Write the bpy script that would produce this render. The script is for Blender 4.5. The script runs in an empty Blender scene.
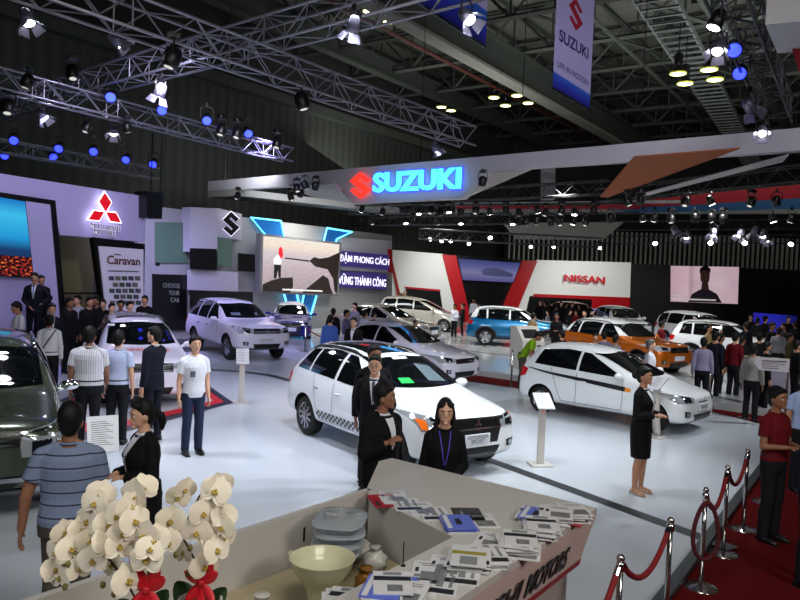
import bpy, bmesh, math, random
from mathutils import Vector, Matrix, Quaternion
from mathutils.bvhtree import BVHTree
from math import sin, cos, pi, radians, sqrt, atan2
R = random.Random(7)
SC = bpy.context.scene
COL = SC.collection
# ---------------------------------------------------------------- camera
F_PX, PITCH, ROLL, CAM_H = 729.0, 0.032, 0.040, 2.765
CF = Vector((0, cos(PITCH), -sin(PITCH)))
CU0 = Vector((0, sin(PITCH), cos(PITCH)))
CR = Vector((1, 0, 0))*cos(ROLL) + CU0*sin(ROLL)
CU = CU0*cos(ROLL) - Vector((1, 0, 0))*sin(ROLL)
CP = Vector((0, 0, CAM_H))
cam = bpy.data.objects.new('camera', bpy.data.cameras.new('camera'))
COL.objects.link(cam)
cam.data.sensor_width = 36; cam.data.lens = F_PX/800*36
cam.data.clip_start = .05; cam.data.clip_end = 400
cam.matrix_world = Matrix.Translation(CP) @ Matrix((CR, CU, -CF)).transposed().to_4x4()
SC.camera = cam
def ray(px, py): return CF*F_PX + CR*(px-400) + CU*(300-py)
def G(px, py, z=0.0):                      # point of the horizontal plane z seen at a pixel
    d = ray(px, py); t = (z-CAM_H)/d.z
    return CP + d*t
def AY(px, py, Y):                         # point at depth Y seen at a pixel
    d = ray(px, py); return CP + d*(Y/d.y)
def PL(px, py, p0, p1):                    # point of the vertical plane through p0, p1
    n = Vector((p1[1]-p0[1], p0[0]-p1[0], 0)); d = ray(px, py)
    return CP + d*((Vector((p0[0], p0[1], 0))-CP).dot(n)/d.dot(n))
# ---------------------------------------------------------------- materials
def lin(c):
    if isinstance(c, str): c = [int(c[i:i+2], 16) for i in (0, 2, 4)]
    return tuple(((v/255/12.92) if v/255 <= .04045 else ((v/255+.055)/1.055)**2.4) for v in c[:3]) + (1,)
MC = {}
def mat(name, col, rough=.5, metal=0, emit=0, ecol=None, spec=.5, noise=0, nscale=8, coat=0, alpha=1, trans=0):
    if name in MC: return MC[name]
    m = bpy.data.materials.new(name); m.use_nodes = True; nt = m.node_tree; b = nt.nodes['Principled BSDF']
    c = lin(col)
    b.inputs['Base Color'].default_value = c; b.inputs['Roughness'].default_value = rough
    b.inputs['Metallic'].default_value = metal; b.inputs['Specular IOR Level'].default_value = spec
    if coat: b.inputs['Coat Weight'].default_value = coat; b.inputs['Coat Roughness'].default_value = .03
    if emit:
        b.inputs['Emission Color'].default_value = lin(ecol) if ecol else c; b.inputs['Emission Strength'].default_value = emit
    if trans: b.inputs['Transmission Weight'].default_value = trans
    if alpha < 1: b.inputs['Alpha'].default_value = alpha
    if noise:
        tc = nt.nodes.new('ShaderNodeTexCoord'); no = nt.nodes.new('ShaderNodeTexNoise'); no.inputs['Scale'].default_value = nscale
        no.inputs['Detail'].default_value = 3
        mx = nt.nodes.new('ShaderNodeMix'); mx.data_type = 'RGBA'
        mx.inputs['A'].default_value = tuple(max(0, v*(1-noise)) for v in c[:3])+(1,)
        mx.inputs['B'].default_value = tuple(min(1, v*(1+noise)) for v in c[:3])+(1,)
        nt.links.new(tc.outputs['Object'], no.inputs['Vector']); nt.links.new(no.outputs['Fac'], mx.inputs['Factor'])
        nt.links.new(mx.outputs['Result'], b.inputs['Base Color'])
    m.diffuse_color = c; MC[name] = m; return m
def nodemat(name):
    m = bpy.data.materials.new(name); m.use_nodes = True; MC[name] = m
    return m, m.node_tree, m.node_tree.nodes['Principled BSDF']
# ---------------------------------------------------------------- objects
def link(o, parent=None):
    COL.objects.link(o)
    if parent is not None: o.parent = parent
    return o
def tag(o, label=None, cat=None, group=None, kind=None):
    if label: o['label'] = label
    if cat: o['category'] = cat
    if group: o['group'] = group
    if kind: o['kind'] = kind
    return o
def thing(name, label, cat, loc=(0, 0, 0), rz=0, group=None, rot=None):
    o = bpy.data.objects.new(name, None); o.empty_display_size = .1
    o.location = loc; o.rotation_euler = rot if rot else (0, 0, rz)
    link(o); return tag(o, label, cat, group)
def dup(root, loc=None, rz=None, label=None, group=None, parent=None):
    r = root.copy(); COL.objects.link(r)
    if parent is not None: r.parent = parent
    if loc is not None: r.location = loc
    if rz is not None: r.rotation_euler = (0, 0, rz)
    if label: r['label'] = label
    if group: r['group'] = group
    for ch in list(root.children): dup(ch, parent=r)
    return r
def mesh_obj(name, vs, fs, m, parent=None, smooth=False, loc=None, mi=None):
    me = bpy.data.meshes.new(name); me.from_pydata([tuple(v) for v in vs], [], fs)
    for mm in (m if isinstance(m, (list, tuple)) else [m]): me.materials.append(mm)
    if smooth: me.polygons.foreach_set('use_smooth', [True]*len(me.polygons))
    if mi: me.polygons.foreach_set('material_index', mi)
    me.update()
    o = bpy.data.objects.new(name, me)
    if loc is not None: o.location = loc
    return link(o, parent)
class MB:
    """collects shapes of one part; build() links them as one mesh"""
    def __init__(s): s.v = []; s.f = []; s.mi = []; s.cur = 0; s.M = None
    def add(s, vs, fs):
        n = len(s.v)
        s.v += [(s.M @ Vector(v)) if s.M else Vector(v) for v in vs]
        s.f += [tuple(i+n for i in f) for f in fs]; s.mi += [s.cur]*len(fs)
        return s
    def box(s, c, d, rz=0, M=None, bev=0):
        x, y, z = d[0]/2, d[1]/2, d[2]/2
        if bev:
            b = min(bev, x*.9, y*.9, z*.9); pts = []
            ring = [(x-b, -y), (x, -y+b), (x, y-b), (x-b, y), (-x+b, y), (-x, y-b), (-x, -y+b), (-x+b, -y)]
            k = 1-b/max(x, y)
            lv = [(-z, .999-b/max(min(x, y), 1e-6)*.7), (-z+b, 1), (z-b, 1), (z, .999-b/max(min(x, y), 1e-6)*.7)]
            vs = [Vector((px*1.0 if q == 1 else px-math.copysign(b*.7, px), py if q == 1 else py-math.copysign(b*.7, py), h)) for h, q in lv for px, py in ring]
            fs = [(i*8+j, i*8+(j+1) % 8, i*8+8+(j+1) % 8, i*8+8+j) for i in range(3) for j in range(8)]
            fs += [tuple(range(7, -1, -1)), tuple(range(24, 32))]
        else:
            vs = [Vector((i*x, j*y, k*z)) for i in (-1, 1) for j in (-1, 1) for k in (-1, 1)]
            fs = [(0, 1, 3, 2), (4, 6, 7, 5), (0, 4, 5, 1), (2, 3, 7, 6), (0, 2, 6, 4), (1, 5, 7, 3)]
        A = Matrix.Translation(c) @ (M.to_4x4() if M else Matrix.Rotation(rz, 4, 'Z'))
        return s.add([A @ v for v in vs], fs)
    def cone(s, p, q, r1, r2=None, n=10, caps=True, sx=1.0, ref=None):
        r2 = r1 if r2 is None else r2
        p = Vector(p); q = Vector(q); d = q-p
        if d.length < 1e-7: return s
        d.normalize(); a = Vector(ref) if ref else (Vector((0, 0, 1)) if abs(d.z) < .9 else Vector((1, 0, 0)))
        u = d.cross(a).normalized(); w = d.cross(u).normalized()
        vs = []
        for c, r in ((p, r1), (q, r2)):
            vs += [c+(u*cos(2*pi*i/n)+w*sin(2*pi*i/n)*sx)*r for i in range(n)]
        fs = [(i, (i+1) % n, n+(i+1) % n, n+i) for i in range(n)]
        if caps: fs += [tuple(range(n-1, -1, -1)), tuple(range(n, 2*n))]
        return s.add(vs, fs)
    def tube(s, pts, r, n=8, closed=False, caps=True):
        pts = [Vector(p) for p in pts]; N = len(pts); vs = []; fs = []
        prev = None
        for i, p in enumerate(pts):
            if closed: d = pts[(i+1) % N]-pts[i-1]
            else: d = pts[min(i+1, N-1)]-pts[max(i-1, 0)]
            d.normalize()
            if prev is None:
                a = Vector((0, 0, 1)) if abs(d.z) < .9 else Vector((1, 0, 0)); u = d.cross(a).normalized()
            else: u = (prev-d*prev.dot(d)).normalized()
            prev = u; w = d.cross(u); rr = r[i] if isinstance(r, (list, tuple)) else r
            vs += [p+(u*cos(2*pi*k/n)+w*sin(2*pi*k/n))*rr for k in range(n)]
        for i in range(N if closed else N-1):
            j = (i+1) % N
            fs += [(i*n+k, i*n+(k+1) % n, j*n+(k+1) % n, j*n+k) for k in range(n)]
        if not closed and caps: fs += [tuple(range(n-1, -1, -1)), tuple(range((N-1)*n, N*n))]
        return s.add(vs, fs)
    def lathe(s, prof, n=20, c=(0, 0, 0), axis='z', M=None):
        """prof: (radius, height) pairs"""
        vs = []; fs = []
        for r, h in prof:
            for i in range(n):
                a = 2*pi*i/n; x, y = max(r, 1e-4)*cos(a), max(r, 1e-4)*sin(a)
                v = Vector((x, y, h)) if axis == 'z' else (Vector((x, h, y)) if axis == 'y' else Vector((h, x, y)))
                vs.append((M @ v if M else v)+Vector(c))
        for j in range(len(prof)-1):
            fs += [(j*n+i, j*n+(i+1) % n, (j+1)*n+(i+1) % n, (j+1)*n+i) for i in range(n)]
        fs += [tuple(range(n-1, -1, -1)), tuple(range((len(prof)-1)*n, len(prof)*n))]
        return s.add(vs, fs)
    def ball(s, c, r, n=12, m=8, M=None):
        r = (r, r, r) if not isinstance(r, (tuple, list)) else r
        vs = [Vector((0, 0, -r[2]))]; fs = []
        for j in range(1, m):
            t = -pi/2+pi*j/m
            vs += [Vector((r[0]*cos(t)*cos(2*pi*i/n), r[1]*cos(t)*sin(2*pi*i/n), r[2]*sin(t))) for i in range(n)]
        vs.append(Vector((0, 0, r[2])))
        fs += [(0, 1+(i+1) % n, 1+i) for i in range(n)]
        for j in range(m-2):
            fs += [(1+j*n+i, 1+j*n+(i+1) % n, 1+(j+1)*n+(i+1) % n, 1+(j+1)*n+i) for i in range(n)]
        L = len(vs)-1; b = 1+(m-2)*n
        fs += [(b+i, b+(i+1) % n, L) for i in range(n)]
        return s.add([((M @ v) if M else v)+Vector(c) for v in vs], fs)
    def loft(s, rings, cap=True):
        n = len(rings[0]); vs = [p for r in rings for p in r]
        fs = [(j*n+i, j*n+(i+1) % n, (j+1)*n+(i+1) % n, (j+1)*n+i) for j in range(len(rings)-1) for i in range(n)]
        if cap: fs += [tuple(range(n-1, -1, -1)), tuple(range((len(rings)-1)*n, len(rings)*n))]
        return s.add(vs, fs)
    def prism(s, poly, thick, O=(0, 0, 0), U=(1, 0, 0), V=(0, 0, 1)):
        """flat polygon in the U,V plane at O, extruded by thick against U x V"""
        O, U, V = Vector(O), Vector(U), Vector(V); N = U.cross(V).normalized()
        a = [O+U*p[0]+V*p[1] for p in poly]; n = len(a)
        if not thick: return s.add(a, [tuple(range(n))])
        b = [p-N*thick for p in a]
        return s.add(a+b, [tuple(range(n)), tuple(range(2*n-1, n-1, -1))]+[(i, i+n, (i+1) % n+n, (i+1) % n) for i in range(n)])
    def quad(s, a, b, c, d): return s.add([a, b, c, d], [(0, 1, 2, 3)])
    def build(s, name, m, parent=None, smooth=False, loc=None):
        return mesh_obj(name, s.v, s.f, m, parent, smooth, loc, s.mi if isinstance(m, (list, tuple)) else None)
def frame_uv(a, b):                        # U along a->b (horizontal), V up
    U = Vector((b[0]-a[0], b[1]-a[1], 0)).normalized(); return U, Vector((0, 0, 1))
TMP = bpy.data.scenes.new('workbench'); TVL = TMP.view_layers[0]
def evaluate(me, mods):
    o = bpy.data.objects.new('tmp', me); TMP.collection.objects.link(o)
    extra = []
    for typ, kw in mods:
        md = o.modifiers.new(typ, typ)
        for k, v in kw.items():
            if k == 'object': TMP.collection.objects.link(v); extra.append(v)
            setattr(md, k, v)
    TVL.update(); dg = TVL.depsgraph
    out = bpy.data.meshes.new_from_object(o.evaluated_get(dg), depsgraph=dg)
    for e in extra: bpy.data.objects.remove(e)
    bpy.data.objects.remove(o); return out
def raw_mesh(vs, fs, ms=(), mi=None):
    me = bpy.data.meshes.new('raw'); me.from_pydata([tuple(v) for v in vs], [], fs)
    for m in ms: me.materials.append(m)
    if mi: me.polygons.foreach_set('material_index', mi)
    me.update(); return me
def obj_from(name, me, parent=None, smooth=True, m=None):
    if m is not None: me.materials.clear(); me.materials.append(m)
    if smooth: me.polygons.foreach_set('use_smooth', [True]*len(me.polygons))
    me.name = name
    return link(bpy.data.objects.new(name, me), parent)
_txt = {}
def text_mesh(body, size=1, extrude=0.0, bold=0.0, spacing=1.0, align='CENTER'):
    cu = bpy.data.curves.new('t', 'FONT'); cu.body = body; cu.size = size; cu.extrude = extrude; cu.offset = bold
    cu.align_x = align; cu.align_y = 'CENTER'; cu.space_character = spacing; cu.resolution_u = 3
    o = bpy.data.objects.new('t', cu); TMP.collection.objects.link(o); TVL.update(); dg = TVL.depsgraph
    me = bpy.data.meshes.new_from_object(o.evaluated_get(dg), depsgraph=dg); bpy.data.objects.remove(o); return me
def text(name, body, O, U, V, width, m, parent=None, height=None, thick=.01, bold=0.0, off=.01, shear=0, spacing=1.0):
    """flat lettering centred on O in the plane U,V, scaled to a width (and height)"""
    me = text_mesh(body, 1, 0, bold, spacing)
    xs = [v.co.x for v in me.vertices]; ys = [v.co.y for v in me.vertices]
    if not xs: return None
    w = max(xs)-min(xs); h = max(ys)-min(ys); sx = width/w; sy = (height/h) if height else sx
    cx, cy = (max(xs)+min(xs))/2, (max(ys)+min(ys))/2
    U, V = Vector(U), Vector(V); N = U.cross(V).normalized(); O = Vector(O)
    bm = bmesh.new(); bm.from_mesh(me)
    for v in bm.verts:
        x, y = (v.co.x-cx)*sx, (v.co.y-cy)*sy
        v.co = O+U*(x+shear*y)+V*y+N*off
    if thick:
        r = bmesh.ops.extrude_face_region(bm, geom=bm.faces[:])
        for v in [g for g in r['geom'] if isinstance(g, bmesh.types.BMVert)]: v.co += N*thick
        bmesh.ops.recalc_face_normals(bm, faces=bm.faces[:])
    bm.to_mesh(me); bm.free()
    me.materials.clear(); me.materials.append(m); me.name = name
    return link(bpy.data.objects.new(name, me), parent)
def lerp(a, b, t): return a+(b-a)*t
def interp(tab, x):
    if x <= tab[0][0]: return tab[0][1]
    for (x0, y0), (x1, y1) in zip(tab, tab[1:]):
        if x <= x1: return y0+(y1-y0)*(x-x0)/(x1-x0)
    return tab[-1][1]
def resample(pl, n):
    pl = [Vector(p) for p in pl]; ds = [0]
    for a, b in zip(pl, pl[1:]): ds.append(ds[-1]+(b-a).length)
    out = []
    for i in range(n):
        t = ds[-1]*i/(n-1)
        for k in range(len(pl)-1):
            if t <= ds[k+1]+1e-9:
                q = (t-ds[k])/max(1e-9, ds[k+1]-ds[k]); out.append(pl[k].lerp(pl[k+1], q)); break
    return out
def drape(bvh, lower, upper, axis, sgn, off, nu=8, nv=4, far=6.0, thick=0):
    """patch between two 2-D polylines laid on a surface along an axis: returns verts, faces"""
    lo, up = resample(lower, nu+1), resample(upper, nu+1)
    vs = []; d = Vector([-sgn if a == axis else 0 for a in 'xyz'])
    for j in range(nv+1):
        for i in range(nu+1):
            a, b = lo[i].lerp(up[i], j/nv)
            P = {'x': Vector((sgn*far, a, b)), 'y': Vector((a, sgn*far, b)), 'z': Vector((a, b, sgn*far))}[axis]
            h, nrm, _, _ = bvh.ray_cast(P, d)
            if h is None:
                Q = {'x': Vector((0, a, b)), 'y': Vector((a, 0, b)), 'z': Vector((a, b, .8))}[axis]
                h, nrm, _, _ = bvh.find_nearest(Q)
            if nrm.dot(d) > 0: nrm = -nrm
            vs.append(h+nrm*off)
    w = nu+1
    fs = [(j*w+i, j*w+i+1, (j+1)*w+i+1, (j+1)*w+i) for j in range(nv) for i in range(nu)]
    a, b, c = vs[0], vs[1], vs[w]
    if ((b-a).cross(c-a)).dot(d) > 0: fs = [f[::-1] for f in fs]
    return vs, fs
# ---------------------------------------------------------------- cars
M_GLASS = mat('tinted_car_glass', (8, 11, 13), .03, 0, spec=.55, coat=.3)
M_RUB = mat('tyre_rubber', (14, 14, 15), .75, noise=.2)
M_BLK = mat('black_plastic', (10, 10, 11), .35)
M_GAP = mat('panel_gap', (25, 26, 28), .7)
M_CHR = mat('chrome', (215, 218, 222), .12, 1)
M_RIM = mat('alloy_rim', (175, 178, 182), .25, .9)
M_RIMD = mat('dark_alloy_rim', (60, 62, 66), .3, .8)
M_LAMP = mat('headlamp_glass', (205, 212, 220), .06, .55, coat=.5)
M_LAMPD = mat('headlamp_dark', (40, 44, 50), .1, .6)
M_AMB = mat('amber_lens', (235, 110, 30), .15, emit=.25)
M_RED = mat('red_tail_lens', (170, 14, 18), .12, emit=.12)
M_PLATE = mat('number_plate_white', (200, 205, 212), .4)
M_DTXT = mat('dark_lettering', (40, 42, 48), .5)
M_WIN = mat('cabin_dark', (18, 18, 20), .6)
def paint(name, col, metal=0.0, rough=.22): return mat('paint_'+name, col, rough, metal, coat=.9, spec=.5)
SPECS = {
 'crossover': dict(xn=3.42, xt=-.78, W=1.77, H=1.62, wb=2.67, wr=.335, gc=.24, zn=.93, cowl=(2.30, 1.10), rf=(1.42, 1.55), rm=(.60, 1.62), rr=(-.42, 1.54), tg=(-.70, 1.12), tl=(-.76, .95), bf=.98, br=1.09, rw=.66,
    wins=[(1.95, 1.22, .98, .98), (.90, .90, .08, .10), (.02, .04, -.42, -.22)], rails=1, clad=0, spokes=10),
 'hatchback': dict(xn=3.06, xt=-.60, W=1.66, H=1.50, wb=2.45, wr=.285, gc=.20, zn=.80, cowl=(2.16, .98), rf=(1.18, 1.44), rm=(.50, 1.50), rr=(-.30, 1.42), tg=(-.54, 1.02), tl=(-.58, .85), bf=.90, br=1.0, rw=.66,
    wins=[(1.85, 1.0, .85, .84), (.79, .78, -.22, -.12)], rails=0, clad=0, spokes=8),
 'large_suv': dict(xn=3.72, xt=-.98, W=1.82, H=1.82, wb=2.80, wr=.385, gc=.36, zn=1.10, cowl=(2.30, 1.24), rf=(1.55, 1.74), rm=(.60, 1.80), rr=(-.62, 1.75), tg=(-.92, 1.25), tl=(-.96, 1.05), bf=1.12, br=1.18, rw=.72,
    wins=[(2.0, 1.45, 1.10, 1.10), (1.03, 1.03, .22, .22), (.15, .15, -.72, -.52)], rails=1, clad=0, spokes=6),
 'family_suv': dict(xn=3.62, xt=-1.03, W=1.81, H=1.68, wb=2.67, wr=.35, gc=.24, zn=.98, cowl=(2.30, 1.12), rf=(1.40, 1.60), rm=(.50, 1.68), rr=(-.60, 1.60), tg=(-.92, 1.15), tl=(-.98, .95), bf=1.0, br=1.08, rw=.68,
    wins=[(1.95, 1.22, .98, .98), (.90, .90, .08, .10), (.02, .04, -.55, -.35)], rails=1, clad=0, spokes=7),
 'compact_suv': dict(xn=3.30, xt=-.78, W=1.78, H=1.60, wb=2.50, wr=.34, gc=.25, zn=.98, cowl=(2.05, 1.10), rf=(1.38, 1.54), rm=(.55, 1.60), rr=(-.42, 1.53), tg=(-.68, 1.10), tl=(-.74, .95), bf=1.0, br=1.06, rw=.70,
    wins=[(1.80, 1.30, .98, .98), (.91, .91, .08, .08), (.01, .01, -.40, -.30)], rails=1, clad=1, spokes=5),
 'small_hatch': dict(xn=3.15, xt=-.62, W=1.70, H=1.51, wb=2.43, wr=.30, gc=.19, zn=.86, cowl=(2.02, 1.02), rf=(1.30, 1.45), rm=(.5, 1.51), rr=(-.32, 1.45), tg=(-.54, 1.05), tl=(-.60, .9), bf=.95, br=1.0, rw=.68,
    wins=[(1.75, 1.2, .85, .85), (.78, .78, -.2, -.12)], rails=0, clad=0, spokes=5),
 'sedan': dict(xn=3.35, xt=-.98, W=1.68, H=1.51, wb=2.55, wr=.29, gc=.19, zn=.82, cowl=(2.15, 1.0), rf=(1.15, 1.46), rm=(.6, 1.51), rr=(-.05, 1.43), tg=(-.60, 1.08), tl=(-.95, .98), bf=.92, br=.98, rw=.66,
    wins=[(1.85, 1.0, .85, .84), (.78, .78, -.28, .02)], rails=0, clad=0, spokes=8),
 'minivan': dict(xn=3.35, xt=-.80, W=1.70, H=1.66, wb=2.65, wr=.30, gc=.20, zn=.86, cowl=(2.50, 1.04), rf=(1.40, 1.56), rm=(.5, 1.66), rr=(-.55, 1.60), tg=(-.74, 1.10), tl=(-.78, .95), bf=.96, br=1.06, rw=.68,
    wins=[(2.15, 1.25, 1.10, 1.10), (1.03, 1.03, .22, .22), (.15, .15, -.55, -.42)], rails=0, clad=0, spokes=7),
 'jeep': dict(xn=3.20, xt=-.85, W=1.76, H=1.66, wb=2.50, wr=.35, gc=.26, zn=1.0, cowl=(1.98, 1.10), rf=(1.55, 1.60), rm=(.5, 1.66), rr=(-.62, 1.62), tg=(-.80, 1.10), tl=(-.84, .98), bf=1.03, br=1.06, rw=.78,
    wins=[(1.75, 1.42, 1.0, 1.0), (.93, .93, .05, .05), (-.02, -.02, -.6, -.55)], rails=0, clad=0, spokes=5),
 'tall_van': dict(xn=3.25, xt=-1.0, W=1.75, H=1.95, wb=2.55, wr=.32, gc=.22, zn=1.0, cowl=(2.62, 1.25), rf=(1.75, 1.86), rm=(.5, 1.95), rr=(-.80, 1.90), tg=(-.95, 1.15), tl=(-.98, 1.0), bf=1.12, br=1.12, rw=.80,
    wins=[(2.3, 1.7, 1.25, 1.25), (1.15, 1.15, .15, .15), (.05, .05, -.8, -.75)], rails=0, clad=0, spokes=5),
}
def cage(S):
    hw = S['W']/2*1.025; xn, xt, gc, zn = S['xn']+.03, S['xt']-.04, S['gc'], S['zn']
    (xc, zc), (xrf, zrf), (xrm, zrm), (xrr, zrr), (xtg, ztg), (xtl, ztl) = S['cowl'], S['rf'], S['rm'], S['rr'], S['tg'], S['tl']
    rw = S['rw']; bf, br = S['bf'], S['br']
    belt = lambda x: lerp(bf, br, min(1, max(0, (xc-x)/(xc-xrr))))
    wf = S['wb']; k = 1.015
    hood = lambda x: lerp(zn+.03, zc, (xn-.32-x)/(xn-.32-xc))
    st = []
    # x, zb, wb, wm, zs, ws, zte, wt, zt
    st.append((xn, gc+.12, .55, .66, zn-.20, .62, zn-.13, .50, zn-.11))
    st.append((xn-.06, gc+.03, .74, .84, zn-.14, .80, zn-.06, .66, zn-.04))
    st.append((xn-.22, gc, .84, .95, zn-.09, .91, zn-.02, .76, zn+.01))
    st.append((xn-.48, gc, .88, 1.0, hood(xn-.48)-.12, .96, hood(xn-.48)-.035, .80, hood(xn-.48)))
    st.append((wf-.15, gc, .88, 1.0, min(hood(wf-.15)-.10, bf-.02), .96, hood(wf-.15)-.035, .80, hood(wf-.15)))
    st.append((xc+.06, gc, .88, 1.0, min(bf, zc-.08), .955, zc-.03, .80, zc))
    xm = lerp(xc, xrf, .12); zm = lerp(zc, zrf, .13)
    st.append((xm, gc, .88, 1.0, belt(xm), .955, zm-.035, .80, zm+.01))
    xm = lerp(xc, xrf, .55); zm = lerp(zc, zrf, .60)
    st.append((xm, gc, .88, 1.0, belt(xm), .955, zm-.05, lerp(.80, rw, .62), zm+.01))
    st.append((xrf+.05, gc, .88, 1.0, belt(xrf), .955, zrf-.06, rw, zrf*k))
    st.append((xrm, gc, .88, 1.0, belt(xrm), .955, zrm-.075, rw, zrm*k))
    st.append((lerp(xrm, xrr, .6), gc, .88, 1.0, belt(0), .95, lerp(zrm, zrr, .55)-.075, rw, lerp(zrm, zrr, .5)*k))
    st.append((xrr, gc+.02, .86, .985, br, .93, zrr-.075, rw*.97, zrr*k))
    if xrr-xtg > .4:      # notchback: a boot deck
        st.append((lerp(xrr, xtg, .55), gc+.03, .86, .98, br, .93, lerp(zrr, ztg, .55)-.04, .70, lerp(zrr, ztg, .52)))
        st.append((xtg, gc+.05, .84, .97, br-.03, .92, ztg-.04, .80, ztg))
        st.append((xtl+.12, gc+.08, .80, .93, br-.06, .88, ztl-.03, .74, ztl+.01))
    else:
        st.append((lerp(xrr, xtg, .75), gc+.04, .84, .965, br-.02, .91, lerp(zrr, ztg, .55)-.06, rw*1.04, lerp(zrr, ztg, .5)))
        st.append((xtg, gc+.06, .82, .94, br-.10, .885, ztg-.10, .80, ztg-.06))
    st.append((xt+.02, gc+.10, .74, .86, ztl-.16, .80, ztl-.10, .68, ztl-.08))
    st.append((xt-.0, gc+.16, .60, .70, ztl-.22, .64, ztl-.17, .52, ztl-.15))
    rings = []
    for x, zb, wb_, wm, zs, ws, zte, wt, zt in st:
        half = [(0, zb), (wb_*hw, zb), (wm*hw*.995, zb+.13*(zs-zb)/.7), (wm*hw, lerp(zb, zs, .62)), (ws*hw, zs), (wt*hw, zte), (wt*hw*.55, zt-.012), (0, zt)]
        full = [Vector((x, -y, z)) for y, z in half]+[Vector((x, y, z)) for y, z in half[-2:0:-1]]
        rings.append(full)
    n = 14; vs = [p for r in rings for p in r]; fs = []
    for j in range(len(rings)-1):
        fs += [(j*n+i, (j+1)*n+i, (j+1)*n+(i+1) % n, j*n+(i+1) % n) for i in range(n)]
    def capf(b, flip):
        q = [(b+i, b+i+1, b+(n-i-1) % n, b+(n-i) % n) for i in range(1, 6)]
        q = [(b+0, b+1, b+13)]+[(b+i, b+i+1, b+13-i, b+14-i) for i in range(1, 6)]+[(b+6, b+7, b+8)]
        return [f[::-1] for f in q] if flip else q
    fs += capf(0, False)+capf((len(rings)-1)*n, True)
    top = sorted([(s[0], s[8]) for s in st])
    return vs, fs, belt, (lambda x: interp(top, x))
BODY = {}
def car_body(kind):
    if kind in BODY: return BODY[kind]
    S = SPECS[kind]; vs, fs, belt, top = cage(S)
    me = raw_mesh(vs, fs); me = evaluate(me, [('SUBSURF', dict(levels=3))])
    bm = bmesh.new(); bm.from_mesh(me); bmesh.ops.recalc_face_normals(bm, faces=bm.faces[:]); bm.to_mesh(me)
    bvh = BVHTree.FromBMesh(bm); bm.free()
    base = me.copy()
    dark = M_BLK
    for x in (0, S['wb']):
        for sg in (-1, 1):
            mb = MB(); rr = S['wr']*1.15
            mb.lathe([(rr, -.30), (rr, .30)], 28, (x, sg*(S['W']/2+.02), S['wr']+.01), 'y')
            mb.box((x, sg*(S['W']/2+.02), .05), (rr*1.9, .6, S['wr']*1.2))
            for V in (mb,):
                c = MB(); 
                prof = [(rr*cos(a), rr*sin(a)) for a in [pi*i/14 for i in range(15)]]+[(-rr*.98, -.5), (rr*.98, -.5)]
                y0, y1 = sg*(S['W']/2-.27), sg*(S['W']/2+.3)
                if y0 > y1: y0, y1 = y1, y0
                a = [(x+p, y0, S['wr']+.01+q) for p, q in prof]; b = [(x+p, y1, S['wr']+.01+q) for p, q in prof]; k = len(a)
                c.add(a+b, [tuple(range(k)), tuple(range(2*k-1, k-1, -1))]+[(i, i+k, (i+1) % k+k, (i+1) % k) for i in range(k)])
            cm = raw_mesh(c.v, c.f, [dark]); bm = bmesh.new(); bm.from_mesh(cm); bmesh.ops.recalc_face_normals(bm, faces=bm.faces[:]); bm.to_mesh(cm); bm.free()
            co = bpy.data.objects.new('cut', cm)
            if len(me.materials) == 0: me.materials.append(M_PLATE)
            me = evaluate(me, [('BOOLEAN', dict(operation='DIFFERENCE', solver='EXACT', material_mode='TRANSFER', object=co))])
    BODY[kind] = (me, bvh, belt, top); return BODY[kind]
def wheel(S, parent, x, sg, rimmat, spokes):
    r = S['wr']; w = .215; y = sg*(S['W']/2-.125)
    mb = MB(); mb.lathe([(r*.66, -w/2), (r*.9, -w/2), (r*.97, -w/2+.02), (r, -w/2+.05), (r, w/2-.05), (r*.97, w/2-.02), (r*.9, w/2), (r*.66, w/2), (r*.64, 0), (r*.66, -w/2)], 32, axis='y')
    mb.f = mb.f[:-2]; mb.mi = mb.mi[:-2]
    o = mb.build('wheel', M_RUB, parent, True, loc=(x, y, r))
    m2 = MB(); rr = r*.68; yo = sg*.085
    m2.cur = 1; m2.lathe([(rr, -.02), (rr, .02)], 28, (0, yo-sg*.045, 0), 'y'); m2.cur = 0
    m2.tube([(rr*.97*cos(2*pi*i/28), yo, rr*.97*sin(2*pi*i/28)) for i in range(28)], r*.045, 6, closed=True)
    m2.lathe([(r*.14, -.03), (r*.14, .03)], 12, (0, yo, 0), 'y')
    for i in range(spokes):
        a = 2*pi*i/spokes+.3; d = Vector((cos(a), 0, sin(a))); t = Vector((-sin(a), 0, cos(a))); sw = r*(.5 if spokes <= 6 else .34)/spokes*2
        p, q = d*r*.1+Vector((0, yo, 0)), d*rr*.98+Vector((0, yo-sg*.01, 0)); ny = Vector((0, sg*.02, 0))
        m2.add([p-t*sw*.8+ny, p+t*sw*.8+ny, q+t*sw*1.15+ny, q-t*sw*1.15+ny, p-t*sw*.8-ny, p+t*sw*.8-ny, q+t*sw*1.15-ny, q-t*sw*1.15-ny],
               [(0, 1, 2, 3), (7, 6, 5, 4), (0, 4, 5, 1), (1, 5, 6, 2), (2, 6, 7, 3), (3, 7, 4, 0)])
    m2.build('rim', [rimmat, M_WIN], o, False)
    return o
CARS = {}
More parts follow.
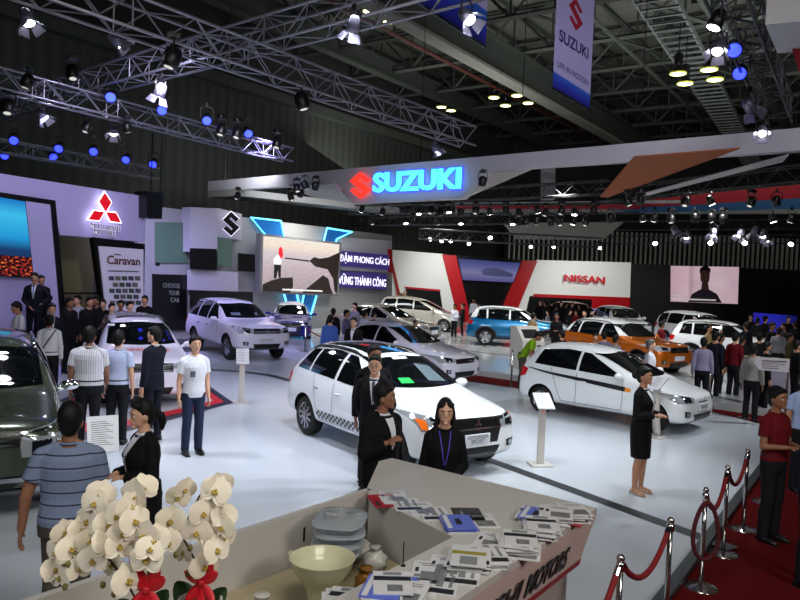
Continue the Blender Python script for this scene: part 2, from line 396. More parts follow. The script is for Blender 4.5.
def car(kind, name, label, loc, yaw, pm, roof=None, plate=None, rim=M_RIM, stripe=None, group=None, detail=2, grille='bar', glass=None, mirror=None, biglamp=False):
    S = SPECS[kind]; me0, bvh, belt, top = car_body(kind); hw = S['W']/2
    root = thing(name, label, 'car', loc, yaw, group); glass = glass or M_GLASS
    me = me0.copy(); me.materials[0] = pm
    if len(me.materials) < 2: me.materials.append(M_BLK)
    if roof and kind in ('compact_suv', 'small_hatch'):
        me.materials.append(roof); k_ = len(me.materials)-1; zr = max(S['bf'], S['br'])+.07
        for p_ in me.polygons:
            if p_.center.z > zr and p_.center.x < S['cowl'][0]-.08: p_.material_index = k_
    obj_from('body', me, root); me.set_sharp_from_angle(angle=radians(38))
    def P(nm, lower, upper, axis, sg, off, m, nu=8, nv=4, par=root, smooth=True):
        vs, fs = drape(bvh, lower, upper, axis, sg, off, nu, nv); return mesh_obj(nm, vs, fs, m, par, smooth)
    (xc, zc), (xrf, zrf), (xrr, zrr), (xtg, ztg) = S['cowl'], S['rf'], S['rr'], S['tg']; rw = S['rw']; xn = S['xn']; zn = S['zn']; gc = S['gc']
    # glazing
    yb, yt = .76*hw, (rw-.03)*hw
    P('windshield', [(-yb, zc+.03), (-yb*.5, zc+.015), (0, zc+.01), (yb*.5, zc+.015), (yb, zc+.03)], [(-yt, zrf-.085), (0, zrf-.045), (yt, zrf-.085)], 'x', 1, .010, glass, 24, 12)
    P('rear_window', [(-.70*hw, ztg+.04), (.70*hw, ztg+.04)], [(-(rw-.08)*hw, zrr-.12), ((rw-.08)*hw, zrr-.12)], 'x', -1, .005, glass, 8, 4)
    if roof: P('roof_panel', [(xrf-.02, -rw*.93*hw), (xrf-.02, rw*.93*hw)], [(xrr+.02, -rw*.90*hw), (xrr+.02, rw*.9*hw)], 'z', 1, .006, roof, 8, 8)
    for sg in (-1, 1):
        for (a, b, c, d) in S['wins']:
            n = 6; lo = [(lerp(a, c, i/n), belt(lerp(a, c, i/n))+.035) for i in range(n+1)]
            up = []
            for i in range(n+1):
                x = lerp(b, d, i/n); up.append((x, top(x)-(.135 if kind != 'tall_van' else .24)))
            P('side_window', lo, up, 'y', sg, .007, glass, 12, 6)
        if detail > 1:
            # door shut lines and the doors' handles
            xs = [S['wins'][0][0]-.02, (S['wins'][0][2]+S['wins'][1][0])/2, S['wr']*.75]
            for di in range(2):
                x0, x1 = xs[di], xs[di+1]
                zl = gc+.13
                seam = MB()
                for xx, top_x in ((x0, x0), (x1, x1)):
                    zt_ = belt(xx)+.0
                    bot = xx if di == 0 or xx == x0 else xx+.28
                    vs, fs = drape(bvh, [(bot-.005, zl), ((xx+bot)/2+.02, .6), (xx-.005, zt_)], [(bot+.005, zl), ((xx+bot)/2+.03, .6), (xx+.005, zt_)], 'y', sg, .003, 8, 1); seam.add(vs, fs)
                vs, fs = drape(bvh, [(x1+.28 if di else x1, zl), (x0, zl)], [(x1+.28 if di else x1, zl+.01), (x0, zl+.01)], 'y', sg, .003, 8, 1); seam.add(vs, fs)
                seam.build('door_seam', M_GAP, root)
                hx = x1+.16; hz = belt(hx)-.16
                h, nn, _, _ = bvh.ray_cast(Vector((hx, sg*3, hz)), Vector((0, -sg, 0)))
                if h: MB().box(h+Vector((0, sg*.018, 0)), (.17, .03, .03), bev=.01).build('door_handle', pm if kind != 'large_suv' else M_CHR, root, True)
        # mirror
        mx = S['wins'][0][0]-.05; mz = belt(mx)+.09
        mb = MB(); mb.ball((mx, sg*(hw+.10), mz), (.07, .12, .068), 12, 8); mb.cone((mx+.01, sg*(hw-.08), mz-.06), (mx, sg*(hw+.05), mz-.02), .035)
        mo = mb.build('wing_mirror', mirror or pm, root, True)
        # lamps: outer quarter of the nose, wrapped round the corner
        hz0, hz1 = zn-.20, zn-.05
        if kind in ('large_suv', 'tall_van'): hz0 = zn-.24
        if kind == 'crossover': hz0 = zn-.25
        if biglamp: hz0 = zn-.37; hz1 = zn-.06
        L = P('headlight', [(sg*.50*hw, hz0+.02), (sg*.93*hw, hz0+.01)], [(sg*.46*hw, hz1-.04), (sg*.97*hw, hz1+.03)], 'x', 1, .008, M_LAMP, 8, 3)
        P('bulb_housing', [(sg*.60*hw, hz0+.04), (sg*.80*hw, hz0+.035)], [(sg*.60*hw, hz1-.03), (sg*.80*hw, hz1-.01)], 'x', 1, .012, M_LAMPD, 4, 2, L)
        if kind in ('crossover',): P('indicator', [(sg*.86*hw, hz0+.035), (sg*.92*hw, hz0+.04)], [(sg*.86*hw, hz1-.045), (sg*.93*hw, hz1-.035)], 'x', 1, .014, M_AMB, 3, 2, L)
        P('fog_lamp', [(sg*.66*hw, gc+.16), (sg*.82*hw, gc+.17)], [(sg*.64*hw, gc+.26), (sg*.83*hw, gc+.28)], 'x', 1, .008, M_BLK, 4, 2)
        P('fog_bulb', [(sg*.70*hw, gc+.185), (sg*.78*hw, gc+.19)], [(sg*.70*hw, gc+.245), (sg*.78*hw, gc+.25)], 'x', 1, .014, M_LAMP, 2, 2)
        tz = S['tl'][1]
        xt = S['xt']
        P('tail_light', [(xt+.05, tz-.13), (xt+.20, tz-.09)], [(xt+.09, tz+.10), (xt+.26, tz+.06)], 'y', sg, .01, M_RED, 6, 5)
        for x in (0, S['wb']):
            wheel(S, root, x, sg, rim, S['spokes'])
            if S['clad']:
                r0, r1 = S['wr']*1.15, S['wr']*1.15+.06
                pts = lambda r: [(x+r*cos(t), S['wr']+.01+r*sin(t)) for t in [pi*(1.08-1.16*i/16) for i in range(17)]]
                P('wheel_arch_trim', pts(r0), pts(r1), 'y', sg, .006, M_BLK, 16, 1)
        sill = [(S['wr']*1.2, gc+.01), (S['wb']-S['wr']*1.2, gc+.01)]
        P('sill_trim', sill, [(sill[0][0], gc+(.16 if S['clad'] else .07)), (sill[1][0], gc+(.16 if S['clad'] else .07))], 'y', sg, .006, M_BLK, 10, 2)
        if S['rails']:
            y = sg*rw*.93*hw; pts = []
            for i in range(9):
                x = lerp(xrf-.15, xrr+.1, i/8)
                h, _, _, _ = bvh.ray_cast(Vector((x, y, 3)), Vector((0, 0, -1)))
                if h: pts.append(h+Vector((0, 0, .045 if 0 < i < 8 else .0)))
            MB().tube(pts, .018, 6).build('roof_rail', M_CHR if kind == 'large_suv' else M_BLK, root, True)
        if stripe: stripe(P, sg, S, belt)
    # grille, lower intake, emblem, plate
    if grille == 'bar':
        g = P('grille', [(-.44*hw, zn-.22), (.44*hw, zn-.22)], [(-.48*hw, zn-.10), (.48*hw, zn-.10)], 'x', 1, .008, M_BLK, 8, 3)
        P('grille_bar', [(-.44*hw, zn-.17), (.44*hw, zn-.17)], [(-.44*hw, zn-.145), (.44*hw, zn-.145)], 'x', 1, .02, M_CHR, 8, 1, g)
    elif grille == 'trapeze':
        g = P('grille', [(-.40*hw, gc+.12), (.40*hw, gc+.12)], [(-.54*hw, zn-.12), (.54*hw, zn-.12)], 'x', 1, .008, M_BLK, 8, 6)
        P('grille_bar', [(-.50*hw, zn-.24), (.50*hw, zn-.24)], [(-.51*hw, zn-.215), (.51*hw, zn-.215)], 'x', 1, .016, M_CHR, 8, 1, g)
        P('bumper_panel', [(-.44*hw, gc+.205), (.44*hw, gc+.205)], [(-.46*hw, gc+.25), (.46*hw, gc+.25)], 'x', 1, .014, pm, 8, 1, g)
        P('grille_surround', [(-.56*hw, zn-.125), (.56*hw, zn-.125)], [(-.56*hw, zn-.085), (.56*hw, zn-.085)], 'x', 1, .014, M_CHR, 8, 1, g)
    elif grille == 'wide':
        g = P('grille', [(-.48*hw, zn-.24), (.48*hw, zn-.24)], [(-.50*hw, zn-.08), (.50*hw, zn-.08)], 'x', 1, .008, M_BLK, 8, 3)
        for q in (.215, .165, .115): P('grille_bar', [(-.46*hw, zn-q-.012), (.46*hw, zn-q-.012)], [(-.46*hw, zn-q+.012), (.46*hw, zn-q+.012)], 'x', 1, .018, M_CHR, 8, 1, g)
    elif grille == 'smile':
        g = P('grille', [(-.26*hw, zn-.185), (0, zn-.195), (.26*hw, zn-.185)], [(-.26*hw, zn-.165), (0, zn-.17), (.26*hw, zn-.165)], 'x', 1, .008, M_BLK, 8, 1)
    P('lower_intake', [(-.42*hw, gc+.06), (.42*hw, gc+.06)], [(-.5*hw, gc+.20), (.5*hw, gc+.20)], 'x', 1, .007, M_BLK, 8, 3)
    if kind in ('crossover', 'large_suv', 'family_suv', 'compact_suv'):
        P('skid_plate', [(-.60*hw, gc+.0), (.60*hw, gc+.0)], [(-.56*hw, gc+.055), (.56*hw, gc+.055)], 'x', 1, .014, M_CHR if kind != 'large_suv' else M_BLK, 8, 2)
    h, nn, _, _ = bvh.ray_cast(Vector((9, 0, zn-.15)), Vector((-1, 0, 0)))
    if h:
        e = MB()
        for a in (90, 210, 330):
            d = Vector((0, cos(radians(a)), sin(radians(a)))); t = Vector((0, -d.z, d.y)); r = .035
            e.add([h+Vector((.025, 0, 0)), h+d*r+t*r*.55+Vector((.025, 0, 0)), h+d*r*2+Vector((.025, 0, 0)), h+d*r-t*r*.55+Vector((.025, 0, 0))], [(0, 1, 2, 3)])
        e.build('emblem', M_CHR, root)
    h, nn, _, _ = bvh.ray_cast(Vector((9, 0, gc+.32)), Vector((-1, 0, 0)))
    px_ = h.x+.02; pz = gc+.32
    pl = MB().box((px_, 0, pz), (.02, .46, .14), bev=.006).build('number_plate', M_PLATE, root)
    if plate:
        for i, t in enumerate(plate): text('lettering', t, (px_+.012, 0, pz+(.03-.06*i if len(plate) > 1 else 0)), (0, 1, 0), (0, 0, 1), min(.38, .05*len(t)), M_DTXT, pl, thick=0, off=.002)
    return root, P, S
# ---------------------------------------------------------------- people
SKIN = [mat('skin_tan', (178, 128, 98), .55, noise=.06, nscale=6), mat('skin_fair', (205, 158, 130), .55, noise=.06, nscale=6), mat('skin_brown', (140, 95, 70), .55, noise=.06, nscale=6)]
M_HAIR = mat('black_hair', (14, 12, 12), .6, spec=.25, noise=.4, nscale=60)
M_GHAIR = mat('grey_hair', (95, 92, 90), .5, noise=.4, nscale=60)
M_EYE = mat('eye_white', (215, 212, 208), .3); M_IRIS = mat('iris_dark', (22, 14, 10), .2); M_LIP = mat('lips', (165, 80, 76), .45)
def cloth(name, col, rough=.85): return mat('cloth_'+name, col, rough, noise=.10, nscale=14, spec=.2)
C_BLACK = cloth('black_suit', (12, 12, 15)); C_NAVY = cloth('navy_suit', (18, 20, 34)); C_WHITE = cloth('white_shirt', (208, 210, 220)); C_DK = cloth('dark_trousers', (20, 21, 27))
C_JEAN = cloth('blue_jeans', (32, 42, 66)); C_SHOE = mat('shoe_leather', (15, 14, 14), .4); C_GREY = cloth('grey_shirt', (120, 120, 126)); C_SKY = cloth('light_blue_shirt', (150, 168, 208))
C_KHAKI = cloth('khaki_trousers', (74, 68, 60)); C_RED = cloth('red_polo', (96, 12, 22)); C_GREEN = cloth('green_tee', (110, 150, 20)); C_LILAC = cloth('lilac_shirt', (140, 136, 165)); C_BLUE = cloth('blue_shirt', (70, 100, 175)); C_MAUVE = cloth('mauve_shirt', (100, 96, 130))
TORSO = [(.84, .150, .100, -.005), (.92, .160, .112, -.005), (1.0, .148, .104, 0), (1.08, .142, .100, .005), (1.18, .154, .108, .008), (1.28, .162, .114, .005), (1.345, .152, .100, -.004), (1.395, .115, .078, -.010), (1.43, .075, .064, -.012), (1.455, .056, .056, -.012)]
TORSO_F = [(.84, .160, .110, -.01), (.92, .165, .115, -.01), (1.0, .145, .100, 0), (1.07, .125, .092, .005), (1.16, .135, .104, .012), (1.26, .146, .120, .018), (1.33, .134, .096, .0), (1.385, .098, .070, -.01), (1.42, .064, .056, -.012), (1.445, .050, .050, -.012)]
def oval(z, ry, rx, xo, n=20):
    return [Vector((xo+rx*cos(2*pi*i/n), ry*sin(2*pi*i/n), z)) for i in range(n)]
def fuse(mb, vox, smooth=3, fac=.5):
    me = raw_mesh(mb.v, mb.f)
    return evaluate(me, [('REMESH', dict(mode='VOXEL', voxel_size=vox, adaptivity=0)), ('SMOOTH', dict(iterations=smooth, factor=fac))])
# arm poses in the chest frame (x forward, y outward, z up): elbow offset from shoulder, wrist offset from elbow
ARM = dict(hang=((-.02, .045, -.29), (.04, .012, -.25)), fwd=((.03, .05, -.28), (.23, -.06, .04)), hold=((.02, .06, -.28), (.20, -.14, .02)), clasp=((.02, .06, -.28), (.17, -.17, -.04)),
           hip=((-.06, .17, -.22), (.09, -.17, -.14)), back=((-.10, .06, -.27), (-.03, -.10, -.22)), out=((.16, .08, -.22), (.22, .02, .08)), up=((.18, .05, -.12), (.12, -.06, .22)), down_fwd=((.10, .03, -.27), (.16, -.02, -.20)), chest=((.04, .07, -.27), (.17, -.13, .12)), low_clasp=((.0, .06, -.28), (.13, -.16, -.16)))
def person(label, loc, yaw, h=1.70, female=False, top='shirt', topm=None, legs='trousers', legm=None, skin=0, hair='short', arms=('hang', 'hang'), lean=0, head=(0, 0), stride=0.0, near=0,
           shoe=None, group=None, collar=None, tie=None, hairm=None, sit=False, bulk=1.0, extra=None, hips=.0, smile=False, glasses=False):
    """near: 2 = large in the picture, 1 = middle distance, 0 = small"""
    s = h/1.742; vox = (.014, .010, .0065)[near]; skm = SKIN[skin]; topm = topm or C_WHITE; legm = legm or C_DK
    root = thing('person', label, 'person', loc, yaw, group)
    TS = TORSO_F if female else TORSO
    shw = (.140 if female else .164)*(1+(bulk-1)*.5)
    piv = Vector((0, 0, .92)); ML = Matrix.Translation(piv) @ Matrix.Rotation(lean, 4, 'Y') @ Matrix.Translation(-piv)
    drop = Vector((0, 0, -.44)) if sit else Vector((0, 0, 0))
    def up(v): return (ML @ Vector(v)+drop)*s
    def lo(v): return (Vector(v))*s
    sh = {}; el = {}; wr = {}
    for i, sg in enumerate((1, -1)):
        a = ARM[arms[i]] if isinstance(arms[i], str) else arms[i]
        S0 = Vector((-.01, sg*shw, 1.365)); e = S0+Vector((a[0][0], sg*a[0][1], a[0][2])); w = e+Vector((a[1][0], sg*a[1][1], a[1][2]))
        sh[sg], el[sg], wr[sg] = S0, e, w
    hp, kn, an = {}, {}, {}
    for sg in (1, -1):
        st = stride*sg
        if sit:
            hp[sg] = Vector((0, sg*.085, .46)); kn[sg] = Vector((.42, sg*.12, .48)); an[sg] = Vector((.42, sg*.12, .085))
        else:
            hp[sg] = Vector((hips, sg*.082, .89)); kn[sg] = Vector((st*.55+.01+hips*.5, sg*.090, .485)); an[sg] = Vector((st-.02-(.05 if st < 0 else 0), sg*.098, .085+(.03 if st < 0 else 0)))
    HM = ML @ Matrix.Translation((0, 0, 1.47)) @ Matrix.Rotation(head[0], 4, 'Z') @ Matrix.Rotation(head[1], 4, 'Y') @ Matrix.Translation((0, 0, -1.47))
    def hd(v): return (HM @ Vector(v)+drop)*s
    RM = (HM.to_3x3()); RL = ML.to_3x3()
    def ell(mb, c, r, f=hd, n=16, m=12, rot=RM): mb.ball(f(c), tuple(q*s for q in r), n, m, M=rot)
    def torso(mb, grow, z0, z1, dx=0):
        rings = []
        for z, ry, rx, xo in TS:
            if z < z0-.001 or z > z1+.001: continue
            rings.append([up(p) for p in oval(z, ry*bulk+grow, rx*bulk+grow, xo)])
        mb.loft(rings)
    # ---- body
    mb = MB(); torso(mb, -.006, .84, 1.45)
    mb.cone(up((-.012, 0, 1.40)), hd((.0, 0, 1.54)), .056*s, .050*s, 12)
    fs = .94 if female else 1.0
    for sg in (1, -1): mb.cone(up((-.015, sg*.035, 1.455)), up(sh[sg]+Vector((-.004, 0, .012))), .030*s, .036*s, 10)
    ell(mb, (.008, 0, 1.612), (.096*fs, .079*fs, .112)); ell(mb, (.034, 0, 1.560), (.062*fs, .061*fs, .066))
    if near:
        nk = .8 if female else 1; mb.cone(hd((.094, 0, 1.612)), hd((.108+.006*nk, 0, 1.574)), .008*s, .013*nk*s, 8); mb.ball(hd((.104, 0, 1.573)), .0145*nk*s, 8, 6)
        ell(mb, (.088, 0, 1.512), (.018, .024, .018)); ell(mb, (.087, 0, 1.633), (.012 if female else .014, .045, .012)); ell(mb, (.092, 0, 1.545), (.010, .024, .013))
    else: mb.cone(hd((.09, 0, 1.60)), hd((.112, 0, 1.572)), .010*s, .017*s, 8)
    for sg in (1, -1):
        ell(mb, (.0, sg*.076*fs, 1.585), (.020, .010, .032))
        k = (.88 if female else 1.0)*bulk**.5
        mb.ball(up(sh[sg]), .052*k*s, 10, 8); mb.cone(up(sh[sg]), up(el[sg]), .048*k*s, .038*k*s, 12); mb.ball(up(el[sg]), .038*k*s, 10, 8); mb.cone(up(el[sg]), up(wr[sg]), .038*k*s, .025*k*s, 12)
        # hand: palm, four fingers of different lengths with a knuckle bend, thumb from the side of the palm
        d = (wr[sg]-el[sg]).normalized(); side = Vector((0, 1, 0))*-sg
        n_ = d.cross(Vector((1, 0, 0))); n_ = n_ if n_.length > .2 else d.cross(Vector((0, 0, 1)))
        thumbdir = Vector((1, 0, 0))-d*d.x
        if thumbdir.length < .3: thumbdir = Vector((0, 0, 1))-d*d.z
        thumbdir.normalize(); pal = d.cross(thumbdir).normalized()
        if pal.dot(side) < 0: pal = -pal       # towards the body / palm side
        W0 = wr[sg]; c0 = W0+d*.045
        rings = []
        for q, wd, th in ((-.01, .020, .018), (.02, .030, .015), (.055, .039, .014), (.085, .038, .012)):
            rings.append([up(W0+d*q+thumbdir*wd*cos(2*pi*i/12)+pal*th*sin(2*pi*i/12)) for i in range(12)])
        mb.loft(rings)
        if near or True:
            fr = .0085 if near == 2 else .0095
            for q, ln in ((.029, .068), (.010, .076), (-.010, .071), (-.028, .055)):
                b = W0+d*.078+thumbdir*q; m1 = b+d*ln*.5+pal*ln*.12+thumbdir*q*.12; m2 = m1+(d*.75+pal*.65).normalized()*ln*.5
                mb.tube([up(b), up(m1), up(m2)], [fr*1.05*s, fr*.98*s, fr*.82*s], 8)
            t0 = W0+d*.022+thumbdir*.024; t1 = t0+(d*.6+thumbdir*.75+pal*.2).normalized()*.036; t2 = t1+(d*.9+thumbdir*.25+pal*.25).normalized()*.032
            mb.tube([up(t0), up(t1), up(t2)], [.012*s, .0105*s, .0085*s], 8)
        k = (.95 if female else 1.0)*bulk**.5
        mb.ball(lo(hp[sg]), .085*k*s, 10, 8); mb.cone(lo(hp[sg]), lo(kn[sg]), .082*k*s, .053*k*s, 12); mb.ball(lo(kn[sg]), .052*k*s, 10, 8)
        calf = kn[sg].lerp(an[sg], .35)+Vector((-.012, 0, 0))
        mb.tube([lo(kn[sg]), lo(calf), lo(an[sg])], [.050*k*s, .054*k*s, .034*k*s], 12)
        mb.cone(lo(an[sg]+Vector((-.02, 0, -.02))), lo(an[sg]+Vector((.14, sg*.012, -.055))), .036*s, .026*s, 10)
    me = fuse(mb, vox*s, 2 if near == 2 else 2, .45)
    obj_from('body', me, root, True, skm)
    # ---- face
    if near:
        for sg in (1, -1):
            e = MB(); ir = MB(); br = MB()
            e.ball(hd((.087*(.97 if female else 1), sg*.031, 1.604)), (.012*s, .0155*s, .0085*s), 10, 8, M=RM); ir.ball(hd((.096*(.97 if female else 1), sg*.030, 1.604)), (.006*s, .0075*s, .0075*s), 8, 6, M=RM)
            br.tube([hd((.090, sg*.050, 1.628)), hd((.099, sg*.032, 1.634)), hd((.100, sg*.014, 1.628))], [.003*s, .0045*s, .0035*s], 6)
            ey = e.build('eye', M_EYE, root, True); ir.build('iris', M_IRIS, ey, True); br.build('eyebrow', M_HAIR, root, True)
        li = MB(); li.ball(hd((.096, 0, 1.540)), (.009*s, (.028 if smile else .023)*s, .007*s), 10, 6, M=RM); li.build('mouth', M_LIP, root, True)
        if smile: t = MB(); t.ball(hd((.100, 0, 1.5415)), (.007*s, .018*s, .0035*s), 10, 6, M=RM); t.build('teeth', M_EYE, root, True)
        if glasses:
            g = MB()
            for sg in (1, -1):
                g.tube([hd((.108, sg*.033+.021*cos(2*pi*i/14), 1.602+.015*sin(2*pi*i/14))) for i in range(14)], .0018*s, 5, closed=True); g.tube([hd((.106, sg*.054, 1.605)), hd((.0, sg*.082, 1.605))], .0018*s, 5)
            g.tube([hd((.110, .012, 1.605)), hd((.110, -.012, 1.605))], .0018*s, 5); g.build('spectacles', M_BLK, root)
    # ---- hair
    hm = hairm or M_HAIR
    if hair != 'bald':
        mb = MB(); ell(mb, (-.014 if hair != 'long' else -.022, 0, 1.638), (.104*fs, .087*fs, .112))
        if hair != 'long': ell(mb, (.038, .024, 1.693), (.056, .050, .030)); ell(mb, (.034, -.024, 1.692), (.056, .052, .032))
        ell(mb, (-.045, 0, 1.585), (.062, .072, .085))
        if hair == 'ponytail':
            ell(mb, (-.105, 0, 1.60), (.035, .035, .04)); mb.tube([hd((-.10, 0, 1.60)), hd((-.155, 0, 1.565)), hd((-.165, 0, 1.50)), hd((-.15, 0, 1.43))], [.026*s, .038*s, .036*s, .014*s], 10)
        if hair == 'bun': ell(mb, (-.125, 0, 1.60), (.050, .052, .050))
        if hair == 'long':
            rings = []
            for z, ry, rx, xo in ((1.68, .080, .06, -.035), (1.60, .090, .060, -.045), (1.52, .092, .058, -.048), (1.44, .094, .050, -.055), (1.36, .092, .038, -.075), (1.28, .070, .022, -.09)):
                rings.append([hd(p) if z > 1.5 else up(p) for p in oval(z, ry, rx, xo, 16)])
            mb.loft(rings)
            for sg in (1, -1): ell(mb, (.048, sg*.040, 1.682), (.040, .042, .032)); mb.tube([hd((.030, sg*.066, 1.67)), hd((.022, sg*.082, 1.60)), hd((.018, sg*.088, 1.52)), up((.025, sg*.092, 1.43)), up((.045, sg*.085, 1.33))], [.018*s, .016*s, .020*s, .024*s, .012*s], 8)
        if hair == 'cap': pass
        obj_from('hair', fuse(mb, max(.008, vox)*s, 2), root, True, hm)
    # ---- garments
    def sleeves(mb, frac, g):
        for sg in (1, -1):
            k = (.88 if female else 1.0)*bulk**.5
            mb.ball(up(sh[sg]+Vector((0, 0, -.006))), (.047*k+g*.8)*s, 12, 8); mb.cone(up((-.015, sg*.045, 1.440)), up(sh[sg]+Vector((-.004, 0, .008))), (.026+g*.7)*s, (.038*k+g*.8)*s, 12)
            if frac <= 1: mb.cone(up(sh[sg]), up(sh[sg].lerp(el[sg], frac)), (.046*k+g)*s, (.047*k+g*1.25)*s, 14)
            else:
                mb.cone(up(sh[sg]), up(el[sg]), (.045*k+g)*s, (.040*k+g)*s, 14); mb.ball(up(el[sg]), (.040*k+g)*s, 12, 8)
                mb.cone(up(el[sg]), up(el[sg].lerp(wr[sg], frac-1)), (.039*k+g)*s, (.030*k+g)*s, 14)
    gt = None
    if top in ('shirt', 'tee'):
        mb = MB(); torso(mb, .014, .84 if top == 'tee' else .92, 1.436); sleeves(mb, .62, .014)
        gt = fuse(mb, max(.009, vox)*s, 2); nm = 'shirt'
    elif top == 'long':
        mb = MB(); torso(mb, .013, .92, 1.436); sleeves(mb, 1.93, .012)
        gt = fuse(mb, max(.009, vox)*s, 2); nm = 'shirt'
    elif top in ('jacket', 'coat'):
        mb = MB(); torso(mb, .022, .92, 1.436)
        z0 = .78 if top == 'jacket' else .70
        if not sit: mb.loft([[up(p) for p in oval(z, ry*bulk, rx*bulk, -.008)] for z, ry, rx in ((z0, .178, .135), (.92, .180, .130), (1.04, .168, .122))])
        sleeves(mb, 1.92, .020); gt = fuse(mb, max(.009, vox)*s, 2); nm = 'jacket'
    if gt:
        go = obj_from(nm, gt, root, True, topm)
        bm = bmesh.new(); bm.from_mesh(gt); bv = BVHTree.FromBMesh(bm); bm.free()
        if top in ('jacket', 'coat') and collar is not False and near:
            f = lambda y, z: (y*s, (z+drop.z)*s)
            if abs(lean) < .2:
                vs, fc = drape(bv, [f(-.008, 1.13), f(.008, 1.13)], [f(-.055, 1.448), f(.055, 1.448)], 'x', 1, .005, 4, 8, far=2); mesh_obj('shirt_front', vs, fc, collar or C_WHITE, root, True)
                if tie: vs, fc = drape(bv, [f(-.004, 1.14), f(.004, 1.14)], [f(-.016, 1.43), f(.016, 1.43)], 'x', 1, .012, 2, 8, far=2); mesh_obj('necktie', vs, fc, tie, root, True)
        if near:
            mb = MB(); mb.tube([up((-.010+.060*cos(2*pi*i/16), .060*sin(2*pi*i/16), 1.445+.012*(-cos(2*pi*i/16)))) for i in range(16)], .013*s, 8, closed=True)
            mb.build('collar', (collar or C_WHITE) if top in ('jacket', 'coat') and collar is not False else topm, root, True)
    if legs == 'trousers':
        mb = MB()
        if sit:
            mb.ball(lo((0, 0, .50)), (.14*s, .17*s, .12*s), 12, 8)
        else: mb.loft([[lo(p+Vector((hips*(1.02-p.z)/.2, 0, 0))) for p in oval(z, ry*bulk, rx*bulk, -.006)] for z, ry, rx in ((.80, .165, .105), (.88, .170, .118), (.96, .160, .114), (1.02, .150, .108))])
        for sg in (1, -1):
            k = bulk**.5
            mb.ball(lo(hp[sg]), .094*k*s, 12, 8); mb.cone(lo(hp[sg]), lo(kn[sg]), .092*k*s, .068*s, 14); mb.ball(lo(kn[sg]), .067*s, 12, 8); mb.tube([lo(kn[sg]), lo(kn[sg].lerp(an[sg], .35)+Vector((-.012, 0, 0))), lo(an[sg]+Vector((0, 0, -.025)))], [.067*s, .067*s, .058*s], 14)
        obj_from('trousers', fuse(mb, max(.009, vox)*s, 2), root, True, legm)
        if near:
            mb = MB(); mb.tube([lo((-.004+(.112*bulk)*cos(2*pi*i/20), (.156*bulk)*sin(2*pi*i/20), .985))+drop for i in range(20)], .012*s, 6, closed=True)
            if not sit and top in ('shirt', 'long'): mb.build('belt', C_SHOE, root, True)
    elif legs in ('skirt', 'long_skirt'):
        zb = .50 if legs == 'skirt' else .30
        mb = MB(); mb.loft([[lo(p) for p in oval(z, ry, rx, xo)] for z, ry, rx, xo in ((zb, .150, .125, .0), (.70, .172, .132, -.005), (.90, .178, .132, -.012), (1.0, .150, .110, 0), (1.06, .136, .102, .004))])
        obj_from('skirt', fuse(mb, max(.009, vox)*s, 2), root, True, legm)
    sm = shoe or C_SHOE
    for sg in (1, -1):
        mb = MB(); a = an[sg]
        if shoe is not None and female:
            mb.tube([lo(a+Vector((-.045, 0, -.03))), lo(a+Vector((.02, 0, -.045))), lo(a+Vector((.10, sg*.01, -.066))), lo(a+Vector((.165, sg*.012, -.070)))], [.030*s, .033*s, .036*s, .014*s], 10)
            mb.cone(lo(a+Vector((-.05, 0, -.03))), lo(a+Vector((-.06, 0, -.085))), .018*s, .008*s, 8)
        else:
            mb.tube([lo(a+Vector((-.065, 0, -.042))), lo(a+Vector((-.03, 0, -.036))), lo(a+Vector((.05, sg*.004, -.042))), lo(a+Vector((.13, sg*.012, -.050))), lo(a+Vector((.185, sg*.014, -.060)))], [.030*s, .043*s, .043*s, .036*s, .020*s], 10)
            mb.box(lo(a+Vector((.055, sg*.008, -.078))), (.25*s, .078*s, .016*s), bev=.01)
        mb.build('shoe', sm, root, True)
    info = dict(root=root, up=up, lo=lo, hd=hd, s=s, wr=wr, el=el, sh=sh, bv=bv if gt else None, drop=drop, RM=RM, RL=RL)
    return root, info
# ---------------------------------------------------------------- the hall
E1 = Vector((.560, .8285, 0)).normalized(); E2 = Vector((-E1.y, E1.x, 0))      # along the stand (away to the right) and across it (to the left)
def HF(a, b, z=0): return E1*a+E2*b+Vector((0, 0, z))
def ab(v): return v.dot(E1), v.dot(E2)
YAW1 = atan2(E1.y, E1.x)
M_FLOOR, nt, bs = nodemat('white_show_floor')
tc = nt.nodes.new('ShaderNodeTexCoord'); no = nt.nodes.new('ShaderNodeTexNoise'); no.inputs['Scale'].default_value = .35; no.inputs['Detail'].default_value = 4
cr = nt.nodes.new('ShaderNodeValToRGB'); cr.color_ramp.elements[0].color = lin((176, 184, 194)); cr.color_ramp.elements[1].color = lin((202, 208, 216))
nt.links.new(tc.outputs['Object'], no.inputs['Vector']); nt.links.new(no.outputs['Fac'], cr.inputs['Fac']); nt.links.new(cr.outputs['Color'], bs.inputs['Base Color'])
bs.inputs['Roughness'].default_value = .20; bs.inputs['Specular IOR Level'].default_value = .55
M_CARPET = mat('red_carpet', (84, 8, 11), .95, noise=.22, nscale=30, spec=.1)
M_HALLF = mat('hall_floor_grey', (62, 62, 66), .5, noise=.2, nscale=3)
M_DGREY = mat('dark_floor_strip', (38, 44, 50), .5, noise=.1)
M_STAGE = mat('glossy_white_stage', (176, 180, 182), .12, noise=.05, nscale=2)
M_WHITE = mat('white_panel', (190, 190, 198), .45, noise=.03, nscale=2)
M_WHITE2 = mat('white_laminate', (186, 182, 176), .42, noise=.03, nscale=3)
M_PALE = mat('pale_grey_panel', (150, 150, 148), .55, noise=.05, nscale=1.5)
M_BLACKP = mat('black_panel', (9, 10, 12), .35)
M_REDP = mat('red_panel', (178, 14, 24), .45)
M_WALLH = None
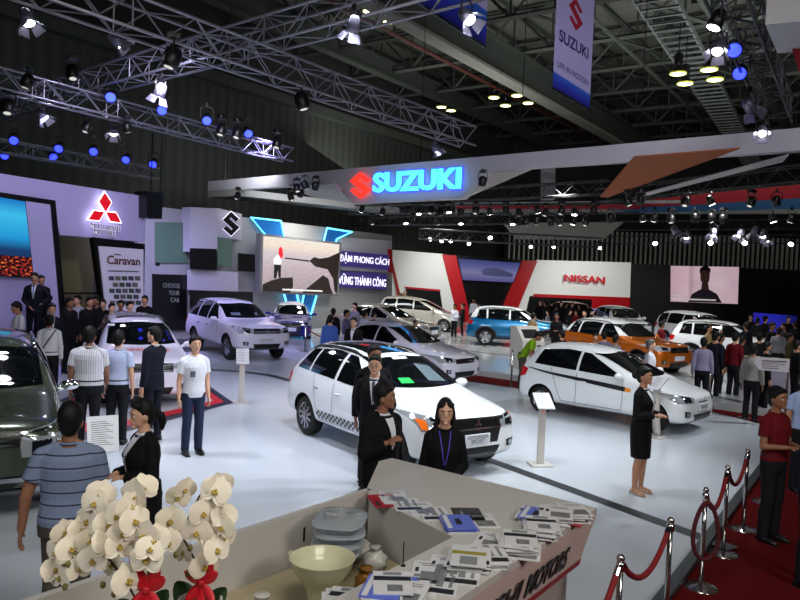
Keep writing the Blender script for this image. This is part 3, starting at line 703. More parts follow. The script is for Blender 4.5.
def corrugated(name, c1, c2, scale):
    m, nt, b = nodemat(name); tc = nt.nodes.new('ShaderNodeTexCoord'); w = nt.nodes.new('ShaderNodeTexWave'); w.inputs['Scale'].default_value = scale; w.inputs['Distortion'].default_value = 0
    mp = nt.nodes.new('ShaderNodeMapping'); mp.inputs['Rotation'].default_value = (0, 0, 0)
    n2 = nt.nodes.new('ShaderNodeTexNoise'); n2.inputs['Scale'].default_value = .3
    cr = nt.nodes.new('ShaderNodeValToRGB'); cr.color_ramp.elements[0].color = lin(c1); cr.color_ramp.elements[1].color = lin(c2); cr.color_ramp.elements[0].position = .3; cr.color_ramp.elements[1].position = .6
    nt.links.new(tc.outputs['Object'], mp.inputs['Vector']); nt.links.new(mp.outputs['Vector'], w.inputs['Vector']); nt.links.new(w.outputs['Color'], cr.inputs['Fac']); nt.links.new(cr.outputs['Color'], b.inputs['Base Color'])
    b.inputs['Roughness'].default_value = .8; return m
M_WALLC = corrugated('corrugated_hall_wall', (40, 43, 40), (50, 53, 49), .9)
M_ROOF = mat('roof_sheet', (88, 90, 84), .85, noise=.25, nscale=.4)
M_STEEL = mat('roof_steel', (50, 54, 50), .7, noise=.15, nscale=1)
M_STEELL = mat('roof_steel_pale', (112, 112, 106), .6)
M_RUST = mat('red_roof_pipe', (74, 30, 24), .7)
def S(name, mb, m, smooth=False): return tag(mb.build(name, m, None, smooth), kind='structure')
# floors
HFZ = -.06
S('floor', MB().box((6, 35, HFZ-.06), (110, 110, .12)), M_HALLF)
crn = G(787, 431, 0); nr = G(655, 600, 0); nr = nr-(crn-nr).normalized()*6
bk = G(465, 381, 0); bl = G(300, 351, 0)
far_l = HF(ab(bl)[0]+1.5, 19.2)
mb = MB(); pts = [nr, crn, G(706, 410, 0), G(535, 391, 0), bk, bl, far_l, HF(2, 19.2), HF(-4, 12), HF(-4, ab(nr)[1])]
mb.add([Vector((p.x, p.y, 0)) for p in pts]+[Vector((p.x, p.y, HFZ-.01)) for p in pts], [tuple(range(9, -1, -1)), tuple(range(10, 20))]+[(i, (i+1) % 10, 10+(i+1) % 10, 10+i) for i in range(10)])
o = S('floor_stand_platform', mb, M_FLOOR); bm = bmesh.new(); bm.from_mesh(o.data); bmesh.ops.recalc_face_normals(bm, faces=bm.faces[:]); bm.to_mesh(o.data); bm.free()
# red carpets (aisles)
mb = MB(); a0, b0 = ab(nr); a1, b1 = ab(crn)
mb.prism([(-6, 0), (34, 0), (34, 7.5), (-6, 7.5)], .012, O=HF(0, b1+.4, HFZ+.012), U=E1, V=-E2)
S('floor_carpet_aisle', mb, M_CARPET)
mb = MB(); p = G(462, 378, 0); q = G(790, 440, 0); d = (q-p).normalized(); n = Vector((-d.y, d.x, 0))
mb.prism([(-9, -1.0), ((q-p).length+3, -1.0), ((q-p).length+3, 7.5), (2.5, 2.2), (-9, 1.55)], .010, O=(p.x, p.y, HFZ+.020), U=d, V=n)
S('floor_carpet_cross_aisle', mb, M_CARPET)
# carpet edge trim
mb = MB(); e = (crn-nr).normalized(); n = Vector((e.y, -e.x, 0)); mb.prism([(0, 0), ((crn-nr).length, 0), ((crn-nr).length, .11), (0, .11)], .05, O=Vector((nr.x, nr.y, -.004)), U=e, V=n)
S('trim_platform_edge', mb, M_DGREY)
def strip(name, pxs, w, z=.004):
    pts = [G(x, y, 0) for x, y in pxs]; mb = MB(); L = []; Rr = []
    for i, p in enumerate(pts):
        d = (pts[min(i+1, len(pts)-1)]-pts[max(0, i-1)]); d.z = 0; d.normalize(); n = Vector((-d.y, d.x, 0))*w/2
        L.append(Vector((p.x, p.y, z))+n); Rr.append(Vector((p.x, p.y, z))-n)
    for i in range(len(pts)-1): mb.add([L[i], Rr[i], Rr[i+1], L[i+1]], [(0, 1, 2, 3)])
    return S(name, mb, M_DGREY)
strip('floor_strip_1', [(425, 437), (497, 463), (610, 504), (733, 549)], .21)
strip('floor_strip_2', [(150, 368), (205, 369.5), (240, 371.5), (268, 375), (300, 383), (345, 398)], .26)
# arrow-shaped floor graphic under the white car at the left
def floor_poly(mb, pxs, z): mb.add([Vector((G(x, y).x, G(x, y).y, z)) for x, y in pxs], [tuple(range(len(pxs)))])
ar = thing('floor_graphic', 'black and red arrow-shaped floor graphic under the white off-road car with red bonnet lettering', 'floor graphic', G(190, 400, .0))
inv = Matrix.Translation(-ar.location)
def arpoly(nm, pxs, z, m):
    mb = MB(); mb.M = inv; floor_poly(mb, pxs, z); mb.build(nm, m, ar)
arpoly('black_border', [(233.5, 403), (160, 423), (90, 441), (40, 428), (55, 402), (100, 384), (160, 378), (208, 385)], .004, mat('graphic_black', (24, 24, 44), .4))
arpoly('red_band', [(224, 402), (160, 418), (95, 434), (56, 424), (66, 402), (104, 388), (160, 382), (205, 388.5)], .006, mat('graphic_red', (196, 20, 34), .4))
arpoly('white_field', [(213, 401), (160, 413), (98, 427), (72, 419), (80, 402), (110, 391), (160, 386), (200, 391)], .008, mat('graphic_white', (190, 190, 200), .3))
# ---- hall shell: side wall parallel to the stand, back wall, roof
BW = 28.2
mb = MB(); mb.prism([(-30, -.1), (75, -.1), (75, 12), (-30, 12)], .3, O=HF(0, BW), U=E1); S('wall_left', mb, M_WALLC)
mb = MB(); mb.prism([(-30, 12), (75, 12), (75, 19), (-30, 19)], .3, O=HF(0, BW+.6), U=E1); S('wall_left_upper', mb, mat('dark_upper_wall', (28, 29, 28), .9, noise=.2, nscale=.3))
mb = MB(); mb.box((0, 0, 0), (105, .9, .5)); o = S('trim_ledge', mb, M_STEEL); o.location = HF(22, BW-.1, 12.1); o.rotation_euler = (0, 0, YAW1)
M_FINS = corrugated('finned_back_wall', (14, 15, 15), (86, 88, 84), .0)
mb = MB(); mb.box((10, 66, 9.5), (110, .4, 19.2)); S('wall_back', mb, mat('dark_back_wall', (20, 21, 21), .9))
mb = MB(); mb.box((62, 30, 9.5), (.4, 90, 19.2)); S('wall_right', mb, mat('dark_back_wall', (20, 21, 21), .9))
# row of pale vertical fins over the back wall (one louvre screen)
fin = thing('louvre_screen', 'long screen of pale vertical fins running high across the back of the hall', 'louvre screen', (18, 60, 0))
mb = MB(); mb.box((8, .3, 5.6), (35, .1, 3.2)); mb.build('backing', mat('louvre_back', (16, 17, 17), .9), fin)
mb = MB()
for i in range(86): mb.box((-9.2+i*.40, 0, 5.6), (.10, .25, 3.1))
mb.build('fins', mat('louvre_fin', (150, 152, 144), .6, emit=.04), fin)
# roof
mb = MB(); mb.prism([(-25, -46), (80, -46), (80, 32), (-25, 32)], -.2, O=HF(0, 0, 17.5), U=E1, V=E2)
for i in range(30): mb.cur = 0
S('ceiling', mb, M_ROOF)
mb = MB()
for i in range(34): mb.prism([(-25, 0), (80, 0), (80, .12), (-25, .12)], .22, O=HF(0, -44+i*2.2, 17.4), U=E1, V=E2)
S('ceiling_purlins', mb, M_STEEL)
def girder(b, z, w, h, mflange, nm, px=None):
    mb = MB(); mb.prism([(-25, 0), (78, 0), (78, h), (-25, h)], .12, O=HF(0, b, z), U=E1); mb.prism([(-25, -w/2), (78, -w/2), (78, w/2), (-25, w/2)], .12, O=HF(0, b, z), U=E1, V=E2)
    mb.prism([(-25, -w/2), (78, -w/2), (78, w/2), (-25, w/2)], .12, O=HF(0, b, z+h), U=E1, V=E2)
    for i in range(26): mb.prism([(0, 0), (.1, 0), (.1, h), (0, h)], w*.8, O=HF(-24+i*4, b+w*.4, z), U=E1)
    return S(nm, mb, mflange)
g0 = G(400, 12, 13.4); g1 = G(600, 135, 13.4)
girder((ab(g0)[1]+ab(g1)[1])/2, 13.4, .7, 1.6, M_STEEL, 'ceiling_girder_1')
mb = MB(); bb = (ab(g0)[1]+ab(g1)[1])/2; mb.prism([(-25, -.38), (78, -.38), (78, .38), (-25, .38)], .06, O=HF(0, bb, 13.28), U=E1, V=E2); mb.prism([(-25, 0), (78, 0), (78, .14), (-25, .14)], .05, O=HF(0, bb-.40, 13.22), U=E1); S('ceiling_girder_flange', mb, M_STEELL)
for i, b in enumerate((7.0, -3.5, -15, 25.5)): girder(b, 14.6, .5, .9, M_STEEL, 'ceiling_girder_%d' % (i+2))
# roof lattice trusses across the hall
def lattice(a, z0, z1, nm, step=2.2):
    mb = MB(); b = -44; mb.box((0, 0, 0), (.01, .01, .01))
    for z in (z0, z1): mb.cone(HF(a, -44, z), HF(a, 30, z), .13, n=4)
    k = 0
    while b < 30:
        mb.cone(HF(a, b, z0 if k % 2 else z1), HF(a, b+step, z1 if k % 2 else z0), .075, n=4); mb.cone(HF(a, b, z0), HF(a, b, z1), .055, n=4)
        b += step; k += 1
    return S(nm, mb, M_STEEL)
for i, a in enumerate(range(6, 76, 5)): lattice(a, 15.0, 17.2, 'ceiling_truss_%d' % (i+1))
for i, b in enumerate((20.5, 11.5, 3, -9)):
    mb = MB(); mb.tube([HF(-20, b, 14.4), HF(76, b, 14.4)], .10, 6); S('ceiling_pipe_%d' % (i+1), mb, M_RUST if i % 2 == 0 else M_STEEL)
mb = MB()                                      # cross bracing between the girders
for a in range(6, 70, 10):
    for b in (7, -3.5): mb.cone(HF(a, b, 14.7), HF(a+10, b+10 if b < 0 else b+9.5, 17), .10, n=4); mb.cone(HF(a+10, b, 14.7), HF(a, b+9.8, 17), .10, n=4)
S('ceiling_bracing', mb, M_STEEL)
# catwalk with rungs (upper right)
c0, c1 = G(655, 0, 14), G(738, 140, 14); d = (c1-c0).normalized(); n = Vector((-d.y, d.x, 0)); mb = MB(); L = (c1-c0).length+20
for sg in (-.75, .75): mb.prism([(-12, 0), (L, 0), (L, .25), (-12, .25)], .1, O=c0+n*sg, U=d)
for i in range(60): mb.prism([(0, -.75), (.12, -.75), (.12, .75), (0, .75)], .08, O=c0+d*(i*.9-10), U=d, V=n)
S('ceiling_catwalk', mb, mat('catwalk_steel', (84, 88, 88), .6))
# ---- high-bay lamps
M_BAY = mat('high_bay_glow', (255, 250, 215), .4, emit=9, ecol=(252, 246, 190)); M_BAYR = mat('high_bay_rim', (170, 170, 60), .5, emit=.5)
def bay(loc, label, sc=1, group=None, src=[None]):
    if src[0] is None:
        r = thing('high_bay_lamp', label, 'lamp', loc, group=group)
        MB().lathe([(.10, .75), (.16, .70), (.16, .30), (.12, .24), (.24, .12), (.30, .0), (.27, .0)], 20).build('housing', M_BLK, r, True)
        MB().lathe([(.265, .0), (.265, -.02)], 20).build('lens', M_BAY, r)
        MB().lathe([(.31, .03), (.31, -.025), (.27, -.025), (.27, .03)], 20).build('rim', M_BAYR, r)
        MB().tube([(0, 0, .7), (0, 0, 1.9)], .02, 5).build('suspension', M_BLK, r)
        src[0] = r
    else: r = dup(src[0], loc, 0, label, group)
    r.scale = (sc,)*3; return r
bays = [((369, 11), 15, 'lit high-bay lamp hanging just left of the big roof girder, nearer of the pair'), ((389, 22), 15, 'lit high-bay lamp hanging close beside the big roof girder'),
 ((241, 43), 15, 'small lit high-bay lamp seen through the long diagonal lighting truss'), ((260, 52), 15, 'lit high-bay lamp seen just below the long diagonal lighting truss'),
 ((363, 115), 14.6, 'leftmost high-bay lamp of the four under the end of the diagonal truss'), ((380, 113), 14.6, 'farthest high-bay lamp of the four under the end of the diagonal truss'), ((376.5, 121.5), 14.6, 'lowest high-bay lamp of the four under the end of the diagonal truss'), ((393, 119), 14.6, 'rightmost high-bay lamp of the four under the end of the diagonal truss'),
 ((441.5, 107), 14.6, 'bigger lamp of the tilted white pair above the end of the long truss'), ((451, 110.5), 14.6, 'smaller lamp of the tilted white pair above the end of the long truss'),
 ((494, 97.5), 14, 'leftmost high-bay lamp of the four below the roof girder'), ((505.5, 105.5), 14, 'lowest high-bay lamp of the four below the roof girder'), ((517, 95.5), 14, 'topmost high-bay lamp of the four below the roof girder'), ((528, 103), 14, 'rightmost high-bay lamp of the four below the roof girder'),
 ((678, 73.5), 12.0, 'leftmost high-bay lamp of the four under the catwalk'), ((685, 83.5), 12.0, 'second-lowest lamp left of the catwalk group of four'), ((709, 69.5), 12.0, 'topmost high-bay lamp of the four under the catwalk'), ((715, 79.5), 12.0, 'rightmost high-bay lamp of the four under the catwalk')]
for (x, y), z, l in bays: bay(G(x, y, z), l, 1.15 if x < 300 or x > 440 else 1.0)
# ---- lighting trusses
M_TRUSS = mat('aluminium_truss', (150, 150, 165), .35, .6); M_TRUSSD = mat('dark_truss', (70, 72, 76), .5, .4)
def truss(label, p0, p1, w=.42, r=.028, m=None, step=None, tri=False, group=None):
    m = m or M_TRUSS; p0, p1 = Vector(p0), Vector(p1); d = p1-p0; L = d.length; d.normalize()
    side = Vector((-d.y, d.x, 0)).normalized() if abs(d.z) < .9 else Vector((1, 0, 0)); up = side.cross(d) if side.cross(d).z > 0 else d.cross(side)
    root = thing('lighting_truss', label, 'truss', p0, group=group); step = step or w*1.15
    offs = [side*w/2+up*w/2, side*-w/2+up*w/2, side*w/2-up*w/2, side*-w/2-up*w/2]
    for o in offs: MB().cone(o, o+d*L, r, n=8).build('chord', m, root, True)
    mb = MB(); n = max(2, int(L/step))
    for f, (i, j) in enumerate(((0, 1), (2, 3), (0, 2), (1, 3))):
        for k in range(n):
            a, b = (i, j) if (k+f) % 2 else (j, i)
            mb.cone(offs[a]+d*(L*k/n), offs[b]+d*(L*(k+1)/n), r*.45, n=5, caps=False)
            if k % 4 == 0: mb.cone(offs[i]+d*(L*k/n), offs[j]+d*(L*k/n), r*.5, n=5, caps=False)
    mb.build('lacing', m, root); return root
TZ = 6.6
def tpx(label, a, b, z=TZ, ext0=0, ext1=0, **k):
    p, q = G(*a, z), G(*b, z); d = (q-p).normalized(); return truss(label, p-d*ext0, q+d*ext1, **k)
tpx('silver box truss across the middle left carrying black spot lamps', (0, 80), (288, 155), z=6.55, ext0=3, w=.42)
tpx('far silver truss at left carrying the row of lit blue lamps', (0, 146), (156, 174), ext0=3, w=.42)
tpx('long silver box truss rising from the left edge to the top', (0, 108), (385, 2), z=7.12, ext0=4, ext1=3, w=.48)
tpx('long diagonal silver box truss running from the top left to the middle', (90, 2), (468, 137), z=6.5, ext0=4, w=.48)
tpx('dark hanging truss at the upper right with cables', (738, 8), (780, 112), z=6.9, ext0=3, w=.5, m=M_TRUSSD)
tpx('dark truss behind the white roof panel in the middle', (455, 196), (610, 187), z=6.4, w=.5, m=M_TRUSSD)
tpx('dark truss behind the orange panel at right', (600, 196), (820, 172), z=6.4, ext1=3, w=.5, m=M_TRUSSD)
tpx('grey truss in the crowded middle carrying a row of black lamps', (345, 210), (640, 208), z=6.0, w=.42, m=M_TRUSSD)
tpx('grey truss lower in the middle carrying black lamps', (352, 222), (520, 219), z=5.6, w=.42, m=M_TRUSSD)
tpx('far grey truss over the right-hand show cars, upper of two', (600, 226), (830, 224), z=6.3, w=.5, m=M_TRUSSD)
tpx('far grey truss over the right-hand show cars, lower of two', (600, 240), (830, 239), z=5.9, w=.5, m=M_TRUSSD)
tpx('thin far truss above the red and white display wall', (420, 234), (600, 243), z=4.7, w=.45, m=M_TRUSSD)
# ---- stage lamps
M_LHOUS = mat('lamp_housing_grey', (120, 118, 140), .35, .5); M_LBLK = mat('lamp_housing_black', (10, 10, 12), .4)
M_LON = mat('lamp_on_white', (255, 255, 250), .3, emit=14); M_LBLUE = mat('lamp_on_blue', (90, 120, 255), .3, emit=5.5, ecol=(34, 44, 255)); M_LDIM = mat('lamp_lens_dim', (200, 200, 190), .1, emit=1.0)
def lamp_proto(kind, tilt, label):
    r = thing({'par': 'par_can', 'barn': 'barn_door_spotlight', 'head': 'moving_head_lamp', 'wash': 'stage_lamp'}[kind], label, 'stage lamp')
    T = Matrix.Translation((0, 0, -.32)) @ Matrix.Rotation(tilt, 4, 'Y')
    hm = {'par': M_LBLK, 'barn': M_LHOUS, 'head': M_LBLK, 'wash': M_LBLK}[kind]; lm = {'par': M_LBLUE, 'barn': M_LON, 'head': M_LBLK, 'wash': M_LON}[kind]
    mb = MB(); mb.M = T
    if kind == 'head': mb.lathe([(.07, .17), (.14, .12), (.16, 0), (.15, -.16), (.12, -.20), (.10, -.20)], 18)
    else: mb.lathe([(.06, .20), (.11, .16), (.13, .04), (.14, -.15), (.125, -.15)], 18)
    mb.build('housing', hm, r, True)
    mb = MB(); mb.M = T; mb.lathe([(.118, -.13), (.115, -.155)] if kind != 'head' else [(.085, -.19), (.08, -.205)], 18); mb.build('lens', lm if kind != 'head' else M_LDIM, r)
    y = MB(); y.tube([(0, .17, -.32), (0, .17, -.05), (0, .10, .0), (0, -.10, 0), (0, -.17, -.05), (0, -.17, -.32)], .018, 6); y.build('yoke', M_LBLK, r)
    c = MB(); c.box((0, 0, .06), (.07, .06, .12)); (c.box((0, 0, .02), (.26, .22, .12), bev=.02) if kind == 'head' else None); c.build('clamp', M_LBLK, r)
    if kind == 'barn':
        for k in range(4):
            Q = T @ Matrix.Rotation(k*pi/2, 4, 'Z'); b = MB(); b.M = Q
            b.add([(.14, -.11, -.15), (.14, .11, -.15), (.24, .15, -.32), (.24, -.15, -.32), (.145, -.11, -.15), (.145, .11, -.15), (.245, .15, -.32), (.245, -.15, -.32)], [(0, 1, 2, 3), (7, 6, 5, 4), (0, 4, 5, 1), (2, 6, 7, 3), (1, 5, 6, 2), (3, 7, 4, 0)]); b.build('barn_door', M_LHOUS, r)
    return r
LP = {}
def lamp(kind, px, z, pan, tilt, label, sc=1.0, group=None, loc=None):
    key = (kind, round(tilt, 1)); P = loc if loc is not None else G(px[0], px[1], z)
    if pan is None: pan = atan2(P.y, P.x)+R.uniform(-.25, .25)
    P = loc if loc is not None else G(px[0], px[1], z)
    if key not in LP: LP[key] = r = lamp_proto(kind, tilt, label); r.location = P; r.rotation_euler = (0, 0, pan); r['label'] = label
    else: r = dup(LP[key], P, pan, label)
    if group: r['group'] = group
    elif 'group' in r: del r['group']
    r.scale = (sc,)*3; return r
ZB = 6.45
for x, y, sc, pan, tl, l in [(27, 2, .68, 2.8, .5, 'big barn-door spotlight hanging at the top left corner'), (117, 26, .66, 3.6, .9, 'barn-door spotlight with two bright flares near the top left'), (161, 78, .78, -.4, .4, 'barn-door spotlight hanging under the rising truss by the lit blue lamps'),
        (42, 104, .75, 3.2, .7, 'unlit grey barn-door spotlight low on the left truss'), (114, 121, .75, 1.8, .5, 'brightly lit barn-door spotlight hanging straight down under the left truss'), (354, 10, .66, -1.0, .5, 'barn-door spotlight at the top end of the rising truss'),
        (467, 0, .66, 2.4, .8, 'barn-door spotlight in front of the blue-edged white banner'), (719, 32, .66, 1.0, .6, 'white winged barn-door spotlight lit at the upper right'), (750, 92, .8, 3.6, .8, 'barn-door spotlight aimed left under the dark hanging truss'), (763, 120, .72, 1.1, .8, 'brightest barn-door spotlight just above the white roof band'), (436, 138, .75, 3.4, .5, 'barn-door spotlight at the far end of the long diagonal truss')]:
    lamp('barn', (x, y), ZB, pan, tl, l, sc)
lamp('wash', (718, 2), 6.6, 0, .4, 'dark lamp with a bright rim at the top right beside the truss', .75)
for x, y, l in [(8, 92, 'fat black moving-head lamp at the left edge on the truss'), (87, 117, 'black flood lamp with white barn flap under the left truss'), (127, 117, 'black moving-head lamp right of the lit barn-door spotlight'), (173, 38, 'large black moving-head lamp under the rising truss'), (302, 85, 'black moving-head lamp below the long diagonal truss'), (73, 58, 'black hoist-like lamp where the trusses cross'), (28, 68, 'small black lamp standing on the left truss')]:
    lamp('head', (x, y), 6.35, R.uniform(0, 6), .3, l, .9 if x in (8, 173, 302) else .72)
for x, y, l in [(14, 133, 'lit blue lamp nearest the left edge on the far truss'), (60, 142, 'lit blue lamp second along the far truss'), (94, 145, 'lit blue lamp in the middle of the far truss'), (127, 154, 'lit blue lamp fourth along the far truss'), (154, 159, 'lit blue lamp at the right end of the far truss'), (5, 150, 'lit blue lamp low at the left edge'), (53, 151, 'dim blue lamp facing down on the far truss')]:
    lamp('par', (x, y-6), 7.1, None, 1.0, l, 1.15)
for x, y, l in [(112, 88, 'lit blue lamp under the crossing of the left trusses'), (163, 102, 'lit blue lamp right of the grey barn-door spotlight'), (207, 113, 'lit blue lamp above the far left truss end'), (248, 127, 'rightmost lit blue lamp at the left'), (735, 35, 'small lit blue lamp beside the winged spotlight'), (741, 60, 'lit blue lamp below the dark hanging truss')]:
    lamp('par', (x, y-6), 7.0, None, 1.0, l, .95)
for x, y, l in [(222, 118, 'black unlit lamp right of the upper blue lamp'), (238, 121, 'black unlit lamp beside the rightmost blue lamp'), (278, 132, 'black unlit lamp near the end of the far truss')]: lamp('head', (x, y), 6.6, 1, .3, l, .85)
gm = 'black lamps in rows under the middle trusses'
for i, x in enumerate((362, 383, 409, 419, 431, 441, 449, 461, 476, 490, 506, 519, 538, 546, 562, 575, 594)):
    lamp('head' if i % 3 else 'wash', (x, 203+(i % 2)*2), 5.6, R.uniform(0, 6), .3, 'small black lamp hanging in the crowded row above the red and white wall', .78, gm)
gm2 = 'black lamps on the lower middle truss'
for i, x in enumerate((372, 406, 413, 438, 461, 472, 482, 513, 520, 526, 537, 551, 560, 574, 586)):
    lamp('wash' if i % 3 == 1 else 'head', (x, 215), 5.2, R.uniform(0, 6), .3, 'small black lamp hanging in the lower crowded row above the red and white wall', .74, gm2)
gm3 = 'lamps on the trusses over the right-hand show cars'
for i, x in enumerate((628, 641, 686, 711, 752, 777)): lamp('head' if i % 2 == 0 else 'wash', (x, 192), 5.9, R.uniform(0, 6), .4, 'lamp hanging under the dark truss over the right-hand show cars', .9, gm3)
for i, x in enumerate((611, 643, 655, 671, 695, 712, 724, 773, 792)): lamp('wash' if i % 3 else 'head', (x, 210), 5.4, R.uniform(0, 6), .3, 'lamp hanging under the middle truss over the right-hand show cars', .85, gm3+', middle row')
gm4 = 'white flood lamps on the far trusses'
for i, (x, y) in enumerate(((655, 236), (711, 235), (745, 235), (792, 236), (531, 241), (554, 241), (490, 231), (469, 238), (451, 235), (442, 235), (600, 242), (431, 233))):
    lamp('wash', (x, y), 5.3 if x > 600 else 5.0, None, 1.0, 'small bright white flood lamp on the far trusses', .95 if x > 600 else .8, gm4)
for i, (x, y) in enumerate(((675, 222), (687, 228), (714, 225), (741, 226), (755, 223), (764, 226), (767, 231))): lamp('barn', (x, y), 5.8, R.uniform(0, 6), .5, 'small flared spotlight between the two far trusses at right', 1.1, 'flared spotlights between the far trusses')
for x, y, l in [(297, 180, 'black lamp under the left arm of the white suspended roof'), (301, 186, 'small black lamp left of the big black one under the white roof'), (238, 189, 'tiny black lamp under the left tip of the white roof'), (291, 190, 'tiny lit lamp under the left arm of the white roof'), (305, 177, 'round black lamp beside the bright red emblem'), (316, 178, 'black lamp right next to the bright red emblem'), (483, 172, 'black double lamp in front of the white triangular roof panel')]:
    lamp('head', (x, y), 6.0, R.uniform(0, 6), .4, l, .8)
# ---------------------------------------------------------------- stands, signs, screens
def plane_pts(fn, pxs): return [fn(x, y) for x, y in pxs]
def panel(name, pts, m, parent=None, thick=.1, back=None):
    """flat polygon through 3-D points, given a thickness away from the camera"""
    mb = MB(); pts = [Vector(p) for p in pts]; n = len(pts)
    N = Vector((0, 0, 0))
    for i in range(n): N += (pts[i]).cross(pts[(i+1) % n])
    N.normalize()
    if N.dot(pts[0]-CP) < 0: N = -N
    q = [p+N*thick for p in pts]
    mb.add(pts+q, [tuple(range(n)), tuple(range(2*n-1, n-1, -1))]+[(i, i+n, (i+1) % n+n, (i+1) % n) for i in range(n)])
    if parent: mb.v = [v-Vector(parent.location) for v in mb.v]
    return mb.build(name, m, parent)
def toward(pts, d): return [Vector(p)+(CP-Vector(p)).normalized()*d for p in pts]
def mk(base):                              # plane through base parallel to the stand axis, as a pixel -> point function, offset towards the camera
    def f(x, y, off=0.0):
        b = base-E2*off; return PL(x, y, b, b+E1)
    return f
MWP = mk(G(0, 261+142, 0)); mwb = HF(0, 19.0)
MW = mk(mwb)
M_GLOW = mat('wall_lit_lilac', (192, 184, 236), .5)  # white panel; the lilac light on it is put into the colour
# -- stand wall at the left
W = thing('exhibition_wall', 'tall white stand wall with a sloping black-edged screen frame and glowing three-diamond sign', 'stand wall', MW(100, 330))
W.location.z = 0
def wp(name, pxs, m, off=0, thick=.12, par=W): return panel(name, [MW(x, y, off) for x, y in pxs], m, par, thick)
wp('header_panel', [(-60, 164), (146, 196.5), (145, 242), (60, 235), (52, 200), (-60, 184)], M_GLOW, 0, .35)
wp('screen_surround', [(-60, 184), (53, 201), (66, 330), (-60, 330)], M_GLOW, .12, .2)
wp('black_edge', [(-60, 183), (55.5, 200.5), (69, 345), (63, 345), (51, 204.5), (-60, 188)], M_BLACKP, .16, .1)
wp('poster_surround', [(93, 237), (145, 244), (143.5, 330), (106, 330)], M_BLACKP, .05, .2)
# stair recess behind the opening
panel('recess_back', [HF(a, 20.6, z) for a, z in ((ab(MW(55, 250))[0]+.4, 0), (ab(MW(99, 250))[0]+.9, 0), (ab(MW(99, 250))[0]+.9, 4.6), (ab(MW(55, 250))[0]+.4, 4.6))], mat('olive_recess', (92, 88, 48), .8), W, .1)
st = thing('staircase', 'dim staircase with thin handrail behind the opening in the white stand wall', 'staircase', HF(15, 20, 0))
mb = MB(); mb.M = Matrix.Translation(-st.location)
ra = ab(MW(62, 258))[0]; rb = ab(MW(98, 300))[0]
mb.tube([HF(ra-.6, 19.8, 3.1), HF(rb-1.2, 19.8, 1.9), HF(rb+.5, 19.8, 1.9)], .03, 6)
for i in range(7): a = lerp(ra-.6, rb-1.2, i/6); mb.tube([HF(a, 19.8, 3.1-1.2*i/6), HF(a, 19.8, 2.1-1.2*i/6)], .02, 5)
mb.build('handrail', M_BLK, st)
mb = MB(); mb.M = Matrix.Translation(-st.location)
for i in range(7): mb.box(HF(lerp(ra-.6, rb-1.2, i/6), 20.2, 1.05-.6*i/6), (.4, .7, 2.1-1.2*i/6), rz=YAW1)
mb.build('steps', mat('stair_grey', (84, 82, 70), .7), st)
# three-diamond sign
sg_ = thing('illuminated_sign', 'glowing red three-diamond emblem with lettering on the white stand wall', 'sign', MW(104, 215, .12))
M_DIA = mat('sign_red', (215, 12, 28), .35, emit=.55, ecol=(225, 20, 40)); M_DIW = mat('sign_white_edge', (255, 255, 255), .3, emit=1.6)
for nm, q in (('emblem_diamond', [(105.3, 193), (111.5, 202.5), (106.3, 211.5), (100, 201.5)]), ('emblem_diamond', [(104.5, 212), (99.5, 220.5), (89.3, 219.5), (95, 210.8)]), ('emblem_diamond', [(106.8, 212), (116.3, 213), (121, 222.5), (111.5, 221.3)])):
    cx = sum(p[0] for p in q)/4; cy = sum(p[1] for p in q)/4
    panel('emblem_outline', [MW(cx+(x-cx)*1.22-.5, cy+(y-cy)*1.22-.2, .16) for x, y in q], M_DIW, sg_, .05); panel(nm, [MW(x, y, .22) for x, y in q], M_DIA, sg_, .05)
def wall_text(nm, body, a, b, m, hpx, par, f=MW, off=.2, bold=0.0, thick=.01):
    P, Q = f(a[0], a[1], off), f(b[0], b[1], off); U = (Q-P).normalized(); c = (P+Q)/2
    x = (a[0]+b[0])/2; y = (a[1]+b[1])/2; h = (f(x, y-hpx/2, off)-f(x, y+hpx/2, off)).length
    o = text(nm, body, c, U, Vector((0, 0, 1)), (Q-P).length, m, None, height=h, thick=thick, off=0, bold=bold)
    if par: o.parent = par; o.data.transform(Matrix.Translation(-par.location))
    return o
M_TXD = mat('sign_dark_text', (40, 38, 60), .4)
M_DIW2 = mat('sign_white_soft', (235, 232, 250), .3, emit=.7); wall_text('lettering_halo', 'MITSUBISHI', (90, 225), (120, 229), M_DIW2, 5.4, sg_, bold=.03); wall_text('lettering_halo', 'MOTORS', (93.5, 231), (115.5, 234), M_DIW2, 5.4, sg_, bold=.03)
wall_text('lettering', 'MITSUBISHI', (90.5, 225), (119.5, 229), M_TXD, 4.6, sg_, off=.25); wall_text('lettering', 'MOTORS', (94, 231), (115, 234), M_TXD, 4.6, sg_, off=.25)
# big screen at left edge: cyan light rays over a night city
def screen_mat(name, build, emit=1.0):
    m, nt, b = nodemat(name); tc = nt.nodes.new('ShaderNodeTexCoord'); sp = nt.nodes.new('ShaderNodeSeparateXYZ'); nt.links.new(tc.outputs['UV'], sp.inputs[0])
    col = build(nt, tc, sp); b.inputs['Base Color'].default_value = (.01, .01, .01, 1); b.inputs['Roughness'].default_value = .25
    nt.links.new(col, b.inputs['Emission Color']); b.inputs['Emission Strength'].default_value = emit; return m
def ramp(nt, src, stops):
    r = nt.nodes.new('ShaderNodeValToRGB'); els = r.color_ramp.elements
    while len(els) < len(stops): els.new(.5)
    for e, (p, c) in zip(els, stops): e.position = p; e.color = lin(c)
    nt.links.new(src, r.inputs['Fac']); return r.outputs['Color']
def noise_(nt, tc, sc, det=3, st=(1, 1, 1)):
    mp = nt.nodes.new('ShaderNodeMapping'); mp.inputs['Scale'].default_value = st; n = nt.nodes.new('ShaderNodeTexNoise'); n.inputs['Scale'].default_value = sc; n.inputs['Detail'].default_value = det
    nt.links.new(tc.outputs['UV'], mp.inputs[0]); nt.links.new(mp.outputs[0], n.inputs['Vector']); return n.outputs['Fac']
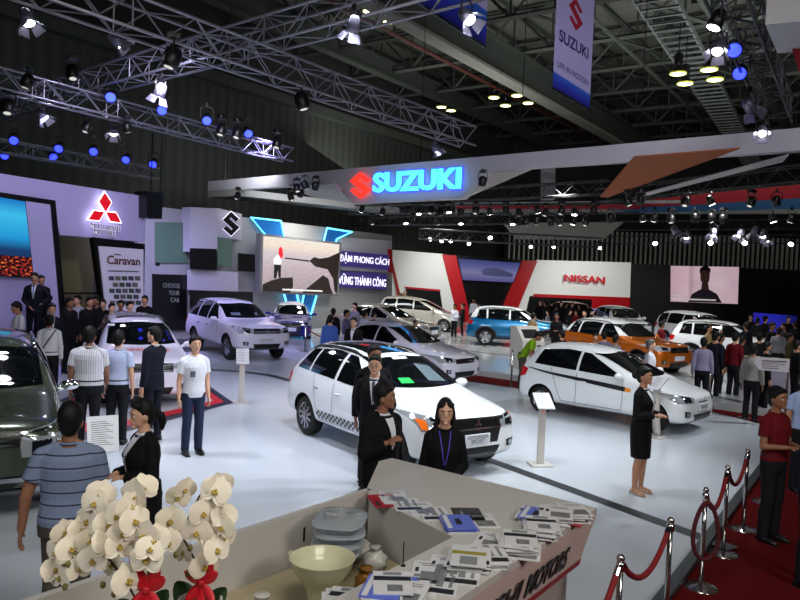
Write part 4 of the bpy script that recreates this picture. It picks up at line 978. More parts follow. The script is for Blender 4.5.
def mixc(nt, f, a, b, mode='MIX'):
    m = nt.nodes.new('ShaderNodeMix'); m.data_type = 'RGBA'; m.blend_type = mode
    if isinstance(f, (int, float)): m.inputs['Factor'].default_value = f
    else: nt.links.new(f, m.inputs['Factor'])
    for s, v in (('A', a), ('B', b)):
        if isinstance(v, tuple): m.inputs[s].default_value = lin(v)
        else: nt.links.new(v, m.inputs[s])
    return m.outputs['Result']
def quad_uv(name, pts, m, parent=None):
    """four points: bottom-left, bottom-right, top-right, top-left, with picture coordinates"""
    me = bpy.data.meshes.new(name); P = [Vector(p)-(parent.location if parent else Vector()) for p in pts]; vs = []; fs = []; uv = []; n = 8
    for j in range(n+1):
        for i in range(n+1): vs.append(P[0].lerp(P[1], i/n).lerp(P[3].lerp(P[2], i/n), j/n))
    for j in range(n):
        for i in range(n): fs.append((j*(n+1)+i, j*(n+1)+i+1, (j+1)*(n+1)+i+1, (j+1)*(n+1)+i))
    me.from_pydata(vs, [], fs); ul = me.uv_layers.new(name='UVMap')
    for l in me.loops: v = l.vertex_index; ul.data[l.index].uv = ((v % (n+1))/n, (v//(n+1))/n)
    me.materials.append(m); me.update(); return link(bpy.data.objects.new(name, me), parent)
def city(nt, tc, sp):
    sky = ramp(nt, sp.outputs['Y'], [(0, (10, 10, 20)), (.35, (20, 60, 110)), (.5, (30, 150, 215)), (.8, (60, 190, 235)), (1, (20, 120, 200))])
    lights = ramp(nt, noise_(nt, tc, 26, 2, (1, 1.5, 1)), [(0, (16, 4, 10)), (.52, (40, 8, 12)), (.6, (190, 40, 30)), (.68, (255, 150, 60)), (1, (255, 220, 160))])
    m = nt.nodes.new('ShaderNodeMath'); m.operation = 'LESS_THAN'; m.inputs[1].default_value = .26; nt.links.new(sp.outputs['Y'], m.inputs[0])
    return mixc(nt, m.outputs[0], sky, lights)
sc1 = thing('video_screen', 'large screen at the left edge showing cyan light over city lights', 'screen', MW(0, 240, .3))
quad_uv('display', [MW(-55, 272, .32), MW(33.5, 277, .32), MW(25, 201.5, .32), MW(-55, 188, .32)], screen_mat('screen_city', city, .95), sc1)
panel('bezel', [MW(x, y, .28) for x, y in ((-56, 273), (34, 278), (25.5, 200.5), (-56, 187))], M_BLACKP, sc1, .06)
# van poster
ps = thing('poster_board', 'tall white poster with red-brown Caravan lettering and rows of small photos', 'poster', MW(122, 280, .2))
panel('board', [MW(x, y, .10) for x, y in ((99, 246), (143.5, 249.5), (143.5, 328), (108, 326))], mat('poster_white', (205, 200, 225), .5, emit=.12), ps, .05)
wall_text('lettering', 'Caravan', (107, 259.5), (140, 261.5), mat('caravan_text', (92, 24, 40), .5), 8.5, ps, off=.14, bold=.015)
mb = MB(); mb.M = Matrix.Translation(-ps.location)
for row, (y0, xs) in enumerate(((276, (109, 115.5, 122, 128.5, 135)), (282.5, (113, 119.5, 126, 132.5)), (288.5, (109.5, 116, 122.5, 129, 135.5)), (294.5, (114, 120.5, 127, 133.5)), (300.5, (110, 116.5, 123, 129.5, 136)))):
    for i, x in enumerate(xs):
        mb.cur = (row+i) % 3; mb.quad(MW(x-.2, y0+4.2, .13), MW(x+5.2, y0+4.6, .13), MW(x+5.2, y0+.4, .13), MW(x-.2, y0, .13))
mb.cur = 0
for y, x0, x1 in ((270.5, 108, 139), (253.8, 114, 121)): mb.quad(MW(x0, y+.9, .13), MW(x1, y+1.7, .13), MW(x1, y+.6, .13), MW(x0, y-.2, .13))
mb.build('picture_rows', [mat('photo_a', (70, 74, 96), .5), mat('photo_b', (110, 100, 100), .5), mat('photo_c', (60, 82, 70), .5)], ps)
# raised rostrum at the far left that the suited man stands on
ros = thing('rostrum', 'white raised rostrum along the left stand wall', 'stage', HF(7.6, 17.6, 0))
MB().box((0, 0, .375), (5, 1.8, .75), bev=.03).build('deck', M_GLOW, ros); ros.rotation_euler = (0, 0, YAW1)
spk = thing('hanging_loudspeaker', 'black loudspeaker box hanging at the right end of the white stand wall', 'loudspeaker', MW(155, 204, .1))
panel('cabinet', [MW(x, y, .4) for x, y in ((147, 191), (163, 192.5), (162, 219), (147, 217.5))], M_LBLK, spk, .6)
mb = MB(); mb.M = Matrix.Translation(-spk.location); mb.tube([MW(151, 192, .2), MW(151, 192, .2)+Vector((0, 0, 2))], .02, 5); mb.tube([MW(160, 193, .2), MW(160, 193, .2)+Vector((0, 0, 2))], .02, 5); mb.build('suspension', M_BLK, spk)
# -- second stand: long pale wall with screen and neon V
SW = mk(Vector((-6.2, 32.6, 0)))
V2 = thing('exhibition_wall', 'long pale stand wall with inset squares, glowing blue V and big sunset screen', 'stand wall', SW(260, 320)); V2.location.z = 0
def vp(name, pxs, m, off=0, thick=.15, par=V2): return panel(name, [SW(x, y, off) for x, y in pxs], m, par, thick)
vp('wall_panel', [(140, 204.5), (392, 235.5), (392, 336), (140, 345)], M_PALE, 0, .3)
vp('tower_block', [(190.5, 207), (217.5, 208.5), (217.5, 252), (190.5, 252)], mat('tower_white', (176, 174, 182), .5), .5, .5)
vp('emblem_block', [(217.5, 208), (242, 214), (242, 240), (217.5, 237)], mat('tower_white', (176, 174, 182), .5), .3, .3)
for q, m in (([(155.5, 222), (188, 222.5), (188, 263), (155.5, 263)], mat('green_niche', (84, 112, 92), .5, emit=.03)), ([(218, 237), (232.5, 239), (232.5, 267), (217.5, 265)], mat('green_niche', (84, 112, 92), .5, emit=.03))): vp('green_niche', q, m, .32 if q[0][0] > 200 else .06, .04)
for q in ([(190.5, 248), (217, 249), (217, 270), (190.5, 269)], [(238.5, 253), (255, 254.5), (255, 272), (238.5, 271)], [(190.5, 290), (253, 292), (253, 320), (190.5, 320)], [(156, 262.5), (160, 262.5), (160, 266), (156, 266)]): vp('black_inset', q, M_BLACKP, .55 if q[0][0] < 200 else .36, .04)
vp('lower_white_block', [(190.5, 270), (217, 271), (238, 272), (238, 292), (190.5, 290)], mat('tower_white', (176, 174, 182), .5), .34, .2)
po = thing('poster_board', 'black poster with pale lettering on the pale wall beside the van poster', 'poster', SW(170, 290, .2))
panel('board', [SW(x, y, .10) for x, y in ((153, 274), (187, 275), (187, 330), (153, 330))], M_BLACKP, po, .06)
M_PTXT = mat('poster_text', (120, 126, 118), .5, emit=.04)
for i, t in enumerate(('CHOOSE', 'YOUR', 'CAR')): wall_text('lettering', t, ((163, 168.5, 170.5)[i], 285.2+i*7.2), ((180, 179.5, 179.5)[i], 286+i*7.2), M_PTXT, 4.6, po, SW, .14)
em = thing('wall_emblem', 'black angular S emblem with white glow on the pale wall', 'sign', SW(231, 223, .4))
EMB = [(.50, 1.0), (.98, .70), (.80, .60), (.48, .80), (.38, .72), (1.0, .34), (.50, 0), (.02, .30), (.20, .40), (.52, .20), (.62, .28), (0, .66)]
def emblem(nm, x0, x1, y0, y1, off, m, par, f=SW, grow=1.0, thick=.05, slope=0):
    cx, cy = .5, .5
    return panel(nm, [f(lerp(x0, x1, cx+(u-cx)*grow), lerp(y1, y0, cy+(v-cy)*grow)+slope*(u-.5), off) for u, v in EMB], m, par, thick)
emblem('emblem_glow', 223.5, 239.5, 212, 235.5, .42, M_DIW2, em, grow=1.10); emblem('emblem', 223.5, 239.5, 212, 235.5, .47, M_BLACKP, em)
M_NEON = mat('neon_edge', (130, 220, 255), .3, emit=3.0, ecol=(90, 200, 255)); M_VBL = mat('v_blue', (24, 92, 150), .4, emit=.25, ecol=(20, 110, 190))
vv = thing('neon_v_sign', 'large blue V with glowing cyan edges behind the sunset screen', 'sign', SW(300, 270, .1))
for arm in ([(251, 217.5), (281, 221), (285, 240), (297, 294), (303, 325), (293, 325), (284, 294), (268, 238)], [(327, 228), (352, 232), (337, 239), (317, 294), (308, 325), (298, 325), (304, 294), (324, 240)]):
    panel('arm', [SW(x, y, .12) for x, y in arm], M_VBL, vv, .08)
    mb = MB(); mb.M = Matrix.Translation(-vv.location); mb.tube([SW(x, y, .16) for x, y in arm], .045, 6, closed=True); mb.build('neon_edge', M_NEON, vv)
sc2 = thing('video_screen', 'big screen showing a fisherman in red on rocks before a sunset sea', 'screen', SW(300, 265, .5))
def sunset(nt, tc, sp):
    g = ramp(nt, sp.outputs['Y'], [(0, (160, 140, 150)), (.45, (196, 178, 186)), (.7, (220, 205, 210)), (.85, (255, 236, 215)), (1, (255, 246, 230))])
    w = ramp(nt, noise_(nt, tc, 14, 4, (1, 5, 1)), [(0, (90, 80, 90)), (.5, (160, 150, 150)), (1, (255, 245, 235))])
    return mixc(nt, .35, g, w)
SQ = [(262, 291), (336.5, 294), (339.5, 244.5), (263.5, 236)]
def sq(u, v, off=.62):
    P = [SW(x, y, .6) for x, y in SQ]; return P[0].lerp(P[1], u).lerp(P[3].lerp(P[2], u), v)-E2*(off-.6)
panel('bezel', [SW(x, y, .58) for x, y in ((259.5, 293), (338.5, 296.5), (341.5, 242.5), (261, 233.5))], mat('bezel_grey', (120, 120, 124), .4), sc2, .3)
disp = quad_uv('display', [SW(x, y, .6) for x, y in SQ], screen_mat('screen_sunset', sunset, 1.15), sc2)
M_ROCK = mat('picture_rock', (30, 22, 18), .6, emit=.15, ecol=(60, 44, 34), noise=.5, nscale=6); M_PRED = mat('picture_red', (200, 30, 40), .5, emit=.6); M_PWHT = mat('picture_white', (220, 215, 210), .5, emit=.5); M_PBLK = mat('picture_black', (18, 15, 18), .6)
mb = MB(); mb.M = Matrix.Translation(-sc2.location)
def pic(pts, k, off=.625): mb.cur = k; mb.add([sq(u, v, off) for u, v in pts], [tuple(range(len(pts)))])
pic([(0, 0), (.34, 0), (.38, .1), (.37, .28), (.22, .26), (.1, .2), (0, .12)], 0); pic([(.50, 0), (.62, .16), (.78, .36), (.86, .3), (.90, .12), (.94, 0)], 0); pic([(.58, .62), (.64, .70), (.72, .68), (.84, .72), (1, .84), (1, 0), (.96, .06), (.93, .30), (.84, .48), (.66, .52)], 0)
pic([(.13, .24), (.16, .24), (.175, .40), (.19, .26), (.215, .26), (.215, .52), (.13, .50)], 3, .632); pic([(.125, .50), (.215, .50), (.23, .66), (.19, .72), (.12, .60)], 2, .632); pic([(.175, .70), (.215, .60), (.235, .68), (.225, .80), (.20, .84), (.18, .80)], 1, .636)
pic([(.26, .62), (.58, .60), (.58, .63), (.26, .645)], 0, .63)
pic([(.24, .03), (.78, .03), (.78, .06), (.24, .06)], 2, .64)
mb.build('picture_figures', [M_ROCK, M_PRED, M_PWHT, M_PBLK], disp).location = (0, 0, 0)
led = mat('led_panel', (52, 44, 92), .4, emit=.5, ecol=(58, 46, 120)); M_LEDT = mat('led_text', (240, 235, 255), .4, emit=1.5)
for q, t, ta, tb, l in (([(339, 250.5), (391, 255.3), (391, 270), (339, 266)], 'ĐẬM PHONG CÁCH', (339.5, 257.5), (389, 262), 'upper purple light-board with white capital lettering beside the sunset screen'), ([(338, 271), (386.8, 274), (386.8, 289.7), (338, 287)], 'VỮNG THÀNH CÔNG', (338.5, 278.5), (386, 282), 'lower purple light-board with white capital lettering beside the sunset screen')):
    b = thing('led_sign', l, 'sign', SW(365, q[0][1]+8, .3)); panel('board', [SW(x, y, .32) for x, y in q], led, b, .1); wall_text('lettering', t, ta, tb, M_LEDT, 10.5, b, SW, .36, bold=.004)
vp('upper_box', [(341, 237), (392, 241), (392, 273), (341, 270)], M_WHITE, .2, .3)
vp('red_bar', [(389, 249), (392.5, 249.5), (392.5, 273), (389.5, 272)], M_REDP, .34, .1)
# -- suspended white roof band with red emblem and cyan lettering
HB = thing('suspended_roof_band', 'white suspended roof band over the second stand with glowing red emblem and cyan lettering', 'suspended sign', G(400, 205, 5.5))
p0, p1 = G(208, 192, 6.3), G(800, 150, 6.3)
hd_ = (p1-p0); hd_.z = 0; hd_.normalize(); hn = Vector((-hd_.y, hd_.x, 0))
def HP(x, y, off=0):
    q = p0-hn*off; return PL(x, y, q, q+hd_)
panel('fascia', [HP(x, y) for x, y in ((208, 181.5), (400, 164), (830, 125), (830, 148.5), (540, 167), (490, 170.5), (461, 198.5), (353, 203.5), (332, 183), (208, 192))], M_WHITE, HB, .35)
Z1 = 6.35
panel('roof_arm', [p0+Vector((0, 0, .05)), p0+hn*9+hd_*3+Vector((0, 0, .05)), p0+hn*9+hd_*4+Vector((0, 0, .05)), p0+hd_*2.2+Vector((0, 0, .05))], M_PALE, HB, -.3)
panel('corner_panel', [HP(490, 171, -.36), HP(532, 168.5, -.36), HP(464, 198, -.36)], M_WHITE2, HB, .1)
panel('soffit', [G(x, y, 5.9) for x, y in ((289, 187), (335, 184), (352, 203), (312, 197))], M_PALE, HB, .1)
su = thing('illuminated_sign', 'glowing cyan capital lettering and red S emblem on the white roof band', 'sign', HP(405, 183, .1))
M_CYAN = mat('sign_cyan', (100, 225, 255), .3, emit=2.1, ecol=(70, 205, 255)); M_SRED = mat('sign_red_orange', (255, 50, 40), .3, emit=1.6, ecol=(255, 48, 36))
wall_text('lettering', 'SUZUKI', (374, 183), (461.5, 178), M_CYAN, 20.5, su, HP, .12, bold=.032, thick=.08)
wall_text('lettering_halo', 'SUZUKI', (372.5, 183), (463, 178), mat('sign_halo_blue', (60, 90, 255), .4, emit=1.6, ecol=(60, 80, 255)), 23.0, su, HP, .05, bold=.07, thick=.02)
emblem('emblem', 349.5, 370.5, 172, 198.5, .14, M_SRED, su, HP)
for x in (225, 300, 420, 520, 640, 760):
    q = HP(x, interp([(208, 182), (400, 164), (830, 126)], x), -.15)-HB.location; MB().tube([q, q+Vector((0, 0, 8))], .012, 4).build('suspension_wire', M_BLK, HB)
op = thing('suspended_roof_panel', 'brown-orange triangular fabric panel under the white roof band', 'roof panel', G(660, 175, 6.0))
panel('fabric', [G(x, y, z) for x, y, z in ((634, 157.5, 6.3), (740, 149, 6.3), (608, 197.5, 5.9), (600, 197, 5.9))], mat('orange_fabric', (150, 82, 50), .8, noise=.08, nscale=1, emit=.05), op, .04)
wb = thing('suspended_beam', 'slim white slanting beam crossing below the orange fabric panel', 'beam', G(700, 180, 5.9))
panel('beam', [G(x, y, z) for x, y, z in ((646, 193, 6.0), (789, 155, 6.2), (783, 162, 6.2), (644, 196.5, 6.0))], M_WHITE, wb, .03)
pc = thing('suspended_beam', 'white boxed beam end at the top right corner', 'beam', G(785, 10, 6.8)); panel('beam', [G(x, y, 6.8) for x, y in ((767, -5), (830, -12), (830, 22), (779, 27))], M_WHITE, pc, -.4)
rc = thing('suspended_banner', 'red fabric corner hanging at the upper right edge', 'banner', G(795, 40, 6.8)); panel('fabric', [AY(x, y, 11) for x, y in ((786, 27), (830, 22), (830, 90), (800, 72))], mat('red_fabric', (130, 14, 24), .8), rc, .02)
# -- banners
def banner(label, bl_, br_, z_top, blue, lower, seed):
    r = thing('hanging_banner', label, 'banner', bl_)
    H = z_top-bl_.z; U = br_-bl_; U.z = 0
    q = [bl_, bl_+U, bl_+U+Vector((0, 0, H)), bl_+Vector((0, 0, H))]
    def bmat(nt, tc, sp):
        return ramp(nt, sp.outputs['Y'], [(0, (18, 14, 96)), (blue*.5, (30, 40, 150)), (blue*.97, (36, 80, 170)), (blue, (150, 144, 190)), (1, (150, 144, 190))])
    m, nt, b = nodemat('banner_print_%s' % seed); tc = nt.nodes.new('ShaderNodeTexCoord'); sp = nt.nodes.new('ShaderNodeSeparateXYZ'); nt.links.new(tc.outputs['UV'], sp.inputs[0])
    nt.links.new(bmat(nt, tc, sp), b.inputs['Base Color']); b.inputs['Roughness'].default_value = .7
    em_ = nt.links.new(bmat(nt, tc, sp), b.inputs['Emission Color']); b.inputs['Emission Strength'].default_value = .22
    quad_uv('cloth', q, m, r)
    [MB().tube([a_-bl_, b_-bl_], .035, 6).build('rod', M_BLK, r) for a_, b_ in ((q[0], q[1]), (q[3], q[2]))]; return r, q, U, H
BL, BR = G(552.5, 88, 7.9), G(589.5, 110, 7.9)
r, q, U, H = banner('tall white hanging banner with red S emblem and blue base stripe', BL, BR, 14.0, .075, 1, 'a')
Un = U.normalized(); Nn = Un.cross(Vector((0, 0, 1))).normalized(); Nn = Nn if Nn.dot(CP-BL) > 0 else -Nn
def bt(body, fx, fz, wid, m, h=None, bold=0.0):
    o = text('lettering', body, BL+U*fx+Vector((0, 0, fz))+Nn*.03, Un, Vector((0, 0, 1)), wid*U.length, m, None, height=h, thick=0, off=.0, bold=bold); o.parent = r; o.data.transform(Matrix.Translation(-BL))
M_BTX = mat('banner_text', (44, 40, 110), .6); M_BRED = mat('banner_red', (150, 18, 40), .6, emit=.15)
BPf = lambda x, y, off=0: PL(x, y, BL+Nn*off, BL+Nn*off+U)
wall_text('lettering', 'SUZUKI', (559.5, 34.5), (588.5, 54), M_BTX, 12.0, r, BPf, .03, bold=.02, thick=0); wall_text('lettering', 'LIFE IN MOTION', (557.5, 63.5), (588, 83), M_BTX, 6.0, r, BPf, .03, thick=0)
emb = MB(); emb.add([BPf(569+14*u, 31-33*v+(u-.5)*9, .03)-BL for u, v in EMB], [tuple(range(12))]); emb.build('emblem', M_BRED, r)
BL2, BR2 = G(405, -6, 7.9), G(485.5, 47, 7.9)
r, q, U, H = banner('white hanging banner with blue lower edge at the top centre, cut off by the frame', BL2, BR2, 14, .13, 1, 'b')
hc = thing('suspended_column', 'grey hanging box column with dark sideways lettering behind the white roof band', 'suspended sign', G(549, 198, 6.2))
panel('box', [AY(x, y, 30) for x, y in ((543, 163), (555.5, 162), (555, 199), (543, 199))], mat('column_grey', (120, 120, 124), .5, emit=.06), hc, .5)
o = text('lettering', 'NISSAN', AY(549.3, 176, 29.9), (1, 0, -.15), (0, 0, 1), .47, M_BLACKP, None, height=.28, thick=0); o.parent = hc; o.data.transform(Matrix.Translation(-hc.location))
# -- far header with white, red and blue stripes; white soffit
fh = thing('suspended_header', 'far suspended header striped white, red and blue above the right-hand stands', 'suspended sign', AY(650, 200, 41))
for i, (pp, m) in enumerate((([(455, 203), (690, 200), (690, 203), (455, 206)], M_WHITE), ([(600, 205), (830, 180), (830, 196), (690, 205), (600, 208)], mat('header_red', (150, 20, 36), .6, emit=.08)), ([(455, 206), (640, 206), (640, 209), (455, 209)], mat('header_red', (150, 20, 36), .6)), ([(612, 210), (830, 193), (830, 208), (640, 213)], mat('header_blue', (40, 84, 130), .6, emit=.08)), ([(455, 209), (830, 208), (830, 214), (455, 213)], M_PALE))): panel('stripe', [AY(x, y, 41+i*.02) for x, y in pp], m, fh, .2)
sf = thing('suspended_ceiling_panel', 'pale grey trapezoid ceiling panel hanging before the finned back screen', 'roof panel', AY(560, 230, 41.5)); panel('panel', [AY(x, y, 41.5) for x, y in ((503, 223), (624, 222), (603, 240), (517, 239))], mat('soffit_grey', (140, 142, 138), .6, emit=.08), sf, .2)
# -- far red and white wall
NA, NB = AY(390, 250, 46), AY(632, 262, 51); NA.z = NB.z = 0
def NP(x, y, off=0):
    d = (NB-NA).normalized(); n = Vector((d.y, -d.x, 0)); q = NA+n*off; return PL(x, y, q, q+d)
nw = thing('exhibition_wall', 'far white stand wall with slanted red stripes and red capital lettering', 'stand wall', NP(510, 310)); nw.location.z = 0
def npn(nm, pxs, m, off=0, t=.15): return panel(nm, [NP(x, y, off) for x, y in pxs], m, nw, t)
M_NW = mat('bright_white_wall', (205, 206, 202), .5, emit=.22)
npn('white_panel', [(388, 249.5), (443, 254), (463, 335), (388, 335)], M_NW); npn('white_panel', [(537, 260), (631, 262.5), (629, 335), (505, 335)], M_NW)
npn('dark_centre', [(443, 254), (537, 261), (505, 340), (462, 340)], M_BLACKP, -.1)
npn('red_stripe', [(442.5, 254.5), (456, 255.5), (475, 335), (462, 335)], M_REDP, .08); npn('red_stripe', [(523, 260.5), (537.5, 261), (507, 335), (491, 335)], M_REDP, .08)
npn('dark_window', [(405.5, 288), (440, 291), (443, 312), (409, 312)], M_BLACKP, .05); npn('red_lintel', [(405, 286.5), (440, 289.5), (440.5, 291.5), (405.5, 288.5)], M_REDP, .1)
npn('dark_window', [(530, 296), (592, 298), (592, 330), (522, 330)], M_BLACKP, .05); npn('red_lintel', [(534.5, 293.8), (630, 297.5), (630, 310), (592, 308.5), (592, 299.5), (533, 296.8)], M_REDP, .1)
npn('blue_light_panel', [(583, 309), (628, 311), (628, 322), (583, 320)], mat('blue_glow', (40, 80, 190), .5, emit=.5), .06)
npn('corner_edge', [(388, 249.5), (390, 249.5), (410, 335), (406, 335)], M_REDP, .12)
ns = thing('wall_lettering', 'red capital lettering on the far white stand wall', 'sign', NP(583, 279, .2)); wall_text('lettering', 'NISSAN', (564, 278), (604.5, 280.5), mat('nissan_red', (190, 20, 36), .4, emit=.2), 7.2, ns, NP, .2, bold=.02, thick=.08)
sc3 = thing('video_screen', 'far screen between the red stripes showing a grey car in fog', 'screen', NP(490, 270, .2))
def fog(nt, tc, sp): return ramp(nt, sp.outputs['Y'], [(0, (90, 88, 150)), (.4, (130, 128, 176)), (.7, (96, 100, 160)), (1, (60, 70, 130))])
quad_uv('display', [NP(x, y, .15) for x, y in ((463, 280), (513, 282.5), (520.5, 263), (458, 258.5))], screen_mat('screen_fog', fog, .7), sc3)
mb = MB(); mb.M = Matrix.Translation(-sc3.location); mb.add([NP(x, y, .18) for x, y in ((481, 270.5), (486, 267.5), (498, 268), (508, 272), (513, 274), (512, 277), (500, 276.5), (483, 275))], [tuple(range(8))]); mb.build('picture_car', mat('picture_grey', (70, 72, 110), .5, emit=.25), sc3)
# -- dark wall at right with the talking-man screen and blue panel
dw = MB(); dw.prism([(0, -.1), (34, -.1), (34, 4.35), (0, 4.35)], .3, O=AY(630, 262, 51.5)*1, U=Vector((1, .02, 0)).normalized()); 
for v in dw.v: v.z = v.z-AY(630, 262, 51.5).z+.0
S('wall_stand_right', dw, mat('black_stand_wall', (12, 13, 14), .7))
sc4 = thing('video_screen', 'far pinkish screen on the dark wall showing a man in a suit', 'screen', AY(705, 285, 49))
def pink(nt, tc, sp):
    g = ramp(nt, sp.outputs['X'], [(0, (205, 165, 180)), (.25, (228, 190, 200)), (.3, (176, 140, 156)), (.36, (215, 180, 190)), (.7, (220, 190, 200)), (1, (205, 170, 186))]); return mixc(nt, .3, g, ramp(nt, noise_(nt, tc, 3), [(0, (150, 120, 140)), (1, (255, 235, 240))]))
d4 = quad_uv('display', [AY(x, y, 49) for x, y in ((670.5, 301.5), (737.8, 304), (739, 267), (670.7, 265.8))], screen_mat('screen_pink', pink, .72), sc4)
mb = MB(); mb.M = Matrix.Translation(-sc4.location)
def p4(pts, k, Y=48.9): mb.cur = k; mb.add([AY(x, y, Y) for x, y in pts], [tuple(range(len(pts)))])
p4([(688, 302), (692, 294), (700, 289.5), (709, 289.5), (717, 294), (722, 303)], 0); p4([(701, 290), (709, 290), (708, 282), (702, 282)], 1); p4([(700, 270), (703, 267.3), (707.5, 267.3), (710, 270), (709.5, 280), (707, 284.5), (703, 284.5), (700.5, 280)], 1, 48.85); p4([(699.5, 273), (700, 268.5), (703, 266.3), (708, 266.4), (710.6, 269), (710.4, 273), (708.5, 270.5), (702, 270.3)], 2, 48.8); p4([(673, 298), (716, 299.5), (716, 301), (673, 299.5)], 3, 48.8); p4([(674, 295), (685, 295.4), (685, 296.6), (674, 296.2)], 3, 48.8)
mb.build('picture_figure', [mat('picture_suit', (58, 48, 64), .6, emit=.12), mat('picture_skin', (96, 66, 62), .6, emit=.12), M_PBLK, M_PWHT], d4)
sc5 = thing('video_screen', 'deep blue lit panel on the dark wall at the right above the crowd', 'screen', AY(775, 325, 44)); quad_uv('display', [AY(x, y, 44) for x, y in ((753, 345), (797, 346), (797, 316), (753.5, 312.5))], screen_mat('screen_blue', lambda nt, tc, sp: ramp(nt, sp.outputs['X'], [(0, (50, 44, 190)), (.5, (46, 50, 200)), (1, (24, 22, 100))]), .55), sc5)
panel('frame', [AY(x, y, 44.1) for x, y in ((752, 346), (798, 347), (798, 315), (752.5, 311.5))], M_BLACKP, sc5, .1)
# -- glossy stage of the second stand
sA, sB = G(462, 368, .12), G(536, 378, .12); d = (sB-sA); d.z = 0; d.normalize(); n = Vector((-d.y, d.x, 0))
mb = MB(); mb.prism([(-13, 0), (17, 0), (17, 22), (-13, 22)], -.18, O=Vector((sA.x, sA.y, HFZ)), U=d, V=n); S('floor_stage', mb, M_STAGE)
mb = MB(); mb.prism([(-13, 4.4), (17, 4.4), (17, 4.5), (-13, 4.5)], -.004, O=Vector((sA.x, sA.y, .121)), U=d, V=n); S('floor_stage_seam', mb, M_GAP)
mb = MB(); q = G(590, 392, .0); mb.prism([(0, 0), (24, 0), (24, 26), (0, 26)], -.10, O=Vector((G(640, 376, 0).x, G(640, 376, 0).y, HFZ)), U=d, V=n); S('floor_stage_right', mb, M_STAGE)
# ---------------------------------------------------------------- foreground counter
cA = G(597, 508, 1.1); cF = (cA-G(457, 600, 1.1)).normalized(); cL = Vector((-cF.y, cF.x, 0)); CYAW = atan2(cF.y, cF.x)
def CC(a, b, z): return Vector((cA.x, cA.y, 0))+cF*a+cL*b+Vector((0, 0, z))     # a along the front edge (0 = far corner), b to the left
def cab(px, py, z): v = G(px, py, z)-Vector((cA.x, cA.y, z)); return v.dot(cF), v.dot(cL)
ct = thing('reception_counter', 'white reception counter with dark lettering and a red line in the foreground', 'counter', CC(-1, .8, 0))
def cbuild(nm, mb, m, par=ct): mb.v = [v-ct.location for v in mb.v]; return mb.build(nm, m, par)
i1 = cab(453, 537, 1.1); i2 = cab(369, 496, 1.1); e1_ = cab(367, 488, 1.1); e2_ = cab(379, 461, 1.1); e3_ = cab(392, 458, 1.1)
WELL_B0, WELL_A1 = i1[1], i1[0]
TOPT = .045
def slab(mb, ptsab, z, t): 
    n = len(ptsab); top = [CC(a, b, z) for a, b in ptsab]; bot = [CC(a, b, z-t) for a, b in ptsab]
    mb.add(top+bot, [tuple(range(n)), tuple(range(2*n-1, n-1, -1))]+[(i, i+n, (i+1) % n+n, (i+1) % n) for i in range(n)])
mb = MB(); slab(mb, [(0, 0), e3_, e2_, e1_, i2, i1, (-4, WELL_B0), (-4, 0)], 1.1, TOPT); cbuild('countertop', mb, M_WHITE2)
# front fascia leaning in towards its foot, with a red line and a recessed plinth
mb = MB(); zt, zm = 1.055, .66; lean = .10
mb.add([CC(-4, 0, zt), CC(0, 0, zt), CC(-.06, lean, zm), CC(-4, lean, zm), CC(-4, .12, zt), CC(0, .12, zt), CC(-.06, lean+.1, zm), CC(-4, lean+.1, zm)], [(0, 1, 2, 3), (7, 6, 5, 4), (0, 4, 5, 1), (1, 5, 6, 2), (2, 6, 7, 3)])
mb.add([CC(0, 0, zt), CC(e3_[0], e3_[1]-.1, zt), CC(e3_[0]-.06, e3_[1]-.2, zm), CC(-.06, lean, zm), CC(-.12, .02, zt), CC(e3_[0]-.12, e3_[1], zt), CC(e3_[0]-.16, e3_[1]-.1, zm), CC(-.16, lean+.05, zm)], [(0, 1, 2, 3), (7, 6, 5, 4), (0, 4, 5, 1), (1, 5, 6, 2), (2, 6, 7, 3)])
cbuild('fascia', mb, mat('counter_fascia', (216, 192, 184), .5, noise=.03))
mb = MB(); zr0, zr1 = .665, .715
def fas(a, z): t = (zt-z)/(zt-zm); return CC(a-.06*t if a > -.02 else a, lean*t-.006, z)
mb.quad(fas(-4, zr0), fas(0, zr0), fas(0, zr1), fas(-4, zr1)); cbuild('red_line', mb, mat('counter_red', (150, 12, 20), .45))
mb = MB(); mb.box(CC(-2.1, .25, .33), (3.9, .2, .66), rz=CYAW); mb.box(CC(-.26, 1.0, .33), (.2, 1.6, .66), rz=CYAW); cbuild('plinth', mb, mat('counter_plinth', (170, 160, 156), .5))
mb = MB(); mb.box(CC(-2.3, WELL_B0+.0, .55), (3.4, .03, 1.05), rz=CYAW); cbuild('inner_panel', mb, M_WHITE2)
mb = MB(); P, Q = CC(i1[0], i1[1], .55), CC(i2[0], i2[1], .55); mb.add([P+Vector((0, 0, .505)), Q+Vector((0, 0, .505)), Q-Vector((0, 0, .55)), P-Vector((0, 0, .55))]+[v+cF*.03 for v in (P+Vector((0, 0, .505)), Q+Vector((0, 0, .505)), Q-Vector((0, 0, .55)), P-Vector((0, 0, .55)))], [(0, 1, 2, 3), (7, 6, 5, 4), (0, 4, 5, 1), (3, 2, 6, 7)]); cbuild('inner_panel', mb, M_WHITE2)
lb = (e1_[1]+cab(60, 585, 1.1)[1])/2
l0 = cab(310, 515, 1.1)
mb = MB(); A_, B_ = Vector(e1_), Vector(cab(20, 600, 1.1)); dd = (B_-A_).normalized(); B_ = A_+dd*(B_-A_).length*1.3; nn_ = Vector((-dd.y, dd.x)); nn_ = nn_ if nn_.y > 0 else -nn_
slab(mb, [A_, B_, B_-nn_*.05, A_-nn_*.05], 1.1, 1.1); cbuild('side_panel', mb, M_WHITE2)
